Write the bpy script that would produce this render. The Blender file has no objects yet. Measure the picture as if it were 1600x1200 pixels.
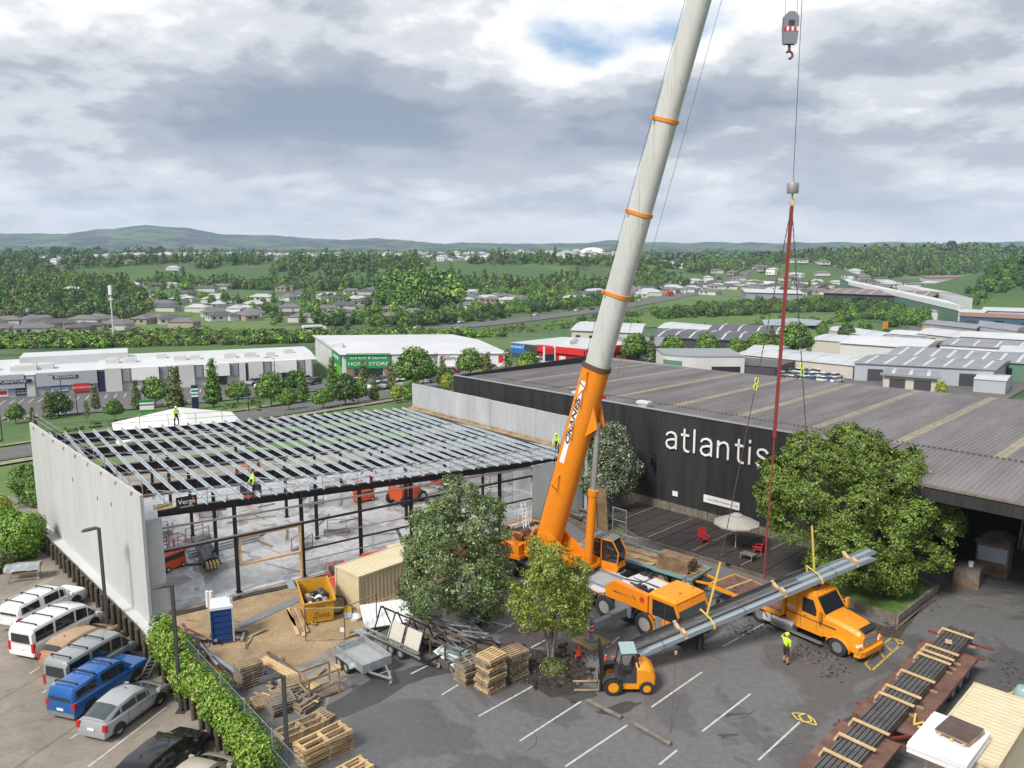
import bpy,math,random
import numpy as np
from mathutils import Vector,Matrix
R=math.radians
random.seed(7)
sc=bpy.context.scene
col=sc.collection
# ------------------------------------------------------------------ camera, sky, sun, exposure
CAM_H=22.0
FPX=1280.0
PITCH=math.atan(218.0/FPX)
cam_d=bpy.data.cameras.new('camera')
cam_d.sensor_width=36.0
cam_d.lens=FPX/1600.0*36.0
cam_d.clip_start=0.5
cam_d.clip_end=30000
cam=bpy.data.objects.new('camera',cam_d)
col.objects.link(cam)
cam.location=(0,0,CAM_H)
cam.rotation_euler=(math.pi/2-PITCH,0,0)
sc.camera=cam
SKY_X,SKY_Y=20.0,5.0
SUN_EL,SUN_AZ=R(46),R(-138)  # azimuth measured from +Y towards +X
world=bpy.data.worlds.new('World')
sc.world=world
world.use_nodes=True
def build_world():
 nt=world.node_tree; N=nt.nodes; L=nt.links
 N.clear()
 out=N.new('ShaderNodeOutputWorld'); bg=N.new('ShaderNodeBackground')
 sky=N.new('ShaderNodeTexSky'); sky.sky_type='NISHITA'; sky.sun_disc=False
 sky.sun_elevation=SUN_EL; sky.sun_rotation=SUN_AZ
 tc=N.new('ShaderNodeTexCoord'); sep=N.new('ShaderNodeSeparateXYZ')
 L.new(tc.outputs['Generated'],sep.inputs[0])
 def m(op,a,b=None,clamp=False):
  n=N.new('ShaderNodeMath'); n.operation=op; n.use_clamp=clamp
  for i,v in enumerate((a,b)):
   if v is None:continue
   if isinstance(v,(int,float)):n.inputs[i].default_value=v
   else:L.new(v,n.inputs[i])
  return n.outputs[0]
 def noise(vec,scale,detail,rough,dist=0.0,off=(0,0,0)):
  mp=N.new('ShaderNodeMapping'); mp.inputs['Location'].default_value=off
  L.new(vec,mp.inputs[0])
  n=N.new('ShaderNodeTexNoise'); n.inputs['Scale'].default_value=scale
  n.inputs['Detail'].default_value=detail; n.inputs['Roughness'].default_value=rough
  n.inputs['Distortion'].default_value=dist
  L.new(mp.outputs[0],n.inputs['Vector']); return n.outputs[0]
 def ramp(v,stops):
  r=N.new('ShaderNodeValToRGB'); r.color_ramp.interpolation='EASE'
  e=r.color_ramp.elements
  while len(e)<len(stops):e.new(0.5)
  for k,(p,c)in enumerate(stops):
   e[k].position=p; e[k].color=(c[0],c[1],c[2],1)if isinstance(c,tuple)else(c,c,c,1)
  L.new(v,r.inputs[0]); return r.outputs[0]
 def mix(f,a,b,bt='MIX'):
  n=N.new('ShaderNodeMix'); n.data_type='RGBA'; n.blend_type=bt
  if isinstance(f,(int,float)):n.inputs[0].default_value=f
  else:L.new(f,n.inputs[0])
  for i,v in((6,a),(7,b)):
   if isinstance(v,tuple):n.inputs[i].default_value=(*v,1)
   else:L.new(v,n.inputs[i])
  return n.outputs[2]
 zc=m('ADD',m('ABSOLUTE',sep.outputs[2]),0.27)
 cb=N.new('ShaderNodeCombineXYZ')
 L.new(m('DIVIDE',sep.outputs[0],zc),cb.inputs[0]); L.new(m('DIVIDE',sep.outputs[1],zc),cb.inputs[1])
 P=cb.outputs[0]
 big=noise(P,0.85,2,0.5,0.2,(SKY_X,SKY_Y,0))
 mid=noise(P,2.1,9,0.52,0.1,(SKY_X+4.4,5.3+SKY_Y,0))
 puff=noise(P,6.0,8,0.58,0.1,(7,2,0))
 dens=m('ADD',m('MULTIPLY',big,0.60),m('MULTIPLY',mid,0.40))
 cover=ramp(dens,[(0.36,0.0),(0.43,1.0)])  # a few gaps of blue
 shade=m('ADD',m('MULTIPLY',dens,0.80),m('MULTIPLY',puff,0.20))
 cloud=ramp(shade,[(0.385,(1.0,0.985,0.955)),(0.45,(0.88,0.88,0.875)),(0.50,(0.60,0.62,0.645)),(0.55,(0.375,0.405,0.455)),(0.63,(0.24,0.285,0.355))])
 skyc=mix(1.0,sky.outputs[0],(0.115,0.115,0.115),'MULTIPLY')
 body=mix(cover,skyc,cloud)
 low=ramp(sep.outputs[2],[(0.0,0.80),(0.05,0.30),(0.14,0.0)])  # distant stratus flattens towards the horizon
 body=mix(low,body,(0.90,0.90,0.89))
 L.new(body,bg.inputs[0]); bg.inputs[1].default_value=0.76
 L.new(bg.outputs[0],out.inputs[0])
build_world()
sun_d=bpy.data.lights.new('sun','SUN'); sun_d.energy=2.6; sun_d.angle=R(15); sun_d.color=(1.0,0.95,0.88)
sun=bpy.data.objects.new('sun',sun_d); col.objects.link(sun)
sun.location=(-60,10,90)
_sd=Vector((math.sin(SUN_AZ)*math.cos(SUN_EL),math.cos(SUN_AZ)*math.cos(SUN_EL),math.sin(SUN_EL)))
sun.rotation_euler=_sd.to_track_quat('Z','Y').to_euler()
sc.view_settings.view_transform='Standard'; sc.view_settings.look='None'
sc.view_settings.exposure=0.80; sc.view_settings.gamma=1.0; sc.view_settings.use_curve_mapping=False
sc.render.engine='CYCLES'
sc.cycles.use_denoising=True
sc.cycles.max_bounces=6; sc.cycles.diffuse_bounces=3; sc.cycles.glossy_bounces=3
sc.cycles.transmission_bounces=4; sc.cycles.transparent_max_bounces=8; sc.cycles.volume_bounces=0
sc.cycles.caustics_reflective=False; sc.cycles.caustics_refractive=False
# ------------------------------------------------------------------ helpers
_c,_s=math.cos(PITCH),math.sin(PITCH)
def at(u,v,z=0.0):
 """survey helper: where the sight line of a photo pixel meets the level z (used to read off plan positions)"""
 d=(v-600)*_c+FPX*_s; f=FPX*_c-(v-600)*_s; t=(CAM_H-z)/d
 return Vector(((u-800)*t,f*t,z))
def atY(u,v,Y):
 d=(v-600)*_c+FPX*_s; f=FPX*_c-(v-600)*_s; t=Y/f
 return Vector(((u-800)*t,Y,CAM_H-d*t))
class MB:
 """collects shapes; build() links them as one mesh object"""
 def __init__(s):s.v=[]; s.f=[]; s.m=[]; s.k=0
 def add(s,vs,fs):
  o=len(s.v); s.v.extend([tuple(p)for p in vs])
  for f in fs:s.f.append(tuple(i+o for i in f)); s.m.append(s.k)
  return s
 def mat(s,k):s.k=k; return s
 def box(s,cx,cy,cz,sx,sy,sz,rz=0,ry=0,rx=0):
  h=[(-.5,-.5,-.5),(.5,-.5,-.5),(.5,.5,-.5),(-.5,.5,-.5),(-.5,-.5,.5),(.5,-.5,.5),(.5,.5,.5),(-.5,.5,.5)]
  M=Matrix.Rotation(rz,3,'Z')@Matrix.Rotation(ry,3,'Y')@Matrix.Rotation(rx,3,'X')if(rz or ry or rx)else None
  vs=[]
  for a,b,c in h:
   p=Vector((a*sx,b*sy,c*sz))
   if M:p=M@p
   vs.append((p.x+cx,p.y+cy,p.z+cz))
  return s.add(vs,[(0,3,2,1),(4,5,6,7),(0,1,5,4),(1,2,6,5),(2,3,7,6),(3,0,4,7)])
 def bb(s,x0,x1,y0,y1,z0,z1):return s.box((x0+x1)/2,(y0+y1)/2,(z0+z1)/2,x1-x0,y1-y0,z1-z0)
 def _fr(s,p,q):
  p=Vector(p); q=Vector(q); d=(q-p).normalized()
  up=Vector((0,0,1))if abs(d.z)<0.95 else Vector((0,1,0))
  sd=d.cross(up).normalized(); return p,q,d,sd,sd.cross(d)
 def bar(s,p,q,w,h=None):
  h=h or w; p,q,d,a,b=s._fr(p,q); vs=[]
  for e in(p,q):
   for x,y in((-1,-1),(1,-1),(1,1),(-1,1)):vs.append(e+a*(x*w/2)+b*(y*h/2))
  return s.add(vs,[(0,1,2,3),(7,6,5,4),(0,4,5,1),(1,5,6,2),(2,6,7,3),(3,7,4,0)])
 def tube(s,p,q,r,n=8,r2=None,cap=True):
  r2=r if r2 is None else r2; p,q,d,a,b=s._fr(p,q); vs=[]
  for e,rr in((p,r),(q,r2)):
   for k in range(n):
    t=2*math.pi*k/n; vs.append(e+(a*math.cos(t)+b*math.sin(t))*rr)
  fs=[(k,(k+1)%n,n+(k+1)%n,n+k)for k in range(n)]
  if cap:fs+=[tuple(range(n))[::-1],tuple(range(n,2*n))]
  return s.add(vs,fs)
 def path(s,pts,r,n=6):
  for a,b in zip(pts[:-1],pts[1:]):s.tube(a,b,r,n)
  return s
 def loft(s,rings,cap=True,closed=True):
  n=len(rings[0]); vs=[p for r in rings for p in r]; fs=[]
  for i in range(len(rings)-1):
   for k in range(n if closed else n-1):
    k2=(k+1)%n
    fs.append((i*n+k,i*n+k2,(i+1)*n+k2,(i+1)*n+k))
  if cap:fs+=[tuple(range(n))[::-1],tuple(range((len(rings)-1)*n,len(rings)*n))]
  return s.add(vs,fs)
 def prism(s,poly,y0,y1):
  """polygon in x-z extruded along y"""
  return s.loft([[(x,y0,z)for x,z in poly],[(x,y1,z)for x,z in poly]])
 def slab(s,poly,z0,z1):
  """polygon in x-y extruded along z"""
  return s.loft([[(p[0],p[1],z0)for p in poly],[(p[0],p[1],z1)for p in poly]])
 def sheet(s,poly,z):return s.add([(p[0],p[1],z)for p in poly],[tuple(range(len(poly)))])
 def disc(s,c,nrm,r,n=16,th=0.02):
  nrm=Vector(nrm).normalized(); c=Vector(c); return s.tube(c-nrm*th/2,c+nrm*th/2,r,n)
 def lathe(s,prof,n=16,c=(0,0,0),axis='z',cap=True):
  rings=[]
  for r,h in prof:
   ring=[]
   for k in range(n):
    t=2*math.pi*k/n; a,b=r*math.cos(t),r*math.sin(t)
    p=(a,b,h)if axis=='z' else((a,h,b)if axis=='y' else(h,a,b))
    ring.append((p[0]+c[0],p[1]+c[1],p[2]+c[2]))
   rings.append(ring)
  return s.loft(rings,cap)
 def mesh(s,name,mats,smooth=None):
  me=bpy.data.meshes.new(name); me.from_pydata(s.v,[],s.f);
  for mt in(mats if isinstance(mats,(list,tuple))else[mats]):me.materials.append(mt)
  if isinstance(mats,(list,tuple))and len(mats)>1:me.polygons.foreach_set('material_index',s.m)
  me.update()
  import bmesh
  bm=bmesh.new(); bm.from_mesh(me); bmesh.ops.recalc_face_normals(bm,faces=bm.faces); bm.to_mesh(me); bm.free()
  if smooth:
   me.polygons.foreach_set('use_smooth',[True]*len(me.polygons)); me.set_sharp_from_angle(angle=R(smooth))
  return me
 def build(s,name,mats,parent=None,smooth=None,loc=None,rz=0):
  o=bpy.data.objects.new(name,s.mesh(name,mats,smooth)); col.objects.link(o)
  if parent:o.parent=parent
  if loc is not None:o.location=loc
  if rz:o.rotation_euler=(0,0,rz)
  return o
def tag(o,label=None,cat=None,group=None,kind=None):
 if label:o['label']=label
 if cat:o['category']=cat
 if group:o['group']=group
 if kind:o['kind']=kind
 return o
def thing(name,label,cat,loc=(0,0,0),rz=0,group=None):
 o=bpy.data.objects.new(name,None); col.objects.link(o); o.empty_display_size=0.2
 o.location=loc; o.rotation_euler=(0,0,rz)
 return tag(o,label,cat,group)
def inst(o,parent=None,loc=None,rz=None,label=None,group=None):
 c=o.copy(); col.objects.link(c); c.parent=parent
 if loc is not None:c.location=loc
 if rz is not None:c.rotation_euler=(0,0,rz)
 if label:c['label']=label
 if group:c['group']=group
 for ch in o.children:inst(ch,c)
 return c
def meshobj(name,me,parent=None,loc=None,rz=0):
 o=bpy.data.objects.new(name,me); col.objects.link(o)
 if parent:o.parent=parent
 if loc is not None:o.location=loc
 if rz:o.rotation_euler=(0,0,rz)
 return o
def text(name,body,size,mat,parent=None,loc=(0,0,0),rot=(0,0,0),ext=0.02,align='CENTER',sx=1.0,shear=0.0,off=0.0,space=1.0):
 cu=bpy.data.curves.new(name,'FONT'); cu.body=body; cu.size=size; cu.extrude=ext; cu.align_x=align; cu.align_y='CENTER'
 cu.shear=shear; cu.space_character=space; cu.offset=off; cu.resolution_u=3
 cu.materials.append(mat); tmp=bpy.data.objects.new(name,cu); col.objects.link(tmp)
 bpy.context.view_layer.update(); me=bpy.data.meshes.new_from_object(tmp.evaluated_get(bpy.context.evaluated_depsgraph_get())); bpy.data.objects.remove(tmp)
 o=meshobj(name,me,parent)
 o.location=loc; o.rotation_euler=rot; o.scale=(sx,1,1)
 return o
# ------------------------------------------------------------------ materials
MATS={}
def mat(name,c,rough=0.6,metal=0.0,c2=None,scale=3.0,amt=0.5,bump=0.0,bscale=None,detail=5,spec=0.5,world_co=False,stretch=None,island=None,trans=0.0,coat=0.0,alpha=1.0,rough2=None):
 """principled material; colour wanders between c and c2 by noise, plus optional noise bump"""
 m=bpy.data.materials.new(name); m.use_nodes=True
 nt=m.node_tree; N=nt.nodes; L=nt.links; b=N['Principled BSDF']
 b.inputs['Roughness'].default_value=rough; b.inputs['Metallic'].default_value=metal
 b.inputs['Specular IOR Level'].default_value=spec
 b.inputs['Base Color'].default_value=(*c,1); b.inputs['Coat Weight'].default_value=coat
 b.inputs['Alpha'].default_value=alpha
 if trans:b.inputs['Transmission Weight'].default_value=trans
 vec=None
 if c2 is not None or bump or rough2 is not None:
  tc=N.new('ShaderNodeTexCoord'); vec=tc.outputs['Object']
  if world_co:
   g=N.new('ShaderNodeNewGeometry'); vec=g.outputs['Position']
  if stretch:
   mp=N.new('ShaderNodeMapping'); mp.inputs['Scale'].default_value=stretch; L.new(vec,mp.inputs[0]); vec=mp.outputs[0]
 if c2 is not None:
  if island:
   g=N.new('ShaderNodeNewGeometry'); fac=g.outputs['Random Per Island']
  else:
   n=N.new('ShaderNodeTexNoise'); n.inputs['Scale'].default_value=scale; n.inputs['Detail'].default_value=detail; n.inputs['Roughness'].default_value=0.6
   L.new(vec,n.inputs['Vector']); fac=n.outputs[0]
  r=N.new('ShaderNodeValToRGB'); e=r.color_ramp.elements
  if island and isinstance(island,list):
   while len(e)<len(island):e.new(0.5)
   for k,(p,cc)in enumerate(island):e[k].position=p; e[k].color=(*cc,1)
  else:
   lo=0.5-0.5*(1-amt)if not island else 0.0; hi=0.5+0.5*(1-amt)if not island else 1.0
   lo,hi=(0.5-0.25*(1.2-amt),0.5+0.25*(1.2-amt))if not island else(0,1)
   e[0].position=lo; e[1].position=hi; e[0].color=(*c,1); e[1].color=(*c2,1)
  L.new(fac,r.inputs[0]); L.new(r.outputs[0],b.inputs['Base Color'])
  if rough2 is not None:
   mr=N.new('ShaderNodeMapRange'); mr.inputs['From Min'].default_value=0.4; mr.inputs['From Max'].default_value=0.6
   mr.inputs['To Min'].default_value=rough; mr.inputs['To Max'].default_value=rough2
   L.new(fac,mr.inputs[0]); L.new(mr.outputs[0],b.inputs['Roughness'])
 if bump:
  n2=N.new('ShaderNodeTexNoise'); n2.inputs['Scale'].default_value=bscale or scale*4; n2.inputs['Detail'].default_value=4
  L.new(vec,n2.inputs['Vector'])
  bp=N.new('ShaderNodeBump'); bp.inputs['Strength'].default_value=bump; bp.inputs['Distance'].default_value=0.05
  L.new(n2.outputs[0],bp.inputs['Height']); L.new(bp.outputs[0],b.inputs['Normal'])
 MATS[name]=m; return m
def mx(nt,f,a,b,bt='MIX'):
 n=nt.nodes.new('ShaderNodeMix'); n.data_type='RGBA'; n.blend_type=bt
 for i,v in((0,f),(6,a),(7,b)):
  if isinstance(v,(int,float)):n.inputs[i].default_value=v
  elif isinstance(v,tuple):n.inputs[i].default_value=(*v,1)
  else:nt.links.new(v,n.inputs[i])
 return n.outputs[2]
def nz(nt,vec,scale,detail=5,rough=0.6,dist=0.0):
 n=nt.nodes.new('ShaderNodeTexNoise'); n.inputs['Scale'].default_value=scale; n.inputs['Detail'].default_value=detail
 n.inputs['Roughness'].default_value=rough; n.inputs['Distortion'].default_value=dist
 nt.links.new(vec,n.inputs['Vector']); return n.outputs[0]
def rp(nt,v,stops,interp='LINEAR'):
 r=nt.nodes.new('ShaderNodeValToRGB'); e=r.color_ramp.elements; r.color_ramp.interpolation=interp
 while len(e)<len(stops):e.new(0.5)
 for k,(p,c)in enumerate(stops):
  e[k].position=p; e[k].color=(*c,1)if isinstance(c,tuple)else(c,c,c,1)
 nt.links.new(v,r.inputs[0]); return r.outputs[0]
def newmat(name,rough=0.7):
 m=bpy.data.materials.new(name); m.use_nodes=True; nt=m.node_tree
 b=nt.nodes['Principled BSDF']; b.inputs['Roughness'].default_value=rough
 g=nt.nodes.new('ShaderNodeNewGeometry'); MATS[name]=m
 return m,nt,b,g.outputs['Position']
def bumpit(nt,b,h,strength=0.3,dist=0.03):
 bp=nt.nodes.new('ShaderNodeBump'); bp.inputs['Strength'].default_value=strength; bp.inputs['Distance'].default_value=dist
 nt.links.new(h,bp.inputs['Height']); nt.links.new(bp.outputs[0],b.inputs['Normal'])
def make_mats():
# yard asphalt: patches, tyre polish, damp darker blotches with their own ragged shape
 m,nt,b,P=newmat('asphalt',0.75)
 big=nz(nt,P,0.12,6,0.62,0.6); fine=nz(nt,P,3.0,5); grit=nz(nt,P,40,2)
 base=mx(nt,rp(nt,fine,[(0.35,0.0),(0.65,1.0)]),(0.108,0.107,0.108),(0.145,0.143,0.142))
 base=mx(nt,rp(nt,grit,[(0.3,0.0),(0.7,0.35)]),base,(0.17,0.168,0.166))
 damp=rp(nt,big,[(0.50,0.0),(0.535,1.0)])
 nt.links.new(mx(nt,damp,base,mx(nt,0.26,base,(0.02,0.02,0.022))),b.inputs['Base Color'])
 nt.links.new(rp(nt,big,[(0.49,0.78),(0.56,0.42)]),b.inputs['Roughness']); bumpit(nt,b,grit,0.35,0.02)
 m,nt,b,P=newmat('road_asphalt',0.85)
 base=mx(nt,nz(nt,P,0.25,6),(0.085,0.083,0.085),(0.15,0.145,0.145)); nt.links.new(base,b.inputs['Base Color'])
    # concrete car park
 m,nt,b,P=newmat('carpark_concrete',0.85)
 big=nz(nt,P,0.35,7,0.65,0.5); fine=nz(nt,P,6,5); sp=nz(nt,P,1.3,4,0.6,1.0)
 c=mx(nt,rp(nt,big,[(0.3,0.0),(0.7,1.0)]),(0.19,0.162,0.130),(0.315,0.278,0.230))
 c=mx(nt,rp(nt,sp,[(0.55,0.0),(0.75,0.55)]),c,(0.10,0.088,0.075))
 c=mx(nt,rp(nt,fine,[(0.3,0.3),(0.6,0.0)]),c,(0.13,0.12,0.1))
 nt.links.new(c,b.inputs['Base Color']); bumpit(nt,b,fine,0.2,0.02)
    # building slab, wet: glossy film in places
 m,nt,b,P=newmat('slab_concrete',0.5)
 big=nz(nt,P,0.33,5,0.55,0.8); fine=nz(nt,P,2.5,5)
 c=mx(nt,rp(nt,fine,[(.35,0),(.65,1)]),(0.47,0.475,0.48),(0.66,0.665,0.67))
 wet=rp(nt,big,[(0.50,0.0),(0.525,1.0)])
 c=mx(nt,wet,c,mx(nt,0.42,c,(0.22,0.215,0.21))); nt.links.new(c,b.inputs['Base Color'])
 nt.links.new(rp(nt,big,[(0.44,0.55),(0.53,0.04)]),b.inputs['Roughness'])
    # compacted sand
 m,nt,b,P=newmat('site_sand',0.95)
 big=nz(nt,P,0.45,6,0.65,0.4); fine=nz(nt,P,5,6,0.7)
 c=mx(nt,rp(nt,big,[(0.35,0.0),(0.65,1.0)]),(0.275,0.19,0.105),(0.44,0.325,0.19))
 c=mx(nt,rp(nt,fine,[(0.35,0.5),(0.55,0.0)]),c,(0.16,0.115,0.075))
 nt.links.new(c,b.inputs['Base Color']); bumpit(nt,b,fine,0.7,0.08)
 m,nt,b,P=newmat('dirty_concrete',0.8)
 big=nz(nt,P,0.6,6,0.65,0.8); fine=nz(nt,P,5,5)
 c=mx(nt,rp(nt,big,[(0.35,0.0),(0.62,1.0)]),(0.16,0.15,0.14),(0.38,0.33,0.26)); c=mx(nt,rp(nt,fine,[(0.4,0.4),(0.6,0)]),c,(0.13,0.12,0.11))
 nt.links.new(c,b.inputs['Base Color'])
    # grass / pasture for the land
 m,nt,b,P=newmat('pasture',0.95)
 vr=nt.nodes.new('ShaderNodeTexVoronoi'); vr.inputs['Scale'].default_value=0.0042; nt.links.new(P,vr.inputs['Vector'])
 n1=nz(nt,P,0.012,8,0.7,0.6); n2=nz(nt,P,0.09,6,0.7)
 sepc=nt.nodes.new('ShaderNodeSeparateColor'); nt.links.new(vr.outputs['Color'],sepc.inputs[0])
 fld=rp(nt,sepc.outputs[0],[(0.0,(0.065,0.125,0.028)),(0.35,(0.085,0.155,0.034)),(0.7,(0.115,0.18,0.045)),(1.0,(0.15,0.195,0.065))],'CONSTANT')
 c=mx(nt,rp(nt,n2,[(0.3,0.6),(0.7,0.0)]),fld,(0.07,0.125,0.03))
 scrub=rp(nt,n1,[(0.53,0.0),(0.585,1.0)]); c=mx(nt,scrub,c,(0.032,0.062,0.026))
 n3=nz(nt,P,0.0034,9,0.66,0.5); sp3=nt.nodes.new('ShaderNodeSeparateXYZ'); nt.links.new(P,sp3.inputs[0]); mr=nt.nodes.new('ShaderNodeMapRange'); mr.inputs['From Min'].default_value=2000; mr.inputs['From Max'].default_value=3800; nt.links.new(sp3.outputs[1],mr.inputs[0]); c=mx(nt,rp(nt,n3,[(0.48,0.0),(0.52,1.0)]),c,mx(nt,mr.outputs[0],(0.055,0.11,0.032),(0.012,0.03,0.014)))  # bush on the ranges, rough grass on the plain
 nt.links.new(c,b.inputs['Base Color'])
 m,nt,b,P=newmat('lawn',0.95)
 n2=nz(nt,P,2.2,7,0.75); n1=nz(nt,P,0.3,4)
 c=mx(nt,rp(nt,n2,[(0.32,0.0),(0.68,1.0)]),(0.045,0.098,0.017),(0.115,0.20,0.036)); c=mx(nt,rp(nt,n1,[(0.5,0),(0.75,0.5)]),c,(0.17,0.16,0.07))
 nt.links.new(c,b.inputs['Base Color']); bumpit(nt,b,n2,0.8,0.1)
    # precast panels
 for nm,a,bb_ in(('precast_pale',(0.45,0.46,0.455),(0.54,0.55,0.545)),('precast_grey',(0.33,0.345,0.36),(0.47,0.49,0.505))):
  m,nt,b,P=newmat(nm,0.8)
  tc=nt.nodes.new('ShaderNodeTexCoord'); mp=nt.nodes.new('ShaderNodeMapping'); mp.inputs['Scale'].default_value=(1,1,0.25); nt.links.new(P,mp.inputs[0])
  g=nt.nodes.new('ShaderNodeObjectInfo')
  n1=nz(nt,mp.outputs[0],0.9,7,0.65); n2=nz(nt,P,9,4)
  c=mx(nt,rp(nt,n1,[(0.32,0),(0.68,1)]),a,bb_); c=mx(nt,rp(nt,n2,[(0.35,0.25),(0.5,0)]),c,tuple(x*0.7 for x in a))
  c=mx(nt,rp(nt,g.outputs['Random'],[(0,0.0),(1,0.35)]),c,tuple(x*0.82 for x in a))
  nt.links.new(c,b.inputs['Base Color'])
 mat('black_cladding',(0.017,0.017,0.018),0.5,c2=(0.026,0.026,0.026),scale=1.2,world_co=True,stretch=(1,1,.12),rough2=.7)
 mat('roof_purple',(0.13,0.115,0.118),0.62,c2=(0.195,0.175,0.176),scale=0.5,stretch=(1,0.15,1),rough2=0.4)
 mat('roof_light_strip',(0.22,0.19,0.135),0.7,c2=(0.32,0.285,0.215),scale=1.5)
 mat('deck_wood',(0.022,0.020,0.019),0.7,c2=(0.065,0.058,0.052),scale=1.2,stretch=(0.4,6,1),world_co=True)
 mat('grey_timber',(0.12,0.10,0.085),0.85,c2=(0.22,0.19,0.16),scale=2.5,world_co=True)
 mat('new_timber',(0.50,0.33,0.16),0.75,c2=(0.62,0.44,0.24),scale=2.5,world_co=True)
 mat('pallet_wood',(0.20,0.14,0.085),0.85,c2=(0.42,0.31,0.19),scale=1.6,world_co=True)
 mat('pallet_grey',(0.15,0.125,0.105),0.85,c2=(0.27,0.235,0.2),scale=1.6,world_co=True)
 mat('sleeper_wood',(0.11,0.07,0.04),0.85,c2=(0.27,0.18,0.10),scale=1.5,world_co=True)
 mat('dark_timber',(0.075,0.058,0.045),0.85,c2=(0.15,0.12,0.095),scale=2,world_co=True)
 mat('retaining_wood',(0.045,0.038,0.028),0.9,c2=(0.11,0.092,0.065),scale=3,world_co=True)
 mat('galv',(0.42,0.45,0.47),0.42,0.75,c2=(0.60,0.64,0.66),scale=4,world_co=True)
 mat('galv_purlin',(0.40,0.46,0.50),0.45,0.3,c2=(0.53,0.60,0.645),scale=2,world_co=True)
 mat('alu',(0.62,0.63,0.64),0.35,0.8)
 mat('steel_black',(0.012,0.011,0.016),0.5,0.0,c2=(0.022,0.02,0.026),scale=1)
 mat('rafter_black',(0.014,0.013,0.016),0.5)
 mat('stiff_brown',(0.10,0.055,0.045),0.7)
 mat('tube_grey',(0.33,0.31,0.31),0.5,0.4)
 for nm,a,b_,dirt in(('crane_orange',(0.78,0.245,0.006),(0.66,0.20,0.01),.5),('crane_yellow',(0.82,0.31,0.008),(0.72,0.26,0.012),.4),('truck_orange',(0.80,0.30,0.012),(0.70,0.25,0.015),.45),('skip_yellow',(0.62,0.33,0.025),(0.5,0.25,0.02),.8)):
  m,nt,b,P=newmat(nm,.35); n1=nz(nt,P,1.1,6,.65,.3); n2=nz(nt,P,7,6,.7)
  c=mx(nt,n1,a,b_); c=mx(nt,rp(nt,n2,[(.54,0),(.72,dirt)]),c,(.13,.085,.05)); nt.links.new(c,b.inputs['Base Color']); nt.links.new(rp(nt,n2,[(.4,.28),(.7,.7)]),b.inputs['Roughness'])
 mat('lift_orange',(0.72,0.10,0.015),0.45); mat('lift_red',(0.56,0.06,0.03),0.5)
 mat('boom_grey',(0.50,0.50,0.475),0.42,c2=(0.60,0.60,0.57),scale=0.7,stretch=(1,1,0.12))
 mat('carrier_grey',(0.16,0.18,0.20),0.5,c2=(0.20,0.22,0.24),scale=2); mat('deck_plate',(0.30,0.31,0.32),0.6,c2=(0.38,0.39,0.40),scale=2)
 mat('light_plate',(0.55,0.55,0.56),0.5)
 mat('rubber',(0.018,0.018,0.018),0.8,c2=(0.035,0.033,0.03),scale=5); mat('rim_grey',(0.42,0.43,0.44),0.4,0.4); mat('rim_alloy',(0.52,0.53,0.55),0.3,0.8)
 mat('black_plastic',(0.02,0.02,0.021),0.5); mat('charcoal',(0.045,0.046,0.05),0.55)
 mat('glass_dark',(0.018,0.022,0.026),0.03,spec=1.0); mat('glass_mid',(0.06,0.075,0.08),0.06,spec=0.8); mat('glass_pale',(0.30,0.42,0.42),0.1)
 mat('chrome',(0.75,0.75,0.76),0.15,1.0); mat('lamp_white',(0.75,0.76,0.76),0.2); mat('lamp_red',(0.45,0.012,0.012),0.25); mat('lamp_amber',(0.75,0.25,0.02),0.3)
 mat('rust_deck',(0.115,0.055,0.042),0.8,c2=(0.205,0.115,0.085),scale=1.4,world_co=True); mat('rust_red',(0.19,0.035,0.025),0.7)
 mat('trailer_blue',(0.16,0.30,0.33),0.55); mat('chassis_black',(0.022,0.022,0.023),0.7)
 for nm,c in(('car_white',(0.74,0.75,0.75)),('car_silver',(0.40,0.42,0.44)),('car_blue',(0.012,0.125,0.42)),('car_black',(0.013,0.014,0.018)),('car_beige',(0.42,0.38,0.30)),('car_bronze',(0.48,0.30,0.18)),('car_red',(0.45,0.02,0.02)),('van_silver',(0.34,0.36,0.375)),('car_grey',(0.16,0.17,0.18))):
  mat(nm,c,0.28,0.0 if nm in('car_white','car_beige')else 0.35,coat=0.6)
 mat('hi_vis',(0.50,0.78,0.03),0.8); mat('hi_vis_hat',(0.66,0.80,0.02),0.4); mat('white_hat',(0.75,0.75,0.74),0.4); mat('navy_cloth',(0.012,0.014,0.022),0.9); mat('brown_cloth',(0.035,0.027,0.022),0.9); mat('skin',(0.42,0.24,0.16),0.6); mat('boot',(0.012,0.012,0.013),0.7); mat('hair_dark',(0.02,0.014,0.01),0.8)
 mat('container_cream',(0.55,0.465,0.30),0.55,c2=(0.62,0.54,0.37),scale=1.2,world_co=True); mat('white_sheet',(0.68,0.69,0.69),0.4,c2=(0.75,0.76,0.76),scale=1)
 mat('toilet_blue',(0.010,0.045,0.17),0.45); mat('toilet_white',(0.60,0.63,0.65),0.5)
 mat('umbrella',(0.36,0.34,0.31),0.85); mat('chair_red',(0.42,0.03,0.03),0.5); mat('cone_orange',(0.75,0.07,0.03),0.5)
 mat('white_paint',(0.58,0.58,0.56),0.7,c2=(0.36,0.36,0.35),scale=4,world_co=True); mat('yellow_paint',(0.55,0.40,0.05),0.7,c2=(0.28,0.22,0.07),scale=5,world_co=True)
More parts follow.
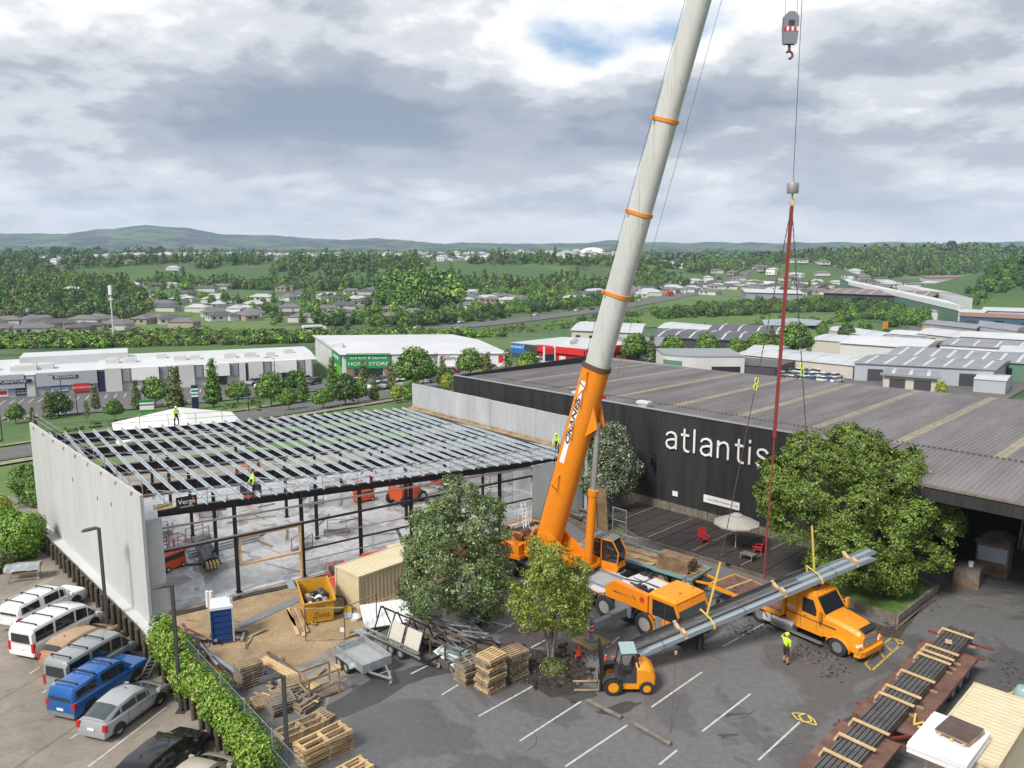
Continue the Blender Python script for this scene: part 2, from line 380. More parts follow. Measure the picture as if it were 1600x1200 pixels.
 mat('white',(0.74,0.74,0.74),0.5); mat('off_white',(0.62,0.62,0.60),0.6,c2=(0.68,0.68,0.66),scale=0.3,world_co=True); mat('black',(0.015,0.015,0.016),0.5); mat('red',(0.60,0.02,0.02),0.5); mat('red_deep',(0.42,0.012,0.018),0.5); mat('green_sign',(0.008,0.24,0.06),0.5); mat('green_bright',(0.10,0.42,0.02),0.5); mat('blue_sign',(0.012,0.14,0.42),0.5); mat('navy',(0.012,0.016,0.06),0.5); mat('yellow',(0.75,0.50,0.02),0.5); mat('teal',(0.02,0.34,0.32),0.5)
 mat('sling_yellow',(0.62,0.46,0.09),0.7); mat('sling_red',(0.23,0.035,0.03),0.7); mat('chain_brown',(0.13,0.07,0.05),0.7,0.3); mat('rope',(0.10,0.10,0.12),0.5,0.5); mat('block_grey',(0.20,0.23,0.26),0.5)
 mat('tilt_pale',(0.50,0.51,0.50),0.7,c2=(0.58,0.59,0.58),scale=0.15,world_co=True); mat('clad_grey',(0.36,0.385,0.42),0.55,c2=(0.40,0.425,0.46),scale=0.1,world_co=True); mat('clad_mid',(0.24,0.26,0.275),0.55); mat('clad_dark',(0.05,0.052,0.058),0.55); mat('clad_green',(0.10,0.20,0.14),0.55); mat('clad_blue',(0.04,0.09,0.15),0.55); mat('clad_cream',(0.50,0.47,0.40),0.6)
 mat('roof_white',(0.50,0.51,0.52),0.5,c2=(0.58,0.59,0.60),scale=0.12,world_co=True); mat('roof_grey',(0.19,0.20,0.215),0.5,c2=(0.25,0.26,0.275),scale=0.2,world_co=True); mat('roof_silver',(0.45,0.465,0.485),0.45,c2=(0.53,0.545,0.56),scale=0.2,world_co=True); mat('roof_brown',(0.15,0.115,0.10),0.6,c2=(0.2,0.155,0.14),scale=0.1,world_co=True); mat('roof_rust',(0.26,0.13,0.10),0.7); mat('roof_charcoal',(0.07,0.073,0.08),0.6,c2=(0.1,0.1,0.107),scale=0.3,world_co=True)
 mat('house_roof_a',(0.085,0.085,0.095),0.7); mat('house_roof_b',(0.15,0.14,0.14),0.7); mat('house_roof_c',(0.42,0.43,0.44),0.6); mat('house_wall_a',(0.55,0.54,0.52),0.8); mat('house_wall_b',(0.36,0.30,0.25),0.8)
 mat('bark',(0.10,0.08,0.062),0.9,c2=(0.20,0.17,0.14),scale=6,bump=0.5); mat('mulch',(0.05,0.034,0.024),0.95,c2=(0.10,0.068,0.048),scale=8,world_co=True,bump=0.8); mat('soil_dark',(0.022,0.019,0.017),0.85,c2=(0.055,0.046,0.038),scale=4,world_co=True,bump=0.6)
 mat('plastic_sheet',(0.012,0.012,0.014),0.25,bump=0.9,bscale=5,c2=(0.03,0.03,0.034)); mat('plywood',(0.075,0.045,0.04),0.45,c2=(0.115,0.075,0.066),scale=2); mat('cardboard',(0.48,0.34,0.20),0.8)
 mat('purlin_dark',(0.095,0.092,0.09),0.45,0.25,c2=(0.15,0.147,0.145),scale=2,world_co=True); mat('purlin_pale',(0.36,0.42,0.46),0.4,0.35)
 mat('fence_green',(0.16,0.25,0.22),0.5,0.4)
 mat('lake',(0.30,0.33,0.35),0.08)
 def leafmat(name,stops,rough=0.5):
  m=mat(name,stops[0][1],rough,c2=stops[-1][1],island=stops,spec=.22); b=m.node_tree.nodes['Principled BSDF']
  b.inputs['Subsurface Weight'].default_value=0.0
  return m
 m,nt,b,P=newmat('boom_grey',0.45)
 tc=nt.nodes.new('ShaderNodeTexCoord'); mp=nt.nodes.new('ShaderNodeMapping'); mp.inputs['Scale'].default_value=(5,5,.12); nt.links.new(tc.outputs['Object'],mp.inputs[0])
 n1=nz(nt,mp.outputs[0],1.3,6,.7); n2=nz(nt,P,.6,5)
 c=mx(nt,n2,(.43,.435,.42),(.55,.555,.535)); c=mx(nt,rp(nt,n1,[(.55,0),(.68,.75)]),c,(.30,.25,.17)); c=mx(nt,rp(nt,n1,[(.3,.5),(.42,0)]),c,(.28,.285,.28)); nt.links.new(c,b.inputs['Base Color'])
 m,nt,b,P=newmat('damp_asphalt',.5)
 n1=nz(nt,P,1.5,5); nt.links.new(mx(nt,n1,(.045,.045,.047),(.075,.074,.074)),b.inputs['Base Color'])
 leafmat('leaf_pohut',[(0.0,(0.069,0.118,0.038)),(0.5,(0.138,0.210,0.067)),(0.85,(0.219,0.294,0.114)),(0.95,(0.362,0.396,0.240)),(1.0,(0.562,0.552,0.456))])
 leafmat('leaf_silver',[(0.0,(0.049,0.088,0.038)),(0.5,(0.114,0.175,0.073)),(0.8,(0.319,0.372,0.210)),(1.0,(0.600,0.600,0.600))])
 leafmat('leaf_lime',[(0.0,(0.133,0.182,0.034)),(0.6,(0.231,0.293,0.053)),(1.0,(0.350,0.390,0.102))])
 leafmat('leaf_green',[(0.0,(0.079,0.132,0.026)),(0.5,(0.149,0.230,0.042)),(0.9,(0.226,0.310,0.066)),(0.985,(0.305,0.368,0.110)),(1.0,(0.293,0.115,0.066))])
 leafmat('leaf_hedge',[(0.0,(0.080,0.181,0.020)),(0.5,(0.175,0.326,0.036)),(0.9,(0.335,0.396,0.084)),(1.0,(0.383,0.396,0.166))])
 leafmat('leaf_yellow',[(0.0,(0.158,0.228,0.026)),(0.6,(0.333,0.438,0.052)),(1.0,(0.500,0.500,0.105))])
 leafmat('leaf_dark',[(0.0,(0.030,0.067,0.022)),(0.6,(0.079,0.157,0.042)),(1.0,(0.170,0.274,0.084))])
 leafmat('leaf_mid',[(0.0,(0.053,0.121,0.023)),(0.6,(0.137,0.262,0.050)),(1.0,(0.274,0.402,0.097))])
 leafmat('leaf_bright',[(0.0,(0.088,0.193,0.025)),(0.6,(0.201,0.367,0.056)),(1.0,(0.350,0.500,0.105))])
 leafmat('leaf_olive',[(0.0,(0.079,0.108,0.035)),(0.6,(0.166,0.210,0.070)),(1.0,(0.298,0.333,0.149))])
 leafmat('rubble',[(0.0,(0.02,0.018,0.017)),(0.6,(0.06,0.05,0.043)),(1.0,(0.13,0.10,0.08))],0.85)
make_mats()
K=MATS
# ------------------------------------------------------------------ land
SB,SA=R(-45.3),R(44.7)
W0=Vector((9.79,68.88,0)); BV=Vector((math.cos(SB),math.sin(SB),0)); AV=Vector((math.cos(SA),math.sin(SA),0))
def S(a,b,z=0.0):p=W0+AV*a+BV*b; return Vector((p.x,p.y,z))
def smst(x,e0,e1):t=np.clip((x-e0)/(e1-e0),0,1); return t*t*(3-2*t)
_rng=np.random.RandomState(4); _G=_rng.rand(64,64)
def vnoise(x,y):
 xi=np.floor(x).astype(int); yi=np.floor(y).astype(int); fx=x-xi; fy=y-yi
 fx=fx*fx*(3-2*fx); fy=fy*fy*(3-2*fy); g=lambda i,j:_G[i%64,j%64]
 return(g(xi,yi)*(1-fx)+g(xi+1,yi)*fx)*(1-fy)+(g(xi,yi+1)*(1-fx)+g(xi+1,yi+1)*fx)*fy
def fbm(x,y,o=5):return sum(vnoise(x*2**k+7.3*k,y*2**k+3.1*k)/2**(k+1)for k in range(o))
RU=[(-400,368),(-200,364),(0,361),(50,367),(120,362),(180,360),(235,355),(300,362),(360,371),(440,371),(540,379),(650,381),(800,382.5),(1000,383),(1600,382),(2200,381)]
HILLS=[(-385,655,165,110,9),(-150,900,200,60,5),(318,905,62,75,24),(600,1330,130,110,24),(420,1250,120,100,16),(1000,1850,220,160,28),(760,1500,110,130,18),(415,660,75,60,22),(560,700,120,90,24),(-900,1800,400,200,22),(150,1500,300,100,6)]
def land(x,y):
 x=np.asarray(x,float); y=np.asarray(y,float)
 rx,ry=x-W0.x,y-W0.y
 b=rx*BV.x+ry*BV.y; a=rx*AV.x+ry*AV.y
 m=np.maximum(-b-40,a-30); m=np.where(y<20,np.minimum(m,0),m)
 r=np.sqrt(x*x+y*y)
 z=-1.6-8.4*smst(m,5,95)-10*smst(y+0.15*np.abs(x),250,430)
 for hx,hy,sx,sy,hh in HILLS:z=z+hh*np.exp(-((x-hx)/sx)**2-((y-hy)/sy)**2)
 z=z+21*smst(y,830,1010)*(1-smst(y,1500,1900))*(1-smst(x,120,330))*smst(x,-900,-600)
 far=smst(r,2200,5200)
 px=np.clip(800+1280*x/np.maximum(y,500),-400,2200)
 rv=np.interp(px,[p[0]for p in RU],[p[1]for p in RU])
 ridge=24+(384-rv)*5.1
 prof=np.exp(-((y-6600)/1500)**2)
 n=fbm(x/900,y/900)
 z=z+far*prof*(ridge+22)*(0.40+1.25*n*np.exp(-((y-6600)/3000)**2))+smst(r,500,1500)*(fbm(x/400,y/400,4)-0.5)*9*(1+7*far)
 return z
def make_land():
 rr=6*1.033**np.arange(0,245); rr=rr[rr<8300]; na=380
 an=np.linspace(0,2*np.pi,na,endpoint=False)
    # finer in the forward half plane
 an=np.sort(np.concatenate([np.linspace(-1.0,1.0,300,endpoint=False),np.linspace(1.0,2*np.pi-1.0,80,endpoint=False)])); na=len(an)
 X=rr[:,None]*np.sin(an)[None]; Y=rr[:,None]*np.cos(an)[None]; Z=land(X,Y)
 V=np.stack([X,Y,Z],-1).reshape(-1,3); V=np.vstack([V,[[0,0,-1.6]]])
 i=np.arange(len(rr)-1)[:,None]*na; j=np.arange(na)[None]; j2=(j+1)%na
 F=np.stack([i+j,i+j2,i+na+j2,i+na+j],-1).reshape(-1,4)
 me=bpy.data.meshes.new('ground'); fs=[tuple(f)for f in F[:,::-1].tolist()]+[(len(V)-1,int(k),int((k+1)%na))for k in range(na)]
 me.from_pydata(V.tolist(),[],fs); me.materials.append(K['pasture']); me.polygons.foreach_set('use_smooth',[True]*len(fs)); me.update()
 import bmesh
 bm=bmesh.new(); bm.from_mesh(me); bmesh.ops.recalc_face_normals(bm,faces=bm.faces); bm.to_mesh(me); bm.free()
 if sum(p.normal.z for p in list(me.polygons)[:200])<0:me.flip_normals()
 tag(meshobj('ground',me),kind='structure')
make_land()
def hz(x,y):return float(land(x,y))
def drape(name,pts,w,matl,off=0.15,step=6.0,off2=0.0,thing_=False):
 """ribbon of width w along a polyline, following the land"""
 P=[Vector((p[0],p[1],0))for p in pts]; Q=[]
 for a,b in zip(P[:-1],P[1:]):
  n=max(1,int((b-a).length/step))
  for k in range(n):Q.append(a.lerp(b,k/n))
 Q.append(P[-1]); mb=MB(); vs=[]; nw=5
 for i,p in enumerate(Q):
  d=(Q[min(i+1,len(Q)-1)]-Q[max(i-1,0)]).normalized(); s_=Vector((d.y,-d.x,0))
  for k in range(nw):
   q=p+s_*(off2+w*(k/(nw-1)-0.5)); vs.append((q.x,q.y,hz(q.x,q.y)+off))
 mb.add(vs,[(i*nw+k,i*nw+k+1,(i+1)*nw+k+1,(i+1)*nw+k)for i in range(len(Q)-1)for k in range(nw-1)])
 return tag(mb.build(name,matl),kind='structure')
def patch(name,quad,matl,off=0.12,n=14):
 """four-cornered area following the land"""
 a,b,c,d=[Vector((p[0],p[1],0))for p in quad]; mb=MB(); vs=[]
 for i in range(n+1):
  for j in range(n+1):
   p=a.lerp(b,i/n).lerp(d.lerp(c,i/n),j/n); vs.append((p.x,p.y,hz(p.x,p.y)+off))
 mb.add(vs,[(i*(n+1)+j,i*(n+1)+j+1,(i+1)*(n+1)+j+1,(i+1)*(n+1)+j)for i in range(n)for j in range(n)])
 return tag(mb.build(name,matl),kind='structure')
def bl0(x,y):c,s_=math.cos(R(36)),math.sin(R(36)); return(-21.2+c*x-s_*y,46.4+s_*x+c*y)
CP=-1.2  # car park level
RW=[Vector((-39.6,64.2)),Vector((-21.9,44.9)),Vector((-20.2,42.8)),Vector((-12.4,33.6)),Vector((-2,21.2)),Vector((14,2))]  # retaining line
# yard asphalt
yard=[(-20.2,42.8),(-12.4,33.6),(-2,21.2),(14,2),(60,-30),(95,30),(48,60),(-5,88),(-9,84),(5.4,66.5),(-21.2,46.2)]
tag(MB().slab(yard,-1.8,0.0).build('yard_ground',K['asphalt']),kind='structure')
cpk=[(-39.6,64.2),(-21.9,44.9),(-20.2,42.8),(-12.4,33.6),(-2,21.2),(14,2),(-20,-30),(-95,0),(-80,50),(-48,57)]
tag(MB().slab(cpk,-2.0,CP).build('carpark_ground',K['carpark_concrete']),kind='structure')
# construction joints of the car park concrete
mb=MB()
for k in range(9):
 p=Vector((-42+4.5*k,46-4.9*k*0.9,CP)); d=Vector((0.31,0.95,0))
 mb.bar(p-d*12+Vector((0,0,.002)),p+d*13+Vector((0,0,.002)),0.03,0.006)
tag(mb.build('carpark_joints',K['retaining_wood']),kind='structure')
# sand of the building site (several irregular sheets), dirty apron
sand=[at(255,985),at(262,958),at(360,925),at(470,898),at(560,868),at(640,842),at(760,815),at(838,800),at(850,830),at(830,880),at(700,905),at(620,935),at(590,960),at(560,990),at(485,1030),at(440,1052),at(380,1045),at(330,1045),at(275,1005)]
tag(MB().sheet(sand,0.012).build('sand_ground',K['site_sand']),kind='structure')
apron=[at(440,1052),at(485,1030),at(560,990),at(590,985),at(610,1010),at(560,1050),at(520,1075),at(505,1120),at(470,1120),at(430,1085)]
tag(MB().sheet(apron,0.008).build('concrete_apron',K['dirty_concrete']),kind='structure')
soil=[at(790,1010),at(840,1015),at(900,1025),at(925,1050),at(900,1085),at(860,1090),at(830,1070),at(800,1055),at(770,1030)]
tag(MB().sheet(soil,0.006).build('broken_ground',K['soil_dark']),kind='structure')
# parking bay lines of the yard and the car park
mb=MB()
def line(mb,p,q,z,w=0.1):
 p=Vector((p[0],p[1],z)); q=Vector((q[0],q[1],z)); d=(q-p).normalized(); s_=Vector((d.y,-d.x,0))*w/2
 mb.add([p-s_,p+s_,q+s_,q-s_],[(0,1,2,3)])
for a_,b_ in(((812,1158),(908,1096)),((1018,1105),(1097,1050)),((1097,1143),(1173,1084)),((748,1119),(840,1068)),((883,1198),(980,1133)),((690,1086),(716,1070)),((642,1053),(668,1040)),((778,987),(804,973)),((830,1012),(852,1000)),((1185,1188),(1250,1128)),((948,1012),(968,995)),((1020,930),(1050,915)),((1010,905),(1035,890)),((1030,1195),(1058,1172)),((1130,1010),(1210,965))):
 line(mb,at(*a_),at(*b_),0.006)
tag(mb.build('bay_markings',K['white_paint']),kind='structure')
mb=MB()
for a_,b_ in(((138,1198),(260,1105)),((110,1154),(132,1140)),((46,1053),(62,1042)),((66,1083),(76,1076)),((0,942),(83,904)),((66,938),(99,923)),((290,1215),(310,1200))):
 line(mb,at(*a_,CP),at(*b_,CP),CP+0.006)
tag(mb.build('carpark_markings',K['white_paint']),kind='structure')
mb=MB()
def yl(u,v):p=at(u,v); return p
for a_,b_ in(((1362,1048),(1412,1003)),((1393,996),(1412,1003)),((1393,996),(1372,1014)),((1381,1006),(1394,1018)),((1372,1014),(1382,1028)),((1400,1000),(1408,1010)),((1352,1037),(1362,1048)),((1372,1014),(1352,1037))):
 line(mb,yl(*a_),yl(*b_),0.006,0.12)
tag(mb.build('loading_zone_markings',K['yellow_paint']),kind='structure')
# damp stains, tar patches on the yard
rn=random.Random(31); mb=MB()
STN=[[(505,1112),(560,1072),(610,1052),(690,1034),(750,1040),(752,1050),(700,1052),(664,1058),(640,1072),(590,1098),(540,1122)],[(860,1070),(915,1072),(935,1085),(900,1098),(868,1090)],[(1112,1118),(1150,1112),(1176,1116),(1140,1121)],[(1122,1148),(1150,1145),(1158,1150),(1132,1153)],[(548,1070),(556,1067),(561,1073),(552,1077)],[(1300,1135),(1370,1100),(1380,1108),(1320,1142)],[(930,1110),(980,1095),(1000,1100),(960,1120)],[(780,1000),(850,970),(880,985),(850,1010),(800,1018)]]
for k,q in enumerate(STN):
 w_=[at(u+rn.uniform(-4,4),v+rn.uniform(-2,2))for u,v in q]; c_=sum(w_,Vector())/len(w_); ring=[]
 for a,b in zip(w_,w_[1:]+w_[:1]):
  for f in(0,.25,.5,.75):r_=a.lerp(b,f); ring.append(r_+(r_-c_).normalized()*rn.uniform(-.12,.12))
 mb.sheet(ring,.0035+.0003*k)
tag(mb.build('damp_stains',K['damp_asphalt']),kind='structure')
mb=MB()  # cracks in the asphalt
for u,v,a,L_ in((1120,1120,.2,2.5),(1190,1172,.1,2),(820,1130,-.9,2.5)):
 p_=at(u,v)
 for k in range(int(L_/.35)):
  a+=rn.uniform(-.45,.45); q_=p_+Vector((math.cos(a),math.sin(a),0))*.35; line(mb,p_,q_,.0075,rn.uniform(.01,.025)); p_=q_
tag(mb.build('asphalt_cracks',K['soil_dark']),kind='structure')
# hardfill behind the steel building
tag(MB().slab([bl0(-4,25.5),bl0(34,25.5),bl0(33,34),bl0(8,36),bl0(-6,33)],-3.5,-.25).build('hardfill_ground',K['dirty_concrete']),kind='structure')
# leaf litter and dirt blown onto the yard
mb=MB(); rn=random.Random(3)
for(u,v,ru,rv,n)in((1165,985,28,10,130),(1270,1015,38,20,220),(1300,1050,20,12,80),(1390,980,30,10,120),(1430,945,40,12,160),(1110,935,25,12,90),(1180,960,20,8,60),(870,1030,60,20,200),(700,975,60,12,120),(1580,1060,16,18,60)):
 for _ in range(n):
  p=at(u+rn.gauss(0,ru*.6),v+rn.gauss(0,rv*.6)); s_=rn.uniform(.02,.085); t=rn.random()*6.3
  mb.add([(p.x+s_*math.cos(t+q),p.y+s_*math.sin(t+q),0.014+0.03*rn.random()*(q>2))for q in(0,1.3,3,4.4)],[(0,1,2,3)])
o=mb.build('leaf_litter',K['rubble']); tag(o,'brown leaf litter and dirt blown across the asphalt yard','litter',kind='stuff')
# streets round the site, laid over the land
def rd(a,b):p=S(a,b); return(p.x,p.y)
drape('road',[rd(-190,-70),rd(-60,-70),rd(40,-72),rd(75,-76)],11,K['road_asphalt'],0.16)
drape('footpath',[rd(-190,-60.5),rd(75,-62)],2.4,K['dirty_concrete'],0.2)
drape('footpath',[rd(-190,-80),rd(40,-82),rd(70,-86)],2.2,K['dirty_concrete'],0.2)
drape('verge',[rd(-190,-64.5),rd(75,-66.5)],3.6,K['lawn'],0.14)
drape('verge',[rd(-190,-84),rd(40,-86),rd(62,-89)],5.0,K['lawn'],0.17)
drape('road',[(30,205),(58,195),(85,215),(125,270),(170,345),(215,430),(250,520)],9,K['road_asphalt'],0.16)
drape('road',[rd(75,-76),(45,195),(58,195)],11,K['road_asphalt'],0.18)
# state highway across the basin
HW=[(-420,330),(-240,335),(-150,345),(-75,377),(-10,440),(50,520),(100,605),(158,715),(200,800),(300,1000)]
drape('highway',HW,17,K['road_asphalt'],0.3,10)
# retail car park
patch('retail_carpark',[at(-260,655,-8),at(520,618,-8.5),at(600,592,-10),at(-260,620,-10)],K['road_asphalt'],0.2,24)
patch('retail_carpark',[at(520,618,-8.5),at(660,612,-8),at(1010,572,-9.5),at(600,590,-10)],K['road_asphalt'],0.22,24)
patch('retail_carpark',[at(1040,585,-8),at(1480,640,-5),at(1680,560,-10),at(1150,553,-10)],K['road_asphalt'],0.2,24)
mb=MB()
for k in range(40):  # bay lines of the retail car park
 p=at(-20+k*14.5,629-k*0.85,-10); z=hz(p.x,p.y)+0.25
 line(mb,p,p+Vector((1.6,-4.6,0)),z,0.22)
for k in range(34):
 p=at(-30+k*12.5,648-k*0.9,-9); z=hz(p.x,p.y)+0.26
 line(mb,p,p+Vector((1.6,-4.4,0)),z,0.18)
tag(mb.build('retail_bay_markings',K['white_paint']),kind='structure')
# ------------------------------------------------------------------ building under construction
def steel_building():
 t=thing('steel_frame_building','half built warehouse with precast concrete side walls and open steel purlin roof','building',(-21.2,46.4,0),R(36))
 rz=lambda x:6.5-1.72*x/33.0
 D=25.2
    # floor
 tag(MB().slab([(-21.0,46.5),(5.6,65.8),(-8.9,83.6),(-37.8,65.2)],-1.8,0.16).build('floor_slab',K['slab_concrete']),kind='structure')
    # left precast wall: panels with open joints, leaning line (0,-.4) -> (-2.95, 25.4)
 A=Vector((-0.6,-0.75,0)); B=Vector((-3.45,25.4,0)); d=(B-A).normalized(); n=Vector((-d.y,d.x,0)); Lw=(B-A).length
 np_=9
 for k in range(np_):
  s0=Lw*k/np_+0.012; s1=Lw*(k+1)/np_-0.012; jut=0.006*(k%2)
  p=[A+d*s0+n*jut,A+d*s1+n*jut,A+d*s1+n*(jut-0)-n*-0.19,A+d*s0+n*0.19]
  MB().slab([(q.x,q.y)for q in p],-1.75,7.78+0.015*(k%3)).build('wall_panel',K['precast_pale'],t)
  if k:q=A+d*(Lw*k/np_)+n*.08; MB().box(q.x,q.y,3.0,.06,.17,9.4,math.atan2(d.y,d.x)).build('joint_seal',K['carrier_grey'],t)
 for k in(2,3,5):
  q=A+d*(Lw*k/np_-.2)+n*0.2; MB().box(q.x,q.y,5.9-.3*(k%2),0.16,0.03,0.26,math.atan2(d.y,d.x)).build('cast_in_plate',K['carrier_grey'],t)
    # return panel at the front, pale
 MB().bb(-.55,0.35,-0.5,-0.3,-0.6,6.1).build('wall_panel',K['precast_grey'],t)
    # right precast wall
 A2=Vector((33.5,-0.6,0)); B2=Vector((30.9,24.2,0)); d2=(B2-A2).normalized(); n2=Vector((-d2.y,d2.x,0)); L2=(B2-A2).length; n_=8
 for k in range(n_):
  s0=L2*k/n_+0.012; s1=L2*(k+1)/n_-0.012
  p=[A2+d2*s0,A2+d2*s1,A2+d2*s1-n2*0.2,A2+d2*s0-n2*0.2]
  MB().slab([(q.x,q.y)for q in p],-0.2,7.75-0.02*(k%2)).build('wall_panel',K['precast_grey'],t)
 MB().bb(28.1,30.35,-0.1,0.1,-0.2,4.7).build('wall_panel',K['precast_pale'],t)
 MB().bb(30.37,33.2,-0.35,-0.15,-0.2,4.75).build('wall_panel',K['precast_grey'],t)
 STF=MB().bb(-.02,.02,-.1,.1,0,.78).mesh('stiffener',K['stiff_brown'])
    # rafters: deep black webs with stiffeners, grey bottom flange
 ys=[0.12,6.2,12.4,18.7,24.9]
 for i,y in enumerate(ys):
  xl=0.1-2.95*y/25.4+.2; xr=33.4-2.6*y/24.8-.2; zl,zr=rz(xl),rz(xr); dep=0.42 if i==0 else 0.82
  m=MB(); m.loft([[(xl,y-.02,zl-dep),(xl,y+.02,zl-dep),(xl,y+.02,zl),(xl,y-.02,zl)],[(xr,y-.02,zr-dep),(xr,y+.02,zr-dep),(xr,y+.02,zr),(xr,y-.02,zr)]])
  m.bar((xl,y,zl),(xr,y,zr),0.26,0.03)
  o=m.build('rafter',K['rafter_black'],t)
  m=MB(); m.bar((xl,y,zl-dep),(xr,y,zr-dep),0.26,0.035); m.build('bottom_flange',K['rafter_black']if i==0 else K['tube_grey'],o)
  if i:
   for k in range(29):
    x=0.95+k*1.085
    if xl<x<xr:meshobj('stiffener',STF,o,(x,y,rz(x)-dep+.02))
    # columns of the front and interior
 cm={}
 for x,y in[(4.75,.1),(9.1,.1),(13.3,.1),(17.3,.1),(21.4,.1),(25.1,.1)]+[(x,y)for y in ys[1:]for x in(5.2,12.6,20.2,27.6)]:
  h=rz(x)-.05-0.16; m=MB()
  w=0.1; m.bb(x-w,x+w,y-.11,y-.085,.16,.16+h); m.bb(x-w,x+w,y+.085,y+.11,.16,.16+h); m.bb(x-.012,x+.012,y-.085,y+.085,.16,.16+h); m.bb(x-.18,x+.18,y-.18,y+.18,.16,.19)
  m.build('column',K['steel_black'],t)
    # girts along the front
 gl=[(0.35,28.1,5.35,K['tube_grey'],.07),(0.35,28.1,3.9,K['steel_black'],.08),(9.2,28.1,2.05,K['steel_black'],.06),(9.2,21.4,2.75,K['tube_grey'],.035),(9.2,17.3,1.25,K['tube_grey'],.035),(0.35,9.1,3.98,K['tube_grey'],.07)]
 for x0,x1,z,mt,r in gl:MB().bar((x0,-.06,z),(x1,-.06,z-(0.0 if z<5 else 0.75)),r*2,r*1.6).build('girt',mt,t)
    # timber door frame lining
 m=MB(); m.bb(4.9,5.0,-.12,.1,1.95,3.85); m.bb(8.85,8.97,-.12,.1,.18,3.85); m.bb(5.0,8.85,-.12,.1,3.72,3.84); m.bb(4.9,8.85,-.12,.1,1.9,2.02)
 m.build('door_frame',K['new_timber'],t)
    # purlins, Z sections lapped over the rafters
 k=0
 for i in range(33):
  x=-2.3+i*1.085
  y0=-0.15 if x>.1 else min(24,(-x+.2)*25.4/2.95+.4); y1=25.3 if x<30.7 else(33.2-x)*24.8/2.6-.3
  if y1-y0<2:continue
  z=rz(x)+.016; sl=-1.72/33
  m=MB()
  m.bb(x-.01,x+.01,y0,y1,z,z+.2); m.bb(x,x+.08,y0,y1,z+.188,z+.2); m.bb(x-.08,x,y0,y1,z,z+.012)
  m.build('purlin',K['galv_purlin'],t)
    # sag bars between purlins
 for y in(3.1,9.3,15.5,21.8):
  xa=0.4-2.9*y/25; MB().bar((xa,y,rz(xa)+.15),(32-2.5*y/25,y,rz(32-2.5*y/25)+.15),0.05,0.09).build('sag_bar',K['tube_grey'],t)
 for y0 in ys[:-1]:
  for x in(1.0,8,16,24):MB().tube((x,y0+.2,rz(x)-.3),(x+5.5,y0+5.9,rz(x+5.5)-.3),.022,6).build('roof_brace',K['tube_grey'],t); MB().tube((x+5.5,y0+.2,rz(x+5.5)-.3),(x,y0+5.9,rz(x)-.3),.022,6).build('roof_brace',K['tube_grey'],t)
    # internal scaffold bay by the right wall and a tower
 for x0,y0 in((26.2,3.0),(28.6,8.5),(29.5,14.0)):
  m=MB()
  for dx in(0,2.2):
   for dy in(0,1.3):m.tube((x0+dx,y0+dy,.16),(x0+dx,y0+dy,4.3),.03,6)
  for z in(.5,1.5,2.5,3.5,4.2):
   for dy in(0,1.3):m.tube((x0,y0+dy,z),(x0+2.2,y0+dy,z),.025,6)
   for dx in(0,2.2):m.tube((x0+dx,y0,z),(x0+dx,y0+1.3,z),.025,6)
  for z in(.5,2.5):m.tube((x0,y0,z),(x0+2.2,y0,z+2),.022,6); m.tube((x0+2.2,y0+1.3,z),(x0,y0+1.3,z+2),.022,6)
  m.build('scaffold_tower',K['tube_grey'],t)
    # edge protection round the roof: posts, two rails, timber brackets on the left wall
 def rail(path,name,hpost=1.0,mtl='tube_grey',step=2.4,r=.024):
  m=MB()
  for a,b in zip(path[:-1],path[1:]):
   a,b=Vector(a),Vector(b); n=max(1,round((b-a).length/step))
   for q in range(n+1):
    p=a.lerp(b,q/n); m.tube(p,p+Vector((0,0,hpost)),r,6)
   for z in(hpost*.5,hpost*.98):m.tube(a+Vector((0,0,z)),b+Vector((0,0,z)),r*.85,6)
  return m.build(name,K[mtl],t)
 rail([(0.6,-.3,rz(.6)),(32.8,-.3,rz(32.8))],'guard_rail')
 rail([(-2.4,25.6,rz(-2)),(30.6,25.6,rz(30.6))],'guard_rail')
 rail([(-.55,-.4,7.75),(-3.35,25.2,7.75)],'guard_rail',.85)
 for k in range(9):
  q=A+d*(Lw*(k+.5)/9)+n*.2; m=MB()
  m.box(q.x+.1,q.y,7.6,.3,.08,.07); m.box(q.x,q.y+.12,7.5,.12,.4,.05); m.box(q.x+.1,q.y-.1,7.68,.3,.3,.03)
  m.build('rail_bracket',K['pallet_wood'],t)
 m=MB(); m.bar(A2+Vector((-.45,.8,5.05)),B2+Vector((-.45,0,5.2)),.5,.05); m.bar(A2+Vector((-.2,.8,5.15)),B2+Vector((-.2,0,5.3)),.05,.2); m.build('gutter_board',K['pallet_wood'],t)
 m=MB(); m.box(.55,-.5,6.75,.9,.8,.06); m.box(.4,-.55,6.84,.7,.1,.1,.4); m.box(.6,-.3,6.86,.8,.1,.1,-.3); m.build('timber_offcut',K['pallet_wood'],t)
    # contractor's sign board on the edge rail
 s_=MB().bb(1.25,2.45,-.36,-.33,6.35,7.15).build('sign_board',K['black'],t)
 text('lettering','Verge',.42,K['white'],s_,(1.85,-.375,6.82),(R(90),0,0),.005)
 text('lettering','CONSTRUCTION',.10,K['white'],s_,(1.85,-.375,6.52),(R(90),0,0),.005)
 o=MB(); o.bb(2.2,2.28,-.375,-.365,6.95,7.03); o.build('logo_mark',K['lamp_amber'],s_)
steel_building()
BF=(Vector((-21.2,46.4,0)),R(36))
def bl(x,y,z=.16):
 c,s_=math.cos(BF[1]),math.sin(BF[1]); return Vector((BF[0].x+c*x-s_*y,BF[0].y+s_*x+c*y,z))
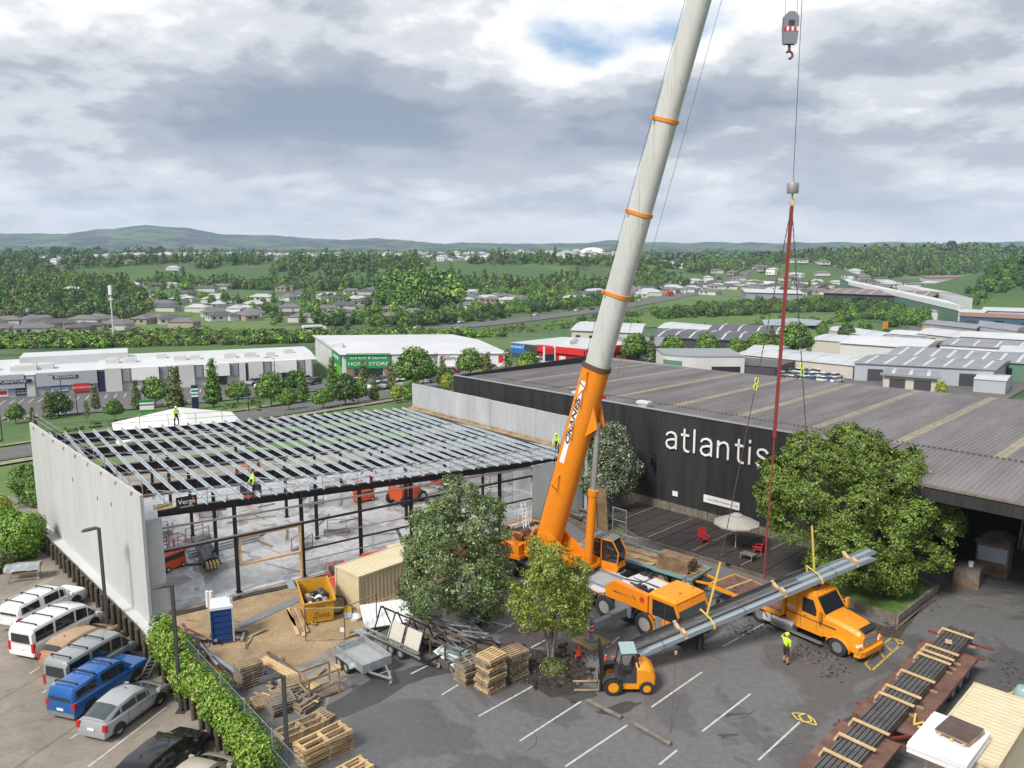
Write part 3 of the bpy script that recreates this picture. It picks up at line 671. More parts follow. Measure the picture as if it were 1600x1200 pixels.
# timber trestle form and black sheeting at the slab edge
m=MB()
for k in range(18):
 x0,x1=k*1.6+.6,k*1.6+2.2; m.box(0,0,0,0,0,0)if False else None
 p,q=bl(x0,-.55-.12*math.sin(k*1.7),.03),bl(x1,-.55-.12*math.sin(k*1.7+1.7),.03)
 m.bar(p,q,.5,.07+.03*(k%2))
tag(m.build('damp_proof_sheet',K['plastic_sheet']),'crumpled black polythene along the front edge of the concrete slab','plastic sheet')
# ------------------------------------------------------------------ the black warehouse
def warehouse():
 t=thing('black_warehouse','long black clad warehouse with grey ribbed roof and white atlantis lettering','building',W0,SB)
    # local x = along the wall (b), local y = away from the yard (a)
 zf=lambda x:7.55+1.05*(x+22)/46
 X0,X1,D=-22.5,62.0,25.6; zn=8.2
    # wall cladding: fine vertical ribs
 def ribwall(name,x0,x1,z0,z1,y,par):
  m=MB(); n=int((x1-x0)/.25); vs=[]
  for k in range(n+1):
   x=x0+(x1-x0)*k/n
   vs+=[(x-.03,y,z0),(x-.03,y,z1),(x+.03,y-.012,z0),(x+.03,y-.012,z1)]
  m.add(vs,[(2*k,2*k+1,2*k+3,2*k+2)for k in range(2*n+1)])
  return m.build(name,K['black_cladding'],par)
 ribwall('wall',X0,19.5,.3,zn+.25,0,t)
 MB().bb(X0,19.5,.03,.25,-.3,zn+.2).build('wall_core',K['black_cladding'],t)
 MB().bb(X0-.2,X0,0,D,-6,zn+.25).build('end_wall',K['black_cladding'],t)
 MB().bb(X0,X1,D-.2,D,-8,7.3).build('rear_wall',K['black_cladding'],t)
 MB().bb(X0-.2,19.6,-.1,.28,zn+.25,zn+.31).build('capping',K['clad_mid'],t)
    # recess under the canopy: dark open shed
 MB().bb(19.5,19.7,.1,12,0,7.6).build('shed_side_wall',K['black_cladding'],t)
 MB().bb(19.5,X1,12,12.2,0,7.6).build('shed_rear_wall',K['black_cladding'],t)
 MB().bb(19.7,X1,-1,12,0,.05).build('shed_floor',K['asphalt'],t)
    # roof: corrugated sheets in bays parted by translucent strips
 def sheet(x0,x1,y0,y1,z0f,z1f,mt,name,pitch=.32,lift=0.0):
  n=max(2,int((x1-x0)/pitch)); m=MB(); vs=[]; cnt=0
  for k in range(n):
   xa=x0+(x1-x0)*k/n; w=(x1-x0)/n
   for fx,hh in((0,0),(.55,0),(.66,.05),(.88,.05)):
    x=xa+w*fx; vs+=[(x,y0,z0f(x)+hh+lift),(x,y1,z1f(x)+hh+lift)]; cnt+=1
  vs+=[(x1,y0,z0f(x1)+lift),(x1,y1,z1f(x1)+lift)]; cnt+=1
  m.add(vs,[(2*k,2*k+1,2*k+3,2*k+2)for k in range(cnt-1)])
  return m.build(name,mt,t)
 zc=lambda x:zn; x=X0; k=0
 while x<X1-1:
  w=6.3; x1=min(x+w-.75,X1)
  y0=.28 if x<19 else-3.9
  z0=zc if x<19 else(lambda q:7.65)
  zmid=(lambda q:zn+(zf(q)-zn)*.13)
  if x<19:sheet(x,x1,.28,D,zc,zf,K['roof_purple'],'roof_sheet')
  else:sheet(x,x1,-3.9,3.6,z0,zmid,K['roof_purple'],'roof_sheet'); sheet(x,x1,3.5,D,(lambda q:zmid(q)+.012),zf,K['roof_purple'],'roof_sheet')
  if x1<X1:
   ya=3.5 if(k%2==0 or x<19)else-3.9
   if x<19:
    sheet(x1,x1+.75,.28,3.2,zc,lambda q:zn+(zf(q)-zn)*.115,K['roof_purple'],'roof_sheet')
    sheet(x1,x1+.75,3.2,D,lambda q:zn+(zf(q)-zn)*.115,zf,K['roof_light_strip'],'skylight_strip')
   else:
    sheet(x1,x1+.75,-3.9,3.6,z0,zmid,K['roof_purple']if k%2 else K['roof_light_strip'],'skylight_strip')
    sheet(x1,x1+.75,3.5,D,(lambda q:zmid(q)+.012),zf,K['roof_light_strip'],'skylight_strip')
  x+=w; k+=1
 m=MB()  # line of sheet fixings along the purlin lap
 for k in range(240):
  x=X0+.3+k*.35
  if x<X1:m.box(x,3.45,zn+(zf(x)-zn)*.13+.09,.17,.05,.09)
 tag(m.build('lap_fixings',K['roof_charcoal'],t),kind='stuff')
 MB().bb(X0,X1,D,D+.15,7.2,7.9).build('rear_gutter',K['clad_mid'],t)
    # canopy fascia on the yard side of the open shed
 cl=ribwall('canopy_fascia',19.6,X1,6.75,7.55,-3.95,t)
 MB().bb(19.6,X1,-4.05,-3.7,7.56,7.68).build('canopy_gutter',K['grey_timber'],t)
 MB().bb(19.6,19.75,-3.9,0,6.75,7.6).build('canopy_end',K['black_cladding'],t)
 for x in(24.5,34,44,54):MB().bb(x-.12,x+.12,-3.7,-3.46,0,7.6).build('canopy_post',K['black_cladding'],t)
    # timber plank skirting at the foot of the wall
 for k in range(70):
  x=-1.5+k*.3
  if x<19.3:MB().bb(x+.01,x+.29,-.09-.015*(k%3),-.04,0,.85+.05*((k*7)%5)/5).build('skirting_plank',K['grey_timber'],t)
    # lettering and wall plates
 LT={'a':([[(.08,.76),(.16,.92),(.37,1.0),(.58,.93),(.66,.74),(.66,0)],[(.66,.6),(.4,.57),(.16,.48),(.07,.28),(.14,.09),(.32,0),(.52,.07),(.66,.26)]],.9),'t':([[(.22,1.34),(.22,.2),(.28,.05),(.4,0),(.52,.02)],[(.02,.97),(.5,.97)]],.68),'l':([[(.1,1.42),(.1,0)]],.40),'n':([[(.1,1.02),(.1,0)],[(.1,.68),(.22,.9),(.42,.99),(.6,.9),(.66,.68),(.66,0)]],.96),'i':([[(.1,1.0),(.1,0)],[(.1,1.22),(.1,1.4)]],.40),'s':([[(.6,.8),(.5,.95),(.32,1.0),(.14,.93),(.09,.76),(.18,.6),(.4,.51),(.58,.42),(.64,.24),(.54,.06),(.34,0),(.14,.06),(.05,.22)]],.8)}
 cx,xh,lw=4.2,1.36,.08
 for ch in 'atlantis':
  m=MB()
  for pl in LT[ch][0]:
   pts=[Vector((cx+x*xh*1.18,0,5.52+z*xh))for x,z in pl]; L_,R_=[],[]
   for q,p_ in enumerate(pts):
    d_=(pts[min(q+1,len(pts)-1)]-pts[max(q-1,0)]).normalized(); nn=Vector((-d_.z,0,d_.x))*lw; L_.append(p_+nn); R_.append(p_-nn)
   m.loft([[(a_.x,-.2,a_.z),(b_.x,-.2,b_.z),(b_.x,-.1,b_.z),(a_.x,-.1,a_.z)]for a_,b_ in zip(L_,R_)])
  m.build('letter',K['white'],t); cx+=LT[ch][1]*xh*1.22
 MB().bb(5.05,5.55,-.12,-.06,1.55,1.95).build('wall_notice',K['white'],t)
 p=MB().bb(8.0,11.2,-.12,-.06,1.7,2.3).build('wall_notice',K['white'],t)
 text('lettering','Head Office',.22,K['charcoal'],p,(8.9,-.13,2.0),(R(90),0,0),.003); text('lettering','Deliveries to the rear',.18,K['charcoal'],p,(10.3,-.13,2.0),(R(90),0,0),.003)
 m=MB(); m.bar((3.2,-.1,4.6),(3.2,-.6,4.75),.06); m.box(3.2,-.7,4.2,.3,.35,.7); m.build('wall_lamp',K['black'],t)
 m=MB(); m.box(-6,.6,zn+.5,.8,.8,.2); m.box(-6,.6,zn+.2,.6,.6,.5); m.build('roof_vent',K['tilt_pale'],t)
 m=MB(); m.box(1,1.2,zn+.45,1.2,.7,.2); m.box(1,1.2,zn+.2,.8,.5,.5); m.build('roof_vent',K['tilt_pale'],t)
warehouse()
# boardwalk along the warehouse
def boardwalk():
 t=thing('boardwalk','dark weathered timber boardwalk along the foot of the black warehouse','deck',W0,SB)
 n=46; x0,x1=1.5,21.0
 for k in range(n):
  x=x0+(x1-x0)*k/n; y0=-6.9+.25*math.sin(k*.8)*(k%5==0);
  if x<6:y0=-4.4-(x-1.5)*.45
  MB().bb(x+.012,x+(x1-x0)/n-.012,y0,-.12,.06,.2+.01*((k*5)%4)).build('plank',K['deck_wood'],t)
 for k in range(5):
  x=3.4+k*3.9; MB().bb(x,x+.13,-6.6+(x<6)*2.2,-.3-.2*(k%3),.235,.255).build('batten',K['grey_timber'],t)
 MB().bar((1.2,-4.5,.12),(6.5,-7.0,.12),.22,.24).build('edge_sleeper',K['dark_timber'],t); MB().bb(6.4,21,-7.12,-6.92,0,.22).build('edge_sleeper',K['dark_timber'],t)
 for k in range(3):MB().bar((.4-k*.3,-5.3-k*.9,.06),(6.0,-8.0-k*.9,.06),.6,.12).build('step',K['dark_timber'],t)
boardwalk()
# planter with sleepers round the big tree
def planter():
 t=thing('timber_planter','raised garden bed edged with grey timber sleepers under the largest tree','planter')
 c=[at(1228,912),at(1400,976),at(1464,926),at(1330,870)]
 for i in range(4):
  a,b=c[i],c[(i+1)%4]
  for lv in range(3):
   n=3; off=.04*(lv%2)
   for k in range(n):
    p=a.lerp(b,k/n+.002); q=a.lerp(b,(k+1)/n-.002)
    MB().bar((p.x,p.y,.1+lv*.19),(q.x,q.y,.1+lv*.19),.2+off,.18).build('sleeper',K['grey_timber'],t)
 MB().slab([c[0].lerp(c[2],.015),c[1].lerp(c[3],.015),c[2].lerp(c[0],.015),c[3].lerp(c[1],.015)],.01,.46).build('soil',K['lawn'],t)
 return c
PL=planter()
tag(MB().sheet([at(1215,918),at(1400,985),at(1480,925),at(1440,950),at(1405,998),at(1330,990),at(1235,945)],.007).build('mulch_ground',K['mulch']),kind='structure')
tag(MB().sheet([at(955,812),at(985,808),at(975,835),at(945,850),at(925,840)],.03).build('grass_patch',K['lawn']),kind='structure')
# ------------------------------------------------------------------ vegetation
def leaf_mesh(name,C,Nn,size,matl,rng,asp=0.55,two=False):
 n=len(C); sz=size*np.clip(rng.lognormal(-.08,.38,n),.35,2.0)[:,None]
 t=rng.normal(size=(n,3)); t-=(t*Nn).sum(1,keepdims=True)*Nn; t/=np.linalg.norm(t,axis=1,keepdims=True)+1e-9
 b=np.cross(Nn,t)
 droop=Nn*sz*.22
 V=np.stack([C-t*sz*.5-droop,C+b*sz*asp*.5,C+t*sz*.5-droop,C-b*sz*asp*.5],1).reshape(-1,3)
 me=bpy.data.meshes.new(name); me.vertices.add(4*n); me.vertices.foreach_set('co',V.ravel().astype(np.float32))
 me.loops.add(4*n); me.loops.foreach_set('vertex_index',np.arange(4*n,dtype=np.int32))
 me.polygons.add(n); me.polygons.foreach_set('loop_start',np.arange(0,4*n,4,dtype=np.int32)); me.polygons.foreach_set('loop_total',np.full(n,4,dtype=np.int32))
 me.materials.append(matl); me.update(calc_edges=True); return me
def crown_pts(lobes,n,per,spr,seed,rough=.18,shell=.13,flat=0.25,gap=0.0):
 rng=np.random.RandomState(seed); L=np.array(lobes,float)
 area=(L[:,3]*L[:,4]+L[:,4]*L[:,5]+L[:,3]*L[:,5]); ns=max(1,n//per)
 idx=rng.choice(len(L),int(ns*1.5),p=area/area.sum()); d=rng.normal(size=(len(idx),3)); d/=np.linalg.norm(d,axis=1,keepdims=True)
 l=L[idx]
 bump=1+rough*2*(fbm(d[:,0]*2.2+idx*3.7+9,d[:,1]*2.2+d[:,2]*2.9+20,4)-.48)
 rf=np.clip(1-np.abs(rng.normal(0,shell,len(idx))),.25,1)*bump
 C=l[:,:3]+d*l[:,3:6]*rf[:,None]
 keep=np.ones(len(C),bool)
 for k in range(len(L)):
  q=((C-L[k,:3])/L[k,3:6]); inside=(q*q).sum(1)<.52
  keep&=~(inside&(idx!=k))
 if gap:keep&=fbm(C[:,0]*.75+C[:,2]*.9+seed,C[:,1]*.75-C[:,2]*.6+31,4)>gap
 C=C[keep][:ns]; d=d[keep][:ns]
 P=np.repeat(C,per,0)+rng.normal(0,spr,(len(C)*per,3))*np.array([1,1,.75])
 Nn=np.repeat(d,per,0)*.95+rng.normal(0,.42,(len(P),3))+np.array([0,0,flat*.6]); Nn/=np.linalg.norm(Nn,axis=1,keepdims=True)
 return P,Nn,rng
def billow(lobes,k,seed,f=.5):
 """smaller lobes bulging out of each main lobe, for an uneven outline"""
 rn=random.Random(seed); out=[(x,y,z,a*.86,b*.86,c*.86)for x,y,z,a,b,c in lobes]
 for x,y,z,a,b,c in lobes:
  for _ in range(k):
   d=Vector((rn.gauss(0,1),rn.gauss(0,1),rn.gauss(.25,1))).normalized(); s_=f*rn.uniform(.7,1.25)
   out.append((x+d.x*a*.78,y+d.y*b*.78,z+d.z*c*.78,a*s_,b*s_,c*s_))
 return out
def tree(name,label,loc,lobes,trunk,n,leaf,lm,seed,group=None,per=9,spr=.16,rough=.18,rz=0,bark='bark',asp=.55,cat='tree',shell=.13):
 t=thing(name,label,cat,loc,rz,group)
 P,Nn,rng=crown_pts(lobes,n,per,spr,seed,rough,shell,gap=(.34 if n<42000 else .38)if n>20000 else 0)
 meshobj('crown',leaf_mesh('crown',P,Nn,leaf,K[lm],rng,asp),t)
 m=MB()
 for br in trunk:
  for(p,r),(q,r2)in zip(br[:-1],br[1:]):m.tube(p,q,r,8,r2)
 m.build('trunk',K[bark],t,40); return t
def limbs(base,lobes,h,r,seed,lean=0):
 rn=random.Random(seed); top=Vector((base[0]+lean,base[1],h)); out=[[((base[0],base[1],-.1),r*1.25),((base[0]+lean*.3,base[1],h*.5),r),(tuple(top),r*.8)]]
 for l in lobes:
  c=Vector(l[:3]); mid=top.lerp(c,.5)+Vector((rn.uniform(-.3,.3),rn.uniform(-.3,.3),.1))
  out.append([(tuple(top),r*.6),(tuple(mid),r*.38),(tuple(c+Vector((0,0,l[5]*.4))),r*.12)])
 return out
# --- the four large trees of the yard
def yard_trees():
 rn=random.Random(11)
    # T1, silvery flecked, left of the crane
 lb=[(0,0,3.6,2.9,2.9,2.8),(-.9,.2,5.6,2.1,2.1,1.9),(.8,.3,6.3,1.9,2.0,1.9),(.2,0,7.5,1.5,1.5,1.3),(-2.0,0,2.6,1.5,1.6,1.7),(2.0,.2,4.2,1.5,1.6,1.9),(-1.2,-1.4,3.0,1.7,1.5,2.0),(1.0,-1.5,3.4,1.7,1.5,2.2),(-2.1,.4,4.6,1.1,1.3,1.3),(1.9,-.6,2.4,1.2,1.2,1.4),(-.2,-1.6,5.2,1.4,1.2,1.5),(1.7,.2,7.0,.9,.9,.9),(-1.5,0,6.7,.9,.9,.9)]
 tree('pohutukawa_tree','large rounded dark tree flecked with pale buds beside the cream container',(-3.4,44.6,0),billow(lb,5,1,.42),limbs((0,0),lb[:8],2.0,.2,1),95000,.125,'leaf_pohut',21,per=13,spr=.11,rough=.35)
    # T2, small yellow green tree with visible stems
 lb=[(0,0,4.6,1.9,1.9,1.9),(-.9,0,3.3,1.4,1.4,1.4),(.95,.1,3.2,1.35,1.4,1.4),(.2,-.4,5.9,1.3,1.3,1.1),(-.5,.3,6.2,1.0,1.0,.95),(1.2,.2,4.7,1.1,1.1,1.2),(-1.5,.1,4.4,1.0,1.1,1.1),(.1,-1.0,3.5,1.3,1.0,1.4),(-1.2,-.3,2.5,.8,.8,.7),(1.2,-.3,2.3,.7,.8,.7),(1.55,0,3.6,.8,.9,1.0)]
 tr=[]
 for dx,dy in((-.16,0),(.0,.1),(.15,-.05),(.06,.18)):
  tr.append([((dx*.5,dy*.5,-.05),.09),((dx,dy,1.2),.07),((dx*3,dy*3,2.6),.05),((dx*6,dy*5,4.4),.02)])
 tree('young_tree','small yellow green tree with pale slender stems in front of the crane',(2.05,40.4,0),billow([(x,y,z,a*.85,b*.85,c*.85)for x,y,z,a,b,c in lb],5,2,.4),tr,40000,.11,'leaf_lime',5,per=9,spr=.12,bark='grey_timber',rough=.35)
 tree('low_shrub','low mossy round shrub at the foot of the small yellow green tree',(2.15,39.75,0),[(0,0,.2,.75,.7,.42)],[[((0,0,0),.05),((0,0,.3),.02)]],4200,.07,'leaf_olive',9,per=6,spr=.05,cat='shrub')
    # T3 silver tree against the warehouse
 lb=[(0,0,3.7,2.0,2.0,2.2),(-.4,0,5.5,1.6,1.6,1.5),(.3,.1,6.6,1.1,1.1,1.1),(1.3,0,3.0,1.3,1.3,1.5),(-1.2,-.3,3.0,1.3,1.3,1.6),(.9,-.5,4.8,1.2,1.2,1.2),(1.9,-.2,3.7,.8,.9,.9),(-.2,-1.1,2.5,1.4,1.1,1.3)]
 tree('silver_tree','silvery green tree standing against the black warehouse wall beside the crane boom',(8.0,65.4,0),billow(lb,5,3,.42),limbs((0,0),lb[:6],1.5,.16,3),45000,.13,'leaf_silver',31,per=9,spr=.15)
    # T4 the big spreading tree on the right: many billowing lobes
 lb=[(-2.2,0,7.6,2.7,2.6,2.3),(.4,.6,8.6,2.3,2.4,1.9),(-4.1,-.2,6.6,1.9,2.0,2.0),(-3.9,-.8,4.4,1.7,1.7,1.6),(-1.2,-1.6,5.6,2.3,2.0,2.3),(-1.6,-2.2,3.4,2.0,1.6,1.9),(1.0,-1.6,4.2,2.0,1.8,2.2),(2.2,0,7.2,2.2,2.2,1.9),(4.1,.2,6.2,2.0,2.1,1.8),(5.3,.1,4.7,1.5,1.7,1.5),(2.9,-.9,5.2,1.8,1.7,1.8),(2.6,-1.4,2.9,1.7,1.5,1.5),(4.3,-.8,2.4,1.6,1.5,1.5),(5.0,-.6,3.3,1.1,1.2,1.0),(.2,-2.0,2.0,1.9,1.5,1.5),(-2.4,-2.2,1.6,1.2,1.1,1.1),(-.4,.2,9.4,1.5,1.6,1.1),(-3.2,.3,8.8,1.3,1.4,1.0),(1.7,-2.3,1.5,1.4,1.1,1.1),(3.4,.4,7.9,1.2,1.3,1.0),(-4.7,0,5.4,1.0,1.3,1.3),(-4.6,-.2,7.6,1.2,1.3,1.1),(-5.2,-.3,6.6,.9,1.1,.9)]
 lb=[(x*1.05,y*1.2,z,rx*.93,ry*1.05,rz_*.9)for x,y,z,rx,ry,rz_ in lb]
 tree('spreading_tree','broad billowing green tree in the planter, largest in the yard',(21.6,50.0,.4),billow(lb,7,4,.40),limbs((0,0),lb[:14],1.6,.34,5),190000,.13,'leaf_green',41,per=14,spr=.11,rough=.38,shell=.09)
    # hedge growing over the retaining wall
 a,b=Vector((-19.3,42.0,0)),Vector((-10.6,31.6,0)); lb=[]
 for k in range(24):
  p=a.lerp(b,k/23); lb.append((p.x+rn.uniform(-.25,.25)+.15,p.y+rn.uniform(-.2,.2),.45+rn.uniform(-.1,.25)+.2*(k<6),.72,.72,.8+.3*(k<6)))
 t=thing('hedge','bright green hedge spilling over the retaining wall along the wire fence','hedge')
 P,Nn,rng=crown_pts(lb,42000,8,.1,51,.2,.1); meshobj('crown',leaf_mesh('crown',P,Nn,.13,K['leaf_hedge'],rng,.6),t)
 m=MB()
 for l in lb[::2]:m.tube((l[0],l[1],-.2),(l[0]+.1,l[1],.9),.03,5)
 m.build('stem',K['bark'],t)
    # shrubs beyond the left wall
 sh=[('leaf_bright','bright green rounded shrub against the pale concrete wall',(-37.2,58.6,CP),[(0,0,1.6,2.0,1.8,1.7),(-1.2,.5,2.4,1.5,1.5,1.2),(.8,.4,2.2,1.2,1.2,1.1)],61),('leaf_yellow','yellow green shrub at the photo edge left of the concrete wall',(-41.5,61.5,-1.6),[(0,0,2.0,1.9,1.9,1.9),(.8,.4,3.0,1.2,1.2,1.2)],62),('leaf_mid','dark tall shrub behind the far end of the pale concrete wall',(-41.0,69.0,-1.6),[(0,0,2.4,2.0,1.9,2.2),(.9,.2,4.0,1.4,1.3,1.3),(-1.4,0,3.4,1.3,1.3,1.3)],63),('leaf_olive','clipped olive hedge shrub beside the lawn at the left edge',(-37.6,55.9,CP),[(0,0,.7,1.7,1.0,.8),(-1.6,.2,.7,1.2,1.0,.8)],64)]
 for lm,lab,loc,lb,sd in sh:
  tree('shrub',lab,loc,lb,[[((0,0,0),.1),((0,0,2),.04)]],11000,.17,lm,sd,'shrubs beside the concrete wall',per=8,spr=.14,cat='shrub')
yard_trees()
tag(MB().sheet([(-60,44),(-40.5,51.5),(-34.8,57.3),(-38.5,62),(-70,70)],CP+.02).build('lawn',K['lawn']),kind='structure')
# --- street trees: four kinds, copied
def proto_tree(kind,seed):
 if kind=='cone':lb=[(0,0,1.3+k*.95,1.15*(1-k/7.5),1.15*(1-k/7.5),.8)for k in range(6)]; tr=[[((0,0,-.2),.1),((0,0,5),.03)]]; n=2600; lm='leaf_olive'; lf=.30
 elif kind=='cone_green':lb=[(0,0,1.3+k*.95,1.1*(1-k/7.8),1.1*(1-k/7.8),.8)for k in range(6)]; tr=[[((0,0,-.2),.1),((0,0,5),.03)]]; n=2600; lm='leaf_mid'; lf=.30
 elif kind=='round':lb=[(0,0,3.6,2.4,2.4,1.9),(-1.2,.5,3.0,1.6,1.6,1.3),(1.3,-.3,3.0,1.6,1.6,1.3),(.2,.2,5.0,1.6,1.6,1.2)]; tr=limbs((0,0),lb,1.8,.14,1); n=3600; lm='leaf_mid'; lf=.34
 elif kind=='dark':lb=[(0,0,3.2,2.6,2.6,2.1),(-1.4,.4,2.6,1.7,1.7,1.5),(1.4,-.4,2.6,1.7,1.7,1.5),(0,0,4.7,1.7,1.7,1.3)]; tr=limbs((0,0),lb,1.5,.14,1); n=3800; lm='leaf_dark'; lf=.36
 elif kind=='sapling':lb=[(0,0,2.2+k*.7,.75-.07*k,.75-.07*k,.7)for k in range(5)]; tr=[[((0,0,-.2),.07),((0,0,4.6),.02)]]; n=900; lm='leaf_olive'; lf=.26
 else:lb=[(0,0,2.4,1.6,1.6,1.6),(.5,.2,3.4,1.1,1.1,1.1)]; tr=limbs((0,0),lb,1.2,.1,1); n=2400; lm='leaf_yellow'; lf=.3
 P,Nn,rng=crown_pts(lb,n,6,.2,seed,.25,.15); cm=leaf_mesh('crown',P,Nn,lf,K[lm],rng)
 m=MB()
 for br in tr:
  for(p,r),(q,r2)in zip(br[:-1],br[1:]):m.tube(p,q,r,6,r2)
 return cm,m.mesh('trunk',K['bark'])
PT={k:proto_tree(k,i+70)for i,k in enumerate(('cone','cone_green','round','dark','sapling','yellow'))}
NMS={'cone':'conical_tree','cone_green':'conical_tree','round':'street_tree','dark':'street_tree','sapling':'sapling','yellow':'yellow_shrub_tree'}
def plant(kind,u,v,h,label,group='street trees along the road and retail car park',z=None):
 p=at(u,v,-6)
 for _ in range(6):p=at(u,v,hz(p.x,p.y))
 base={'cone':6.9,'cone_green':6.9,'round':6.2,'dark':6.0,'sapling':5.6,'yellow':4.5}[kind]
 t=thing(NMS[kind],label,'tree',(p.x,p.y,hz(p.x,p.y)),random.random()*6.28,group); s_=1.2*h/base; t.scale=(s_*random.uniform(.9,1.15),s_*random.uniform(.9,1.15),s_)
 meshobj('crown',PT[kind][0],t); meshobj('trunk',PT[kind][1],t)
def px_h(u,vb,vt):
 p=at(u,vb,-6)
 for _ in range(6):p=at(u,vb,hz(p.x,p.y))
 return atY(u,vt,p.y).z-p.z
STREET=[('cone',78,655,618,'yellow green conical tree at the left of the retail car park'),('dark',92,652,618,'dark round tree beside the yellow green cone'),('cone',150,640,607,'small conical tree before the bedding store'),('cone',214,640,600,'conical tree left of the two tone round tree'),('round',244,636,596,'round green tree before the retail car park pylon'),('cone',275,644,582,'tall olive cone between the round tree and the pylon sign'),('cone_green',334,636,572,'tallest conical tree, right of the pylon sign'),('round',372,632,600,'spreading young tree behind the worker on the roof'),('round',424,636,590,'round tree left of the slim cone before the white shed'),('cone_green',474,630,585,'slim cone in front of the garden strip'),('cone_green',520,612,566,'slim cone in front of the green home store sign'),('dark',540,634,592,'dark wide tree before the home store'),('dark',460,612,584,'dark tree left of the home store entrance'),('sapling',568,612,570,'thin sapling before the home store sign'),('sapling',612,620,575,'thin sapling right of the home store'),('round',650,612,553,'tall spreading tree before the wholesale store'),('cone',692,604,566,'slim cone near the wholesale store door'),('round',735,592,552,'round tree before the wholesale store entrance'),('yellow',698,612,588,'lime shrub tree behind the concrete wall'),('cone',762,600,557,'slim cone at the corner of the wholesale store'),('sapling',793,600,555,'thin sapling right of the wholesale store'),('yellow',780,602,578,'small bright shrub tree at the road corner'),('yellow',815,600,570,'bright shrub tree near the blue tyre sign'),('round',825,590,555,'green tree left of the red store pylon'),('round',992,568,528,'round dark tree right of the red store'),('cone',1017,570,530,'slim tree right of the red store'),('round',1050,566,530,'feathery tree pair by the grey sheds'),('round',1105,562,526,'round tree by the curved green office'),('round',1150,566,534,'light green tree before the dark sheds'),('round',1182,560,525,'tall tree behind the dark sheds'),('round',1240,560,512,'leafy tree behind the red chain'),('dark',1322,532,508,'dark round tree beside the industrial road'),('dark',1384,530,515,'small dark tree on the industrial road verge'),('yellow',1470,622,600,'small lime tree before the cream double garage'),('cone',1205,540,512,'slim tree in the industrial car yard'),('round',1285,530,508,'tree at the corner of the white pylon'),('round',645,636,600,'pale green street tree behind the steel roof'),('yellow',660,640,612,'lime shrub at the far roof corner'),('sapling',405,650,626,'sapling on the road verge'),('round',25,662,636,'round young tree at the left end of the road verge'),('cone',52,668,640,'slim olive tree near the left end of the verge'),('round',180,656,628,'round tree on the verge left of the tenant board'),('cone',585,628,592,'slim cone on the verge behind the steel roof'),('round',560,632,600,'bushy tree on the verge behind the far rafter'),('yellow',620,630,606,'lime shrub on the verge behind the far rafter'),('sapling',137,660,632,'sapling on the verge by the concrete wall'),('round',452,642,612,'low tree on the verge behind the purlins'),('round',505,640,612,'low bushy tree near the road behind the roof')]
for kd,u,vb,vt,lab in STREET:plant(kd,u,vb,px_h(u,vb,vt),lab)
# --- woods, scattered over the land with geometry nodes
PROTO=bpy.data.collections.new('wood_prototypes')
def wood_proto(nm,lm,lobes,n,leaf,seed):
 P,Nn,rng=crown_pts(lobes,n,4,leaf*.5,seed,.3,.12); me=leaf_mesh(nm,P,Nn,leaf,K[lm],rng,.75)
 o=bpy.data.objects.new(nm,me); PROTO.objects.link(o); return o
def coll(nm,objs):
 c=bpy.data.collections.new(nm)
 for o in objs:c.objects.link(o)
 return c
rl=[(0,0,4.6,3.2,3.2,3.0),(1.8,.6,3.6,2.2,2.2,2.0),(-1.8,-.6,3.8,2.2,2.2,2.2),(.3,-.4,6.6,2.0,2.0,1.8)]
cl_=[(0,0,2+k*1.7,2.2*(1-k/7),2.2*(1-k/7),1.4)for k in range(6)]
bl_=[(0,0,1.6,2.0,2.0,1.6),(1.1,.4,1.3,1.4,1.4,1.2)]
W={}
W['dark']=coll('w_dark',[wood_proto('w1','leaf_dark',rl,620,1.0,1),wood_proto('w2','leaf_dark',[(x,y,z*1.15,a*.85,b*.85,c*1.1)for x,y,z,a,b,c in rl],560,1.0,2),wood_proto('w3','leaf_mid',rl,560,1.0,3)])
W['mix']=coll('w_mix',[wood_proto('w4','leaf_mid',rl,620,1.0,4),wood_proto('w5','leaf_bright',rl,560,1.0,5),wood_proto('w6','leaf_dark',rl,560,1.0,6),wood_proto('w7','leaf_mid',cl_,520,.9,7)])
W['bush']=coll('w_bush',[wood_proto('w8','leaf_mid',bl_,420,.6,8),wood_proto('w9','leaf_olive',bl_,420,.6,9),wood_proto('w10','leaf_bright',bl_,420,.6,10),wood_proto('w11','leaf_dark',bl_,420,.6,11)])
W['mixdark']=coll('w_mixdark',[wood_proto('v1','leaf_dark',rl,520,1.0,21),wood_proto('v2','leaf_mid',[(x,y,z*1.3,a*.8,b*.8,c*1.3)for x,y,z,a,b,c in rl],520,1.0,22),wood_proto('v3','leaf_olive',rl,480,1.0,23),wood_proto('v4','leaf_dark',cl_,420,.9,24),wood_proto('v5','leaf_bright',bl_,380,.7,25)])
W['far']=coll('w_far',[wood_proto('w12','leaf_dark',rl,120,2.4,12),wood_proto('w13','leaf_mid',rl,120,2.4,13)])
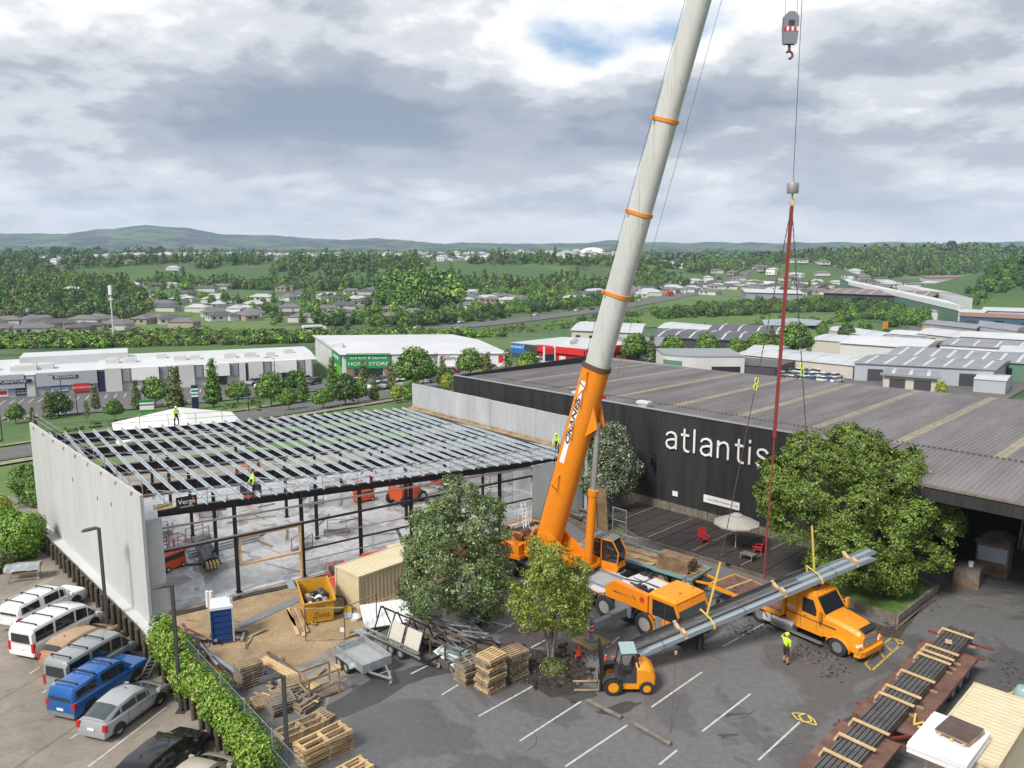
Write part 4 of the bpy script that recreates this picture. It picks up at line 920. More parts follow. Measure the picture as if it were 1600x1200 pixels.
def scatter(name,label,cat,pts,scl,kind):
 me=bpy.data.meshes.new(name); me.vertices.add(len(pts)); me.vertices.foreach_set('co',np.asarray(pts,np.float32).ravel())
 at_=me.attributes.new('scl','FLOAT','POINT'); at_.data.foreach_set('value',np.asarray(scl,np.float32))
 o=meshobj(name,me); ng=bpy.data.node_groups.new(name,'GeometryNodeTree')
 ng.interface.new_socket('Geometry',in_out='INPUT',socket_type='NodeSocketGeometry'); ng.interface.new_socket('Geometry',in_out='OUTPUT',socket_type='NodeSocketGeometry')
 N,L=ng.nodes,ng.links; gi=N.new('NodeGroupInput'); go=N.new('NodeGroupOutput'); ip=N.new('GeometryNodeInstanceOnPoints')
 ci=N.new('GeometryNodeCollectionInfo'); ci.inputs['Collection'].default_value=W[kind]; ci.inputs['Separate Children'].default_value=True; ci.inputs['Reset Children'].default_value=True
 rv=N.new('FunctionNodeRandomValue'); rv.data_type='FLOAT_VECTOR'; rv.inputs[0].default_value=(0,0,0); rv.inputs[1].default_value=(.15,.15,6.283)
 na=N.new('GeometryNodeInputNamedAttribute'); na.data_type='FLOAT'; na.inputs['Name'].default_value='scl'
 L.new(gi.outputs[0],ip.inputs['Points']); L.new(ci.outputs[0],ip.inputs['Instance']); ip.inputs['Pick Instance'].default_value=True
 L.new(rv.outputs[0],ip.inputs['Rotation']); L.new(na.outputs[0],ip.inputs['Scale']); L.new(ip.outputs[0],go.inputs[0])
 md=o.modifiers.new('scatter','NODES'); md.node_group=ng
 return tag(o,label,cat,kind='stuff')
def inpoly(x,y,poly):
 r=np.zeros(len(x),bool); j=len(poly)-1
 for i in range(len(poly)):
  xi,yi=poly[i]; xj,yj=poly[j]
  r^=((yi>y)!=(yj>y))&(x<(xj-xi)*(y-yi)/(yj-yi+1e-9)+xi); j=i
 return r
def wood(name,label,polypx,spacing,scale,kind,z=-20,seed=0,cov=1.0,world=None,cat='woods'):
 """trees inside an area whose corners were read from the photo on the level z"""
 spacing*=.84; scale*=.80; poly=world or[(at(u,v,z).x,at(u,v,z).y)for u,v in polypx]
 rng=np.random.RandomState(seed+100); xs=[p[0]for p in poly]; ys=[p[1]for p in poly]
 n=int((max(xs)-min(xs))*(max(ys)-min(ys))/spacing**2)
 x=rng.uniform(min(xs),max(xs),n); y=rng.uniform(min(ys),max(ys),n); k=inpoly(x,y,poly)
 if cov<1:k&=fbm(x/(spacing*9)+seed,y/(spacing*9),4)<(.30+.36*cov)
 x,y=x[k],y[k]; zz=land(x,y)
 return scatter(name,label,cat,np.stack([x,y,zz-.4],1),scale*np.clip(rng.lognormal(0,.32,len(x)),.45,1.9),kind)
# ------------------------------------------------------------------ far country
wood('woods','dark bush covered hillside rising behind the houses',[(-140,478),(-140,428),(60,428),(180,436),(240,462),(215,478)],5.0,.75,'mixdark',-12,1)
wood('woods','dark belt of bush below the distant suburb',[(215,458),(240,449),(430,447),(700,447),(900,446),(1000,445),(1085,446),(1060,452),(800,456),(600,456),(400,457)],7.0,.95,'mixdark',-20,2)
wood('woods','tall green grove in the middle of the basin',[(592,478),(600,458),(680,455),(720,470),(718,480),(650,486)],7.5,1.7,'mix',-20,3)
wood('woods','bright trees along the park behind the left houses',[(-60,490),(-60,480),(190,478),(290,478),(290,487),(200,490)],10,.8,'mix',-20,4,.6)
wood('woods','mixed trees between the houses and the park',[(215,470),(420,462),(590,470),(600,492),(440,494),(300,482),(220,482)],15,.75,'mix',-20,5,.55)
wood('woods','thick roadside planting behind the white retail roofs',[(-120,560),(-120,528),(140,528),(330,522),(420,530),(470,546),(380,552),(150,553)],3.4,1.0,'bush',-18,6)
wood('woods','roadside planting along the near side of the highway',[(400,552),(430,540),(520,536),(640,528),(735,522),(735,532),(620,538),(500,545)],3.4,.95,'bush',-18,7)
wood('woods','dark shelter trees along the far side of the highway',[(280,522),(420,508),(480,506),(640,502),(760,488),(850,478),(940,470),(990,472),(900,482),(760,500),(640,513),(480,525),(330,528)],5.5,.62,'dark',-20,8,.8)
wood('woods','scrub on the green bank beside the highway',[(740,520),(860,505),(960,490),(1060,476),(1080,486),(1010,505),(900,515),(800,530)],6.5,.7,'bush',-20,9,.55)
wood('woods','dark hedge like wood right of the boom',[(1020,492),(1100,482),(1190,474),(1250,474),(1440,478),(1460,486),(1250,488),(1120,496),(1030,500)],4.2,.5,'dark',-20,10)
wood('woods','light green willows beside the pond',[(1320,512),(1310,496),(1400,484),(1440,486),(1450,500),(1390,510),(1350,516)],5.0,.62,'mix',-19,11,.8)
wood('woods','trees along the industrial avenue',[(1425,505),(1440,488),(1500,470),(1560,462),(1570,468),(1500,482),(1462,500),(1440,512)],6.5,.6,'mix',-19,12,.7)
wood('woods','wooded bluff at the right edge of the valley',None,5.0,.8,'dark',0,13,world=[(340,610),(420,600),(640,640),(700,720),(600,790),(430,720)])
wood('woods','dark pines behind the green hill',None,8.5,1.2,'mixdark',0,14,world=[(250,1050),(360,1040),(430,1010),(520,1100),(760,1200),(800,1420),(560,1480),(330,1300),(230,1120)])
wood('woods','wooded gullies of the far valley',None,13,1.6,'far',0,15,.8,world=[(330,1300),(900,1400),(1500,1700),(1600,2400),(700,2500),(250,1900)])
wood('woods','distant tree belts across the plain',None,22,1.4,'far',0,16,.42,world=[(-2500,1700),(1800,1700),(3500,4200),(-3200,4200)])
wood('woods','trees scattered through the distant suburb',None,20,.75,'mix',0,18,.5,world=[(-560,1010),(130,1010),(230,860),(150,760),(90,760),(170,1400),(-560,1450)])
wood('woods','garden trees among the left houses',[(-80,540),(-80,500),(320,498),(480,500),(480,515),(320,528)],15,.5,'mix',-20,19,.6)
wood('woods','bush on the ridge behind the left hill',None,11,.8,'mixdark',0,20,.45,world=[(-900,800),(-330,800),(-230,1010),(-420,1250),(-1000,1200)])
wood('woods','park trees around the green fields',[(620,505),(760,485),(1000,462),(1000,470),(760,495),(640,512)],11,.65,'mix',-20,21,.5)
wood('woods','low shrubs on the bank behind the grey sheds',[(1060,515),(1060,500),(1200,490),(1310,495),(1300,506),(1150,512)],9,.55,'bush',-19,22,.5)
wood('woods','verge shrubs beside the road',None,3.0,.45,'bush',0,23,.55,world=[rd(-60,-88),rd(70,-90),rd(70,-93),rd(-60,-91)])
wood('woods','low scrub on the bank just behind the retail roofs',[(-160,572),(-160,552),(140,552),(330,548),(480,546),(500,556),(380,562),(150,568)],3.2,.9,'bush',-16,25)
wood('woods','low scrub between the home store and the highway',[(500,556),(480,546),(640,538),(760,530),(800,540),(640,548)],3.4,.8,'bush',-16,26,.8)
wood('woods','bush on the terrace slope below the suburb',None,10,1.0,'mixdark',0,27,.42,world=[(-600,880),(150,870),(260,960),(180,1060),(-600,1040)])
wood('woods','hedgerows and paddock trees across the basin',None,13,.75,'mix',0,28,.22,world=[(-420,440),(-60,430),(170,640),(120,780),(-400,790)])
wood('woods','shelter trees on the right side of the basin',None,12,.7,'mixdark',0,29,.3,world=[(150,560),(300,560),(330,800),(260,1000),(190,760)])
# green fields, pond, bare earth
patch('park_field',[at(-200,496,-20),at(90,496,-20),at(90,486,-20),at(-200,486,-20)],K['lawn'],.3)
patch('park_field',[at(200,494,-20),at(300,495,-20),at(300,485,-20),at(200,485,-20)],K['lawn'],.3)
patch('park_field',[at(515,486,-20),at(590,488,-20),at(590,474,-20),at(515,474,-20)],K['lawn'],.3)
patch('park_field',[at(725,468,-20),at(900,468,-20),at(880,455,-20),at(725,460,-20)],K['lawn'],.3)
patch('park_field',[at(940,512,-19),at(1330,500,-19),at(1330,490,-19),at(960,496,-20)],K['lawn'],.35)
patch('bare_earth',[at(430,494,-20),at(620,492,-20),at(630,486,-20),at(430,488,-20)],K['soil_dark'],.3)
tag(MB().sheet([at(1195,512,-19),at(1275,512,-19),at(1285,504,-19),at(1240,500,-19),at(1190,503,-19)],-17.9).build('pond_water',K['lake']),kind='structure')
# --- houses
def house_mesh(w,d,h,rh,roofm,wallm,nm):
 m=MB(); m.mat(0).bb(-w/2,w/2,-d/2,d/2,-.6,h)
 e=.5; rl_=max(.4,w/2-d/2)
 m.mat(1).add([(-w/2-e,-d/2-e,h),(w/2+e,-d/2-e,h),(w/2+e,d/2+e,h),(-w/2-e,d/2+e,h),(-rl_,0,h+rh),(rl_,0,h+rh)],[(0,1,5,4),(1,2,5),(2,3,4,5),(3,0,4),(0,3,2,1)])
    # garage wing
 m.mat(0).bb(w*.12,w*.46,-d/2-3.4,-d/2+.2,-.6,h-.02)
 x0,x1=w*.12-e,w*.46+e; y0=-d/2-3.4-e; xm=(x0+x1)/2
 m.mat(1).add([(x0,y0,h),(x1,y0,h),(xm,y0+2.2,h+rh*.7),(x0,0,h),(x1,0,h),(xm,0,h+rh*.7)],[(0,1,2),(1,4,5,2),(0,2,5,3),(0,3,4,1)])
 m.mat(2)
 for x in(-w*.36,-w*.12):m.bb(x-.8,x+.8,-d/2-.03,-d/2,.8,2.0)
 for y in(-d*.2,d*.2):m.bb(w/2,w/2+.03,y-.8,y+.8,.8,2.0); m.bb(-w/2-.03,-w/2,y-.8,y+.8,.8,2.0)
 m.mat(3).bb(w*.16,w*.42,-d/2-3.43,-d/2-3.4,.0,2.1)
 return m.mesh(nm,[K[wallm],K[roofm],K['glass_dark'],K['tilt_pale']])
HM=[house_mesh(15,9,2.7,2.0,r,w,'house')for r,w in(('house_roof_a','house_wall_a'),('house_roof_b','house_wall_b'),('house_roof_a','house_wall_b'),('house_roof_c','house_wall_a'),('house_roof_b','house_wall_a'))]
HM2=[house_mesh(12,8,5.2,1.6,r,w,'house')for r,w in(('house_roof_c','white'),('house_roof_a','white'))]
HN={0:'charcoal roofed',1:'brown roofed',2:'dark roofed',3:'pale roofed',4:'grey roofed'}
def houses(world,spacing,n,label,group,seed,mix=(0,1,2,3,4),tall=0.05,jitter=.3):
 rn=random.Random(seed); xs=[p[0]for p in world]; ys=[p[1]for p in world]; c=0; y=min(ys)
 pts=[]
 while y<max(ys):
  x=min(xs)+rn.random()*spacing
  while x<max(xs):
   if inpoly(np.array([x]),np.array([y]),world)[0]:pts.append((x+rn.uniform(-1,1)*spacing*jitter,y+rn.uniform(-1,1)*spacing*jitter))
   x+=spacing
  y+=spacing*1.15
 rn.shuffle(pts)
 for x,y in pts[:n]:
  k=rn.choice(mix); me=HM[k]if rn.random()>tall else rn.choice(HM2)
  o=meshobj('house',me,None,(x,y,hz(x,y)+.3),rn.choice((0,.5,1.57,-.6,3.14,2.2))+rn.uniform(-.2,.2)); o.scale=(rn.uniform(.85,1.15),rn.uniform(.85,1.15),1)
  tag(o,label,'house',group)
def wp(l,z=-20):return[(at(u,v,z).x,at(u,v,z).y)for u,v in l]
houses(wp([(-60,528),(-60,503),(150,503),(150,524)]),19,26,'single storey house with hipped roof in the cluster at the left edge','houses at the left edge',1,(0,0,2,4,0))
houses(wp([(150,516),(150,500),(320,505),(320,520)]),21,12,'grey roofed house right of the phone mast','houses right of the phone mast',2,(0,1,4))
houses(wp([(200,484),(200,474),(420,472),(420,488),(300,488)]),25,18,'pale or grey roofed house beyond the park field','houses beyond the park field',3,(1,3,4,4,3))
houses(wp([(430,508),(430,498),(600,498),(600,506)]),20,10,'brown roofed house beside the bare earth','houses beside the bare earth',4,(1,1,4,0))
houses(wp([(690,478),(690,470),(830,467),(830,477)]),20,11,'house in the row behind the park trees','houses behind the park trees',5,(1,4,3))
houses([(-480,1010),(120,1010),(230,1080),(160,1420),(-480,1400)],22,30,'small house in the distant suburb below the hills','houses of the distant suburb',6,(0,3,3,1,4,3),.15)
houses([(90,640),(180,760),(250,760),(240,860),(180,880),(60,700)],20,36,'house in the suburb behind the boom and highway','houses behind the boom',7,(0,3,4,1,3))
houses([(235,780),(340,760),(420,800),(420,860),(250,860)],22,24,'house at the foot of the green hill','houses at the foot of the green hill',8,(0,3,4,3))
houses([(-900,900),(-400,860),(-300,960),(-800,1200)],55,14,'house among the trees on the left ridge','houses on the left ridge',9,(3,3,1),.4)
houses(wp([(330,506),(330,494),(430,492),(430,504)]),19,10,'grey roofed house right of the long grey roofs','houses in the middle of the basin',11,(0,4,1))
houses(wp([(860,474),(860,466),(990,458),(1000,466)]),20,14,'house between the park field and the boom','houses left of the boom',12,(3,4,0))
houses(wp([(640,468),(640,460),(720,458),(720,467)]),20,5,'grey house beside the tall grove','houses beside the tall grove',10,(4,3))
def suburb(world,spacing,seed,label='dense mass of tiny houses in the far suburb'):
 rn=random.Random(seed); mb=MB(); mats=['house_wall_a','house_roof_a','house_roof_c','house_roof_b','white']; xs=[p[0]for p in world]; ys=[p[1]for p in world]; y=min(ys)
 while y<max(ys):
  x=min(xs)
  while x<max(xs):
   if rn.random()<.8 and inpoly(np.array([x]),np.array([y]),world)[0]:
    px_,py_=x+rn.uniform(-7,7),y+rn.uniform(-7,7); z=hz(px_,py_); a=rn.random()*3.1; w,d,h=rn.uniform(10,17),rn.uniform(8,11),rn.choice((2.8,2.8,5.4)); c,s_=math.cos(a),math.sin(a); T=lambda q:(px_+c*q[0]-s_*q[1],py_+s_*q[0]+c*q[1],z+q[2])
    mb.mat(rn.choice((0,4))); b8=[(-w/2,-d/2,0),(w/2,-d/2,0),(w/2,d/2,0),(-w/2,d/2,0),(-w/2,-d/2,h),(w/2,-d/2,h),(w/2,d/2,h),(-w/2,d/2,h)]; mb.add([T(q)for q in b8],[(0,1,5,4),(1,2,6,5),(2,3,7,6),(3,0,4,7)])
    mb.mat(rn.choice((1,2,2,3))); mb.add([T(q)for q in[(-w/2-.4,-d/2-.4,h),(w/2+.4,-d/2-.4,h),(w/2+.4,d/2+.4,h),(-w/2-.4,d/2+.4,h),(-w/4,0,h+2),(w/4,0,h+2)]],[(0,1,5,4),(1,2,5),(2,3,4,5),(3,0,4)])
   x+=spacing
  y+=spacing*1.2
 tag(mb.build('suburb_houses',[K[k]for k in mats]),label,'houses',kind='stuff')
suburb([(-640,1080),(330,1080),(420,1500),(300,1900),(-700,1900)],24,3)
houses([(-340,470),(-70,455),(40,600),(-60,770),(-330,770)],26,58,'grey or brown roofed house among the basin trees','houses across the basin',15,(0,1,4,0,2,4,3),.04)
houses([(160,700),(300,700),(420,880),(230,1000)],24,30,'house on the valley floor right of the boom','houses right of the boom',16,(0,1,4,2,3),.04)
# white dome far off
m=MB(); m.lathe([(24,0),(22,4),(16,7.5),(8,9.4),(.5,10)],20); p=atY(926,407,1500); o=m.build('white_dome',K['white'],None,50,(p.x,p.y,hz(p.x,p.y)+1)); tag(o,'white domed roof among the far trees left of the boom','dome')
# --- vehicles on the highway and in the lots: small car with body, glass, wheels
def tiny_car(body):
 m=MB(); m.mat(0).loft([[(x,-.86,.35),(x,.86,.35),(x,.9,z),(x,-.9,z)]for x,z in((-2.15,.78),(-2.0,.92),(-.9,.95),(.9,.95),(1.9,.82),(2.2,.6))])
 m.mat(1).loft([[(-1.75,-.76,.93),(-1.75,.76,.93),(-1.2,.6,1.4),(-1.2,-.6,1.4)],[(1.15,-.76,.93),(1.15,.76,.93),(.35,.6,1.42),(.35,-.6,1.42)]])
 m.mat(0).loft([[(-1.2,-.6,1.405),(-1.2,.6,1.405),(-1.2,.58,1.46),(-1.2,-.58,1.46)],[(.35,-.6,1.425),(.35,.6,1.425),(.3,.58,1.47),(.3,-.58,1.47)]])
 m.mat(2)
 for x in(-1.35,1.35):
  for y in(-.82,.82):m.tube((x,y-.1,.32),(x,y+.1,.32),.32,10)
 return m.mesh('car',[K[body],K['glass_dark'],K['rubber']])
TC={c:tiny_car(c)for c in('car_white','car_silver','car_black','car_blue','car_red','car_grey')}
def car_at(u,v,cl,ang,label,group,z0=-10):
 p=at(u,v,z0)
 for _ in range(6):p=at(u,v,hz(p.x,p.y)+.3)
 o=meshobj('parked_car' if 'highway' not in group else 'car',TC['car_'+cl],None,(p.x,p.y,hz(p.x,p.y)+.3),ang); tag(o,label,'car',group)
rn=random.Random(8)
for u,v,cl in((412,605,'white'),(398,600,'silver'),(637,600,'black'),(560,600,'silver'),(600,598,'black'),(630,605,'white'),(590,608,'white'),(606,606,'silver'),(676,590,'white'),(672,598,'silver'),(705,584,'yellow'),(840,566,'white'),(848,568,'silver'),(760,575,'grey'),(742,577,'white'),(475,596,'silver'),(490,600,'black')):
 car_at(u,v,{'yellow':'red'}.get(cl,cl),rn.choice((1.2,4.3,.4)),'%s car parked in front of the retail stores'%{'yellow':'red'}.get(cl,cl),'cars in the retail car park')
for k in range(24):
 u,v=1222+(k%8)*12+rn.uniform(-3,3),583+(k//8)*6+(k%8)*.4
 car_at(u,v,rn.choice(('white','white','white','silver','blue','black')),rn.choice((.7,.6,2.3)),'car parked in the industrial yard behind the warehouse roof','cars in the industrial yard')
for k in range(14):
 car_at(1140+k*8,566+rn.uniform(-4,3)+k*.2,rn.choice(('white','silver','black')),.6,'car parked beside the grey sheds','cars beside the grey sheds')
for u,v,cl in((556,522,'silver'),(607,518,'white'),(653,513,'white'),(705,507,'black'),(721,504,'white'),(752,502,'black'),(771,500,'black'),(838,493,'white'),(902,486,'white'),(925,484,'black'),(1000,470,'white'),(1072,459,'white')):
 car_at(u,v,cl,.9,'%s car driving along the highway'%cl,'cars on the highway',-20)
# red truck and white bus on the highway
def box_vehicle(name,label,cat,u,v,L_,bodym,cabm,ang):
 p=at(u,v,-20); t=thing(name,label,cat,(p.x,p.y,hz(p.x,p.y)+.35),ang)
 MB().bb(-L_/2,L_/2-2.2,-1.25,1.25,.9,3.8).build('body',K[bodym],t); MB().prism([(L_/2-2.1,.6),(L_/2,.6),(L_/2,1.9),(L_/2-.5,3.1),(L_/2-2.1,3.1)],-1.2,1.2).build('cab',K[cabm],t)
 for x in(-L_*.32,-L_*.2,L_*.36):
  for y in(-1.15,1.15):MB().tube((x,y-.15,.5),(x,y+.15,.5),.5,12).build('wheel',K['rubber'],t)
 return t
box_vehicle('lorry','red freight lorry on the highway right of the boom','lorry',1046,463,13,'red','red',1.05)
b_=box_vehicle('bus','white bus on the highway behind the retail roofs','bus',492,526,11,'white','white',.5); MB().bb(-5.3,3.0,-1.28,1.28,1.9,2.9).build('window_band',K['glass_dark'],b_)
# phone mast, street lights
m=MB(); m.tube((0,0,0),(0,0,20),.32,8,.22); p=at(180,553,-15); t=thing('phone_mast','pale phone mast standing behind the left retail roofs','mast',(p.x,p.y,hz(p.x,p.y))); m.build('pole',K['tilt_pale'],t)
MB().box(0,0,18.6,.9,.9,3.2).build('antenna',K['white'],t); MB().box(.0,0,15.6,1.3,.3,.8).build('antenna',K['tilt_pale'],t)
def street_lamp(u,vb,vt,label,dirx=-1):
 p=at(u,vb,-8)
 for _ in range(6):p=at(u,vb,hz(p.x,p.y))
 h=atY(u,vt,p.y).z-hz(p.x,p.y); t=thing('street_lamp',label,'street lamp',(p.x,p.y,hz(p.x,p.y)),0,'street lamps beyond the site')
 MB().tube((0,0,0),(0,0,h),.11,6,.07).build('pole',K['charcoal'],t); m=MB(); m.tube((0,0,h),(dirx*1.6,0,h+.25),.05,6); m.box(dirx*1.9,0,h+.25,.8,.3,.12); m.build('lamp_head',K['charcoal'],t)
for a_ in((97,625,588,'dark lamp post in front of the bedding store'),(121,648,608,'dark lamp post beside the red shop sign'),(4,690,635,'dark lamp post at the left edge by the road'),(389,645,600,'lamp post right of the worker on the roof'),(348,540,512,'pale lamp post on the highway left stretch'),(150,537,522,'bent lamp post above the retail roofs'),(543,524,505,'lamp post beside the highway bank'),(649,510,495,'lamp post by the highway sign'),(430,600,560,'lamp post left of the home store'),(830,502,480,'lamp post on the highway behind the red store'),(928,487,468,'lamp post on the highway left of the boom')):street_lamp(*a_)
# ------------------------------------------------------------------ stores and sheds beyond the site
def gnd(u,v,z=-9):
 p=at(u,v,z)
 for _ in range(8):p=at(u,v,hz(p.x,p.y)+.2)
 return p
class Blk:
 """building on a parallelogram C-B-D-A: C near corner, B along the front, A along the other side"""
 def __init__(s,label,C,B,A,h,wall,roof,rise=.8,strips=0,cat='building',name='building',ribdir=0,wallB=None,skirt=6):
  s.C=gnd(*C); s.B=gnd(*B); s.A=(s.C+Vector((A[0],A[1],0)))if len(A)==2 and A[0]<0 or abs(A[0])<120 and len(A)==2 and abs(A[1])<120 else gnd(*A)
  s.z=min(s.C.z,s.B.z); s.C.z=s.B.z=s.A.z=s.z; s.h=h
  s.t=None; s.ux=s.B-s.C; s.uy=s.A-s.C; D=s.A+s.ux
  s.t=thing(name,label,cat,s.C); s.t.scale=(1,1,.74 if 'retail' in name else .88); s.q=lambda x,y,z:s.ux*x+s.uy*y+Vector((0,0,z))
  lx,ly=s.ux.length,s.uy.length; s.lx,s.ly=lx,ly; s.nx=Vector((s.ux.y,-s.ux.x,0)).normalized(); s.ny=Vector((s.uy.y,-s.uy.x,0)).normalized()
  if s.nx.dot(s.uy)>0:s.nx=-s.nx
  if s.ny.dot(s.ux)>0:s.ny=-s.ny
  q=s.q; f=[q(0,0,0),q(1,0,0),q(1,1,0),q(0,1,0)]
  MB().slab(f,-skirt,h).build('wall',K[wall],s.t)
  m=MB(); e=.02; r=rise
  if ribdir==0:m.add([q(-e,-e,h+.03),q(1+e,-e,h+.03),q(1+e,.5,h+.03+r),q(-e,.5,h+.03+r),q(1+e,1+e,h+.03),q(-e,1+e,h+.03)],[(0,1,2,3),(3,2,4,5),(0,3,5),(1,4,2)])
  else:m.add([q(-e,-e,h+.03),q(-e,1+e,h+.03),q(.5,1+e,h+.03+r),q(.5,-e,h+.03+r),q(1+e,1+e,h+.03),q(1+e,-e,h+.03)],[(0,1,2,3),(3,2,4,5),(0,3,5),(1,4,2)])
  m.build('roof',K[roof],s.t)
  for k in range(strips):
   a=(k+.5)/strips; w=.35/max(lx,1)
   if ribdir==0:m=MB(); m.add([q(a-w,.04,h+.1+r*.08),q(a+w,.04,h+.1+r*.08),q(a+w,.48,h+.1+r*.96),q(a-w,.48,h+.1+r*.96)],[(0,1,2,3)]); m.add([q(a-w,.52,h+.1+r*.96),q(a+w,.52,h+.1+r*.96),q(a+w,.96,h+.1+r*.08),q(a-w,.96,h+.1+r*.08)],[(0,1,2,3)]); m.build('skylight_strip',K['roof_silver'],s.t)
 def front(s,x0,x1,z0,z1,m,name='panel',th=.25,par=None):
  """box on the C-B front; x in 0..1"""
  a,b=s.q(x0,0,0),s.q(x1,0,0); mb=MB(); mb.slab([a-s.nx*.05,b-s.nx*.05,b+s.nx*th,a+s.nx*th],z0,z1); return mb.build(name,K[m],par or s.t)
 def side(s,x0,x1,z0,z1,m,name='panel',th=.25,par=None):
  a,b=s.q(0,x0,0),s.q(0,x1,0); mb=MB(); mb.slab([a-s.ny*.05,b-s.ny*.05,b+s.ny*th,a+s.ny*th],z0,z1); return mb.build(name,K[m],par or s.t)
 def sign(s,x,z,body,size,m,side=0,par=None,off=.3,sx=1.0):
  u=s.ux.normalized()if side==0 else-s.uy.normalized(); n=s.nx if side==0 else s.ny; p=(s.q(x,0,z)if side==0 else s.q(0,x,z))+n*off
  return text('lettering',body,size,K[m],par or s.t,p,(R(90),0,math.atan2(u.y,u.x)),.03,'CENTER',sx)
 def hvac(s,lst,m='tilt_pale'):
  for x,y,w in lst:
   p=s.q(x,y,s.h+.8); mb=MB(); w*=.55; mb.box(p.x,p.y,p.z+.2,w,w*.8,1.5,math.atan2(s.ux.y,s.ux.x)); mb.box(p.x,p.y,p.z+1.05,w*.7,w*.5,.25,math.atan2(s.ux.y,s.ux.x)); mb.build('air_handler',K[m],s.t)
# furniture and bedding store
b=Blk('white roofed furniture and bedding store with navy fascia signs at the left',(-70,627),(154,612),(-11,26),6.2,'clad_grey','roof_white',.6,name='retail_store')
b.front(.0,.48,2.7,6.6,'clad_grey','fascia',.6); b.front(.56,1.0,2.7,6.6,'clad_grey','fascia',.6); b.front(.49,.55,0,6.2,'tilt_pale','pier',.4)
p=b.front(.30,.53,4.1,5.1,'navy','sign_board',.7); b.sign(.40,4.6,'FURNITURE',.95,'white',0,p,.74)
p=b.front(.68,.86,4.7,5.6,'navy','sign_board',.7); b.sign(.77,5.15,'BEDDING',.95,'white',0,p,.74)
p=b.front(.41,.53,.4,2.6,'charcoal','shop_window',.1); b.sign(.47,1.8,'YOUR STYLE',.6,'white',0,p,.13); b.sign(.47,1.1,'CORNER',.7,'white',0,p,.13)
p=b.front(.66,.78,.5,2.7,'blue_sign','sign_board',.12); b.front(.66,.78,.95,2.1,'white','sign_band',.14,p); b.sign(.72,1.5,'Beds4U',.8,'blue_sign',0,p,.17)
p=b.front(.82,.94,.6,3.0,'red','sign_board',.65); b.sign(.88,1.8,'furniture',1.0,'white',0,p,.7)
p=b.front(.28,.36,.4,2.6,'white','sign_board',.12); b.front(.30,.35,1.0,2.0,'red','sign_mark',.15,p)
b.hvac([(.45,.25,9),(.6,.25,6),(.2,.3,5)]); bx_=MB(); q=b.q(.8,.6,6.2); bx_.box(q.x,q.y,q.z+1.6,22,9,3,math.atan2(b.ux.y,b.ux.x)); bx_.build('upper_storey',K['roof_white'],b.t)
# row of white fronted units
b=Blk('row of white fronted retail units with concrete piers and louvre frames',(156,612),(490,592),(-9,24),6.6,'tilt_pale','roof_white',.7,name='retail_row')
for k in range(3):
 x=.03+k*.325
 b.front(x,x+.07,0,6.9,'tilt_pale','pier',.9); b.front(x-.03,x-.005,0,6.0,'navy','pylon_strip',.3); b.front(x+.075,x+.105,2.8,6.4,'clad_mid','louvre_frame',.7)
 q=b.front(x+.115,x+.235,3.0,6.9,'white','fascia',1.2); b.front(x+.13,x+.16,0,3.0,'white','shop_wall',.3); b.front(x+.16,x+.22,.1,2.8,'glass_dark','shop_window',.15)
 b.front(x+.24,x+.275,2.8,6.6,'clad_mid','louvre_frame',.7); b.front(x+.28,x+.31,0,6.8,'tilt_pale','pier',.9)
b.hvac([(.05,.3,5),(.13,.3,4.5),(.36,.3,5),(.43,.3,4.5),(.6,.3,5),(.7,.3,5),(.8,.25,4),(.27,.45,4),(.9,.4,4)])
# home store and wholesaler
b=Blk('big white roofed store with green home store sign and wholesale front',(537,593),(790,572),(-16,40),8.0,'tilt_pale','roof_white',1.2,name='retail_store')
p=b.front(.02,.29,3.6,8.3,'green_sign','sign_board',.5); b.sign(.155,6.9,'bed bath & beyond',1.1,'white',0,p,.55); b.sign(.155,5.0,'HOME STORE',1.55,'white',0,p,.55)
b.front(.02,.06,0,3.5,'roof_rust','brick_pier',.4); b.front(.25,.29,0,3.5,'roof_rust','brick_pier',.4); b.front(.07,.24,.1,3.4,'glass_dark','shop_window',.15)
b.front(.30,.345,0,8.2,'tilt_pale','pier',.5); b.front(.35,.52,3.6,6.2,'clad_mid','fascia',.3); b.front(.35,.60,0,3.6,'off_white','shop_wall',.2); b.front(.56,.635,3.0,8.2,'clad_mid','fascia',.3)
p=b.front(.58,.77,4.0,8.6,'white','sign_board',.5); b.sign(.69,6.6,'Gilmours',1.9,'navy',0,p,.55); b.front(.595,.61,5.9,7.3,'red','logo_mark',.53,p)
b.front(.63,.84,2.9,3.3,'tilt_pale','canopy',2.5); b.front(.65,.82,.1,2.8,'glass_dark','shop_window',.15); b.front(.85,1.0,0,8.2,'white','side_panel',.4); b.front(.84,.86,0,8.2,'clad_mid','pier',.5)
b.front(.86,.90,5.2,7.2,'red','sign_board',.45); b.front(.955,.985,5.0,7.4,'red','logo_mark',.45)
p=b.side(.03,.30,4.0,8.0,'green_sign','sign_board',.4); b.sign(.165,6.0,'HOME STORE',1.6,'white',1,p,.45,.7); b.side(.04,.2,0,3.4,'green_bright','shop_panel',.3); b.hvac([(.02,.25,5)])
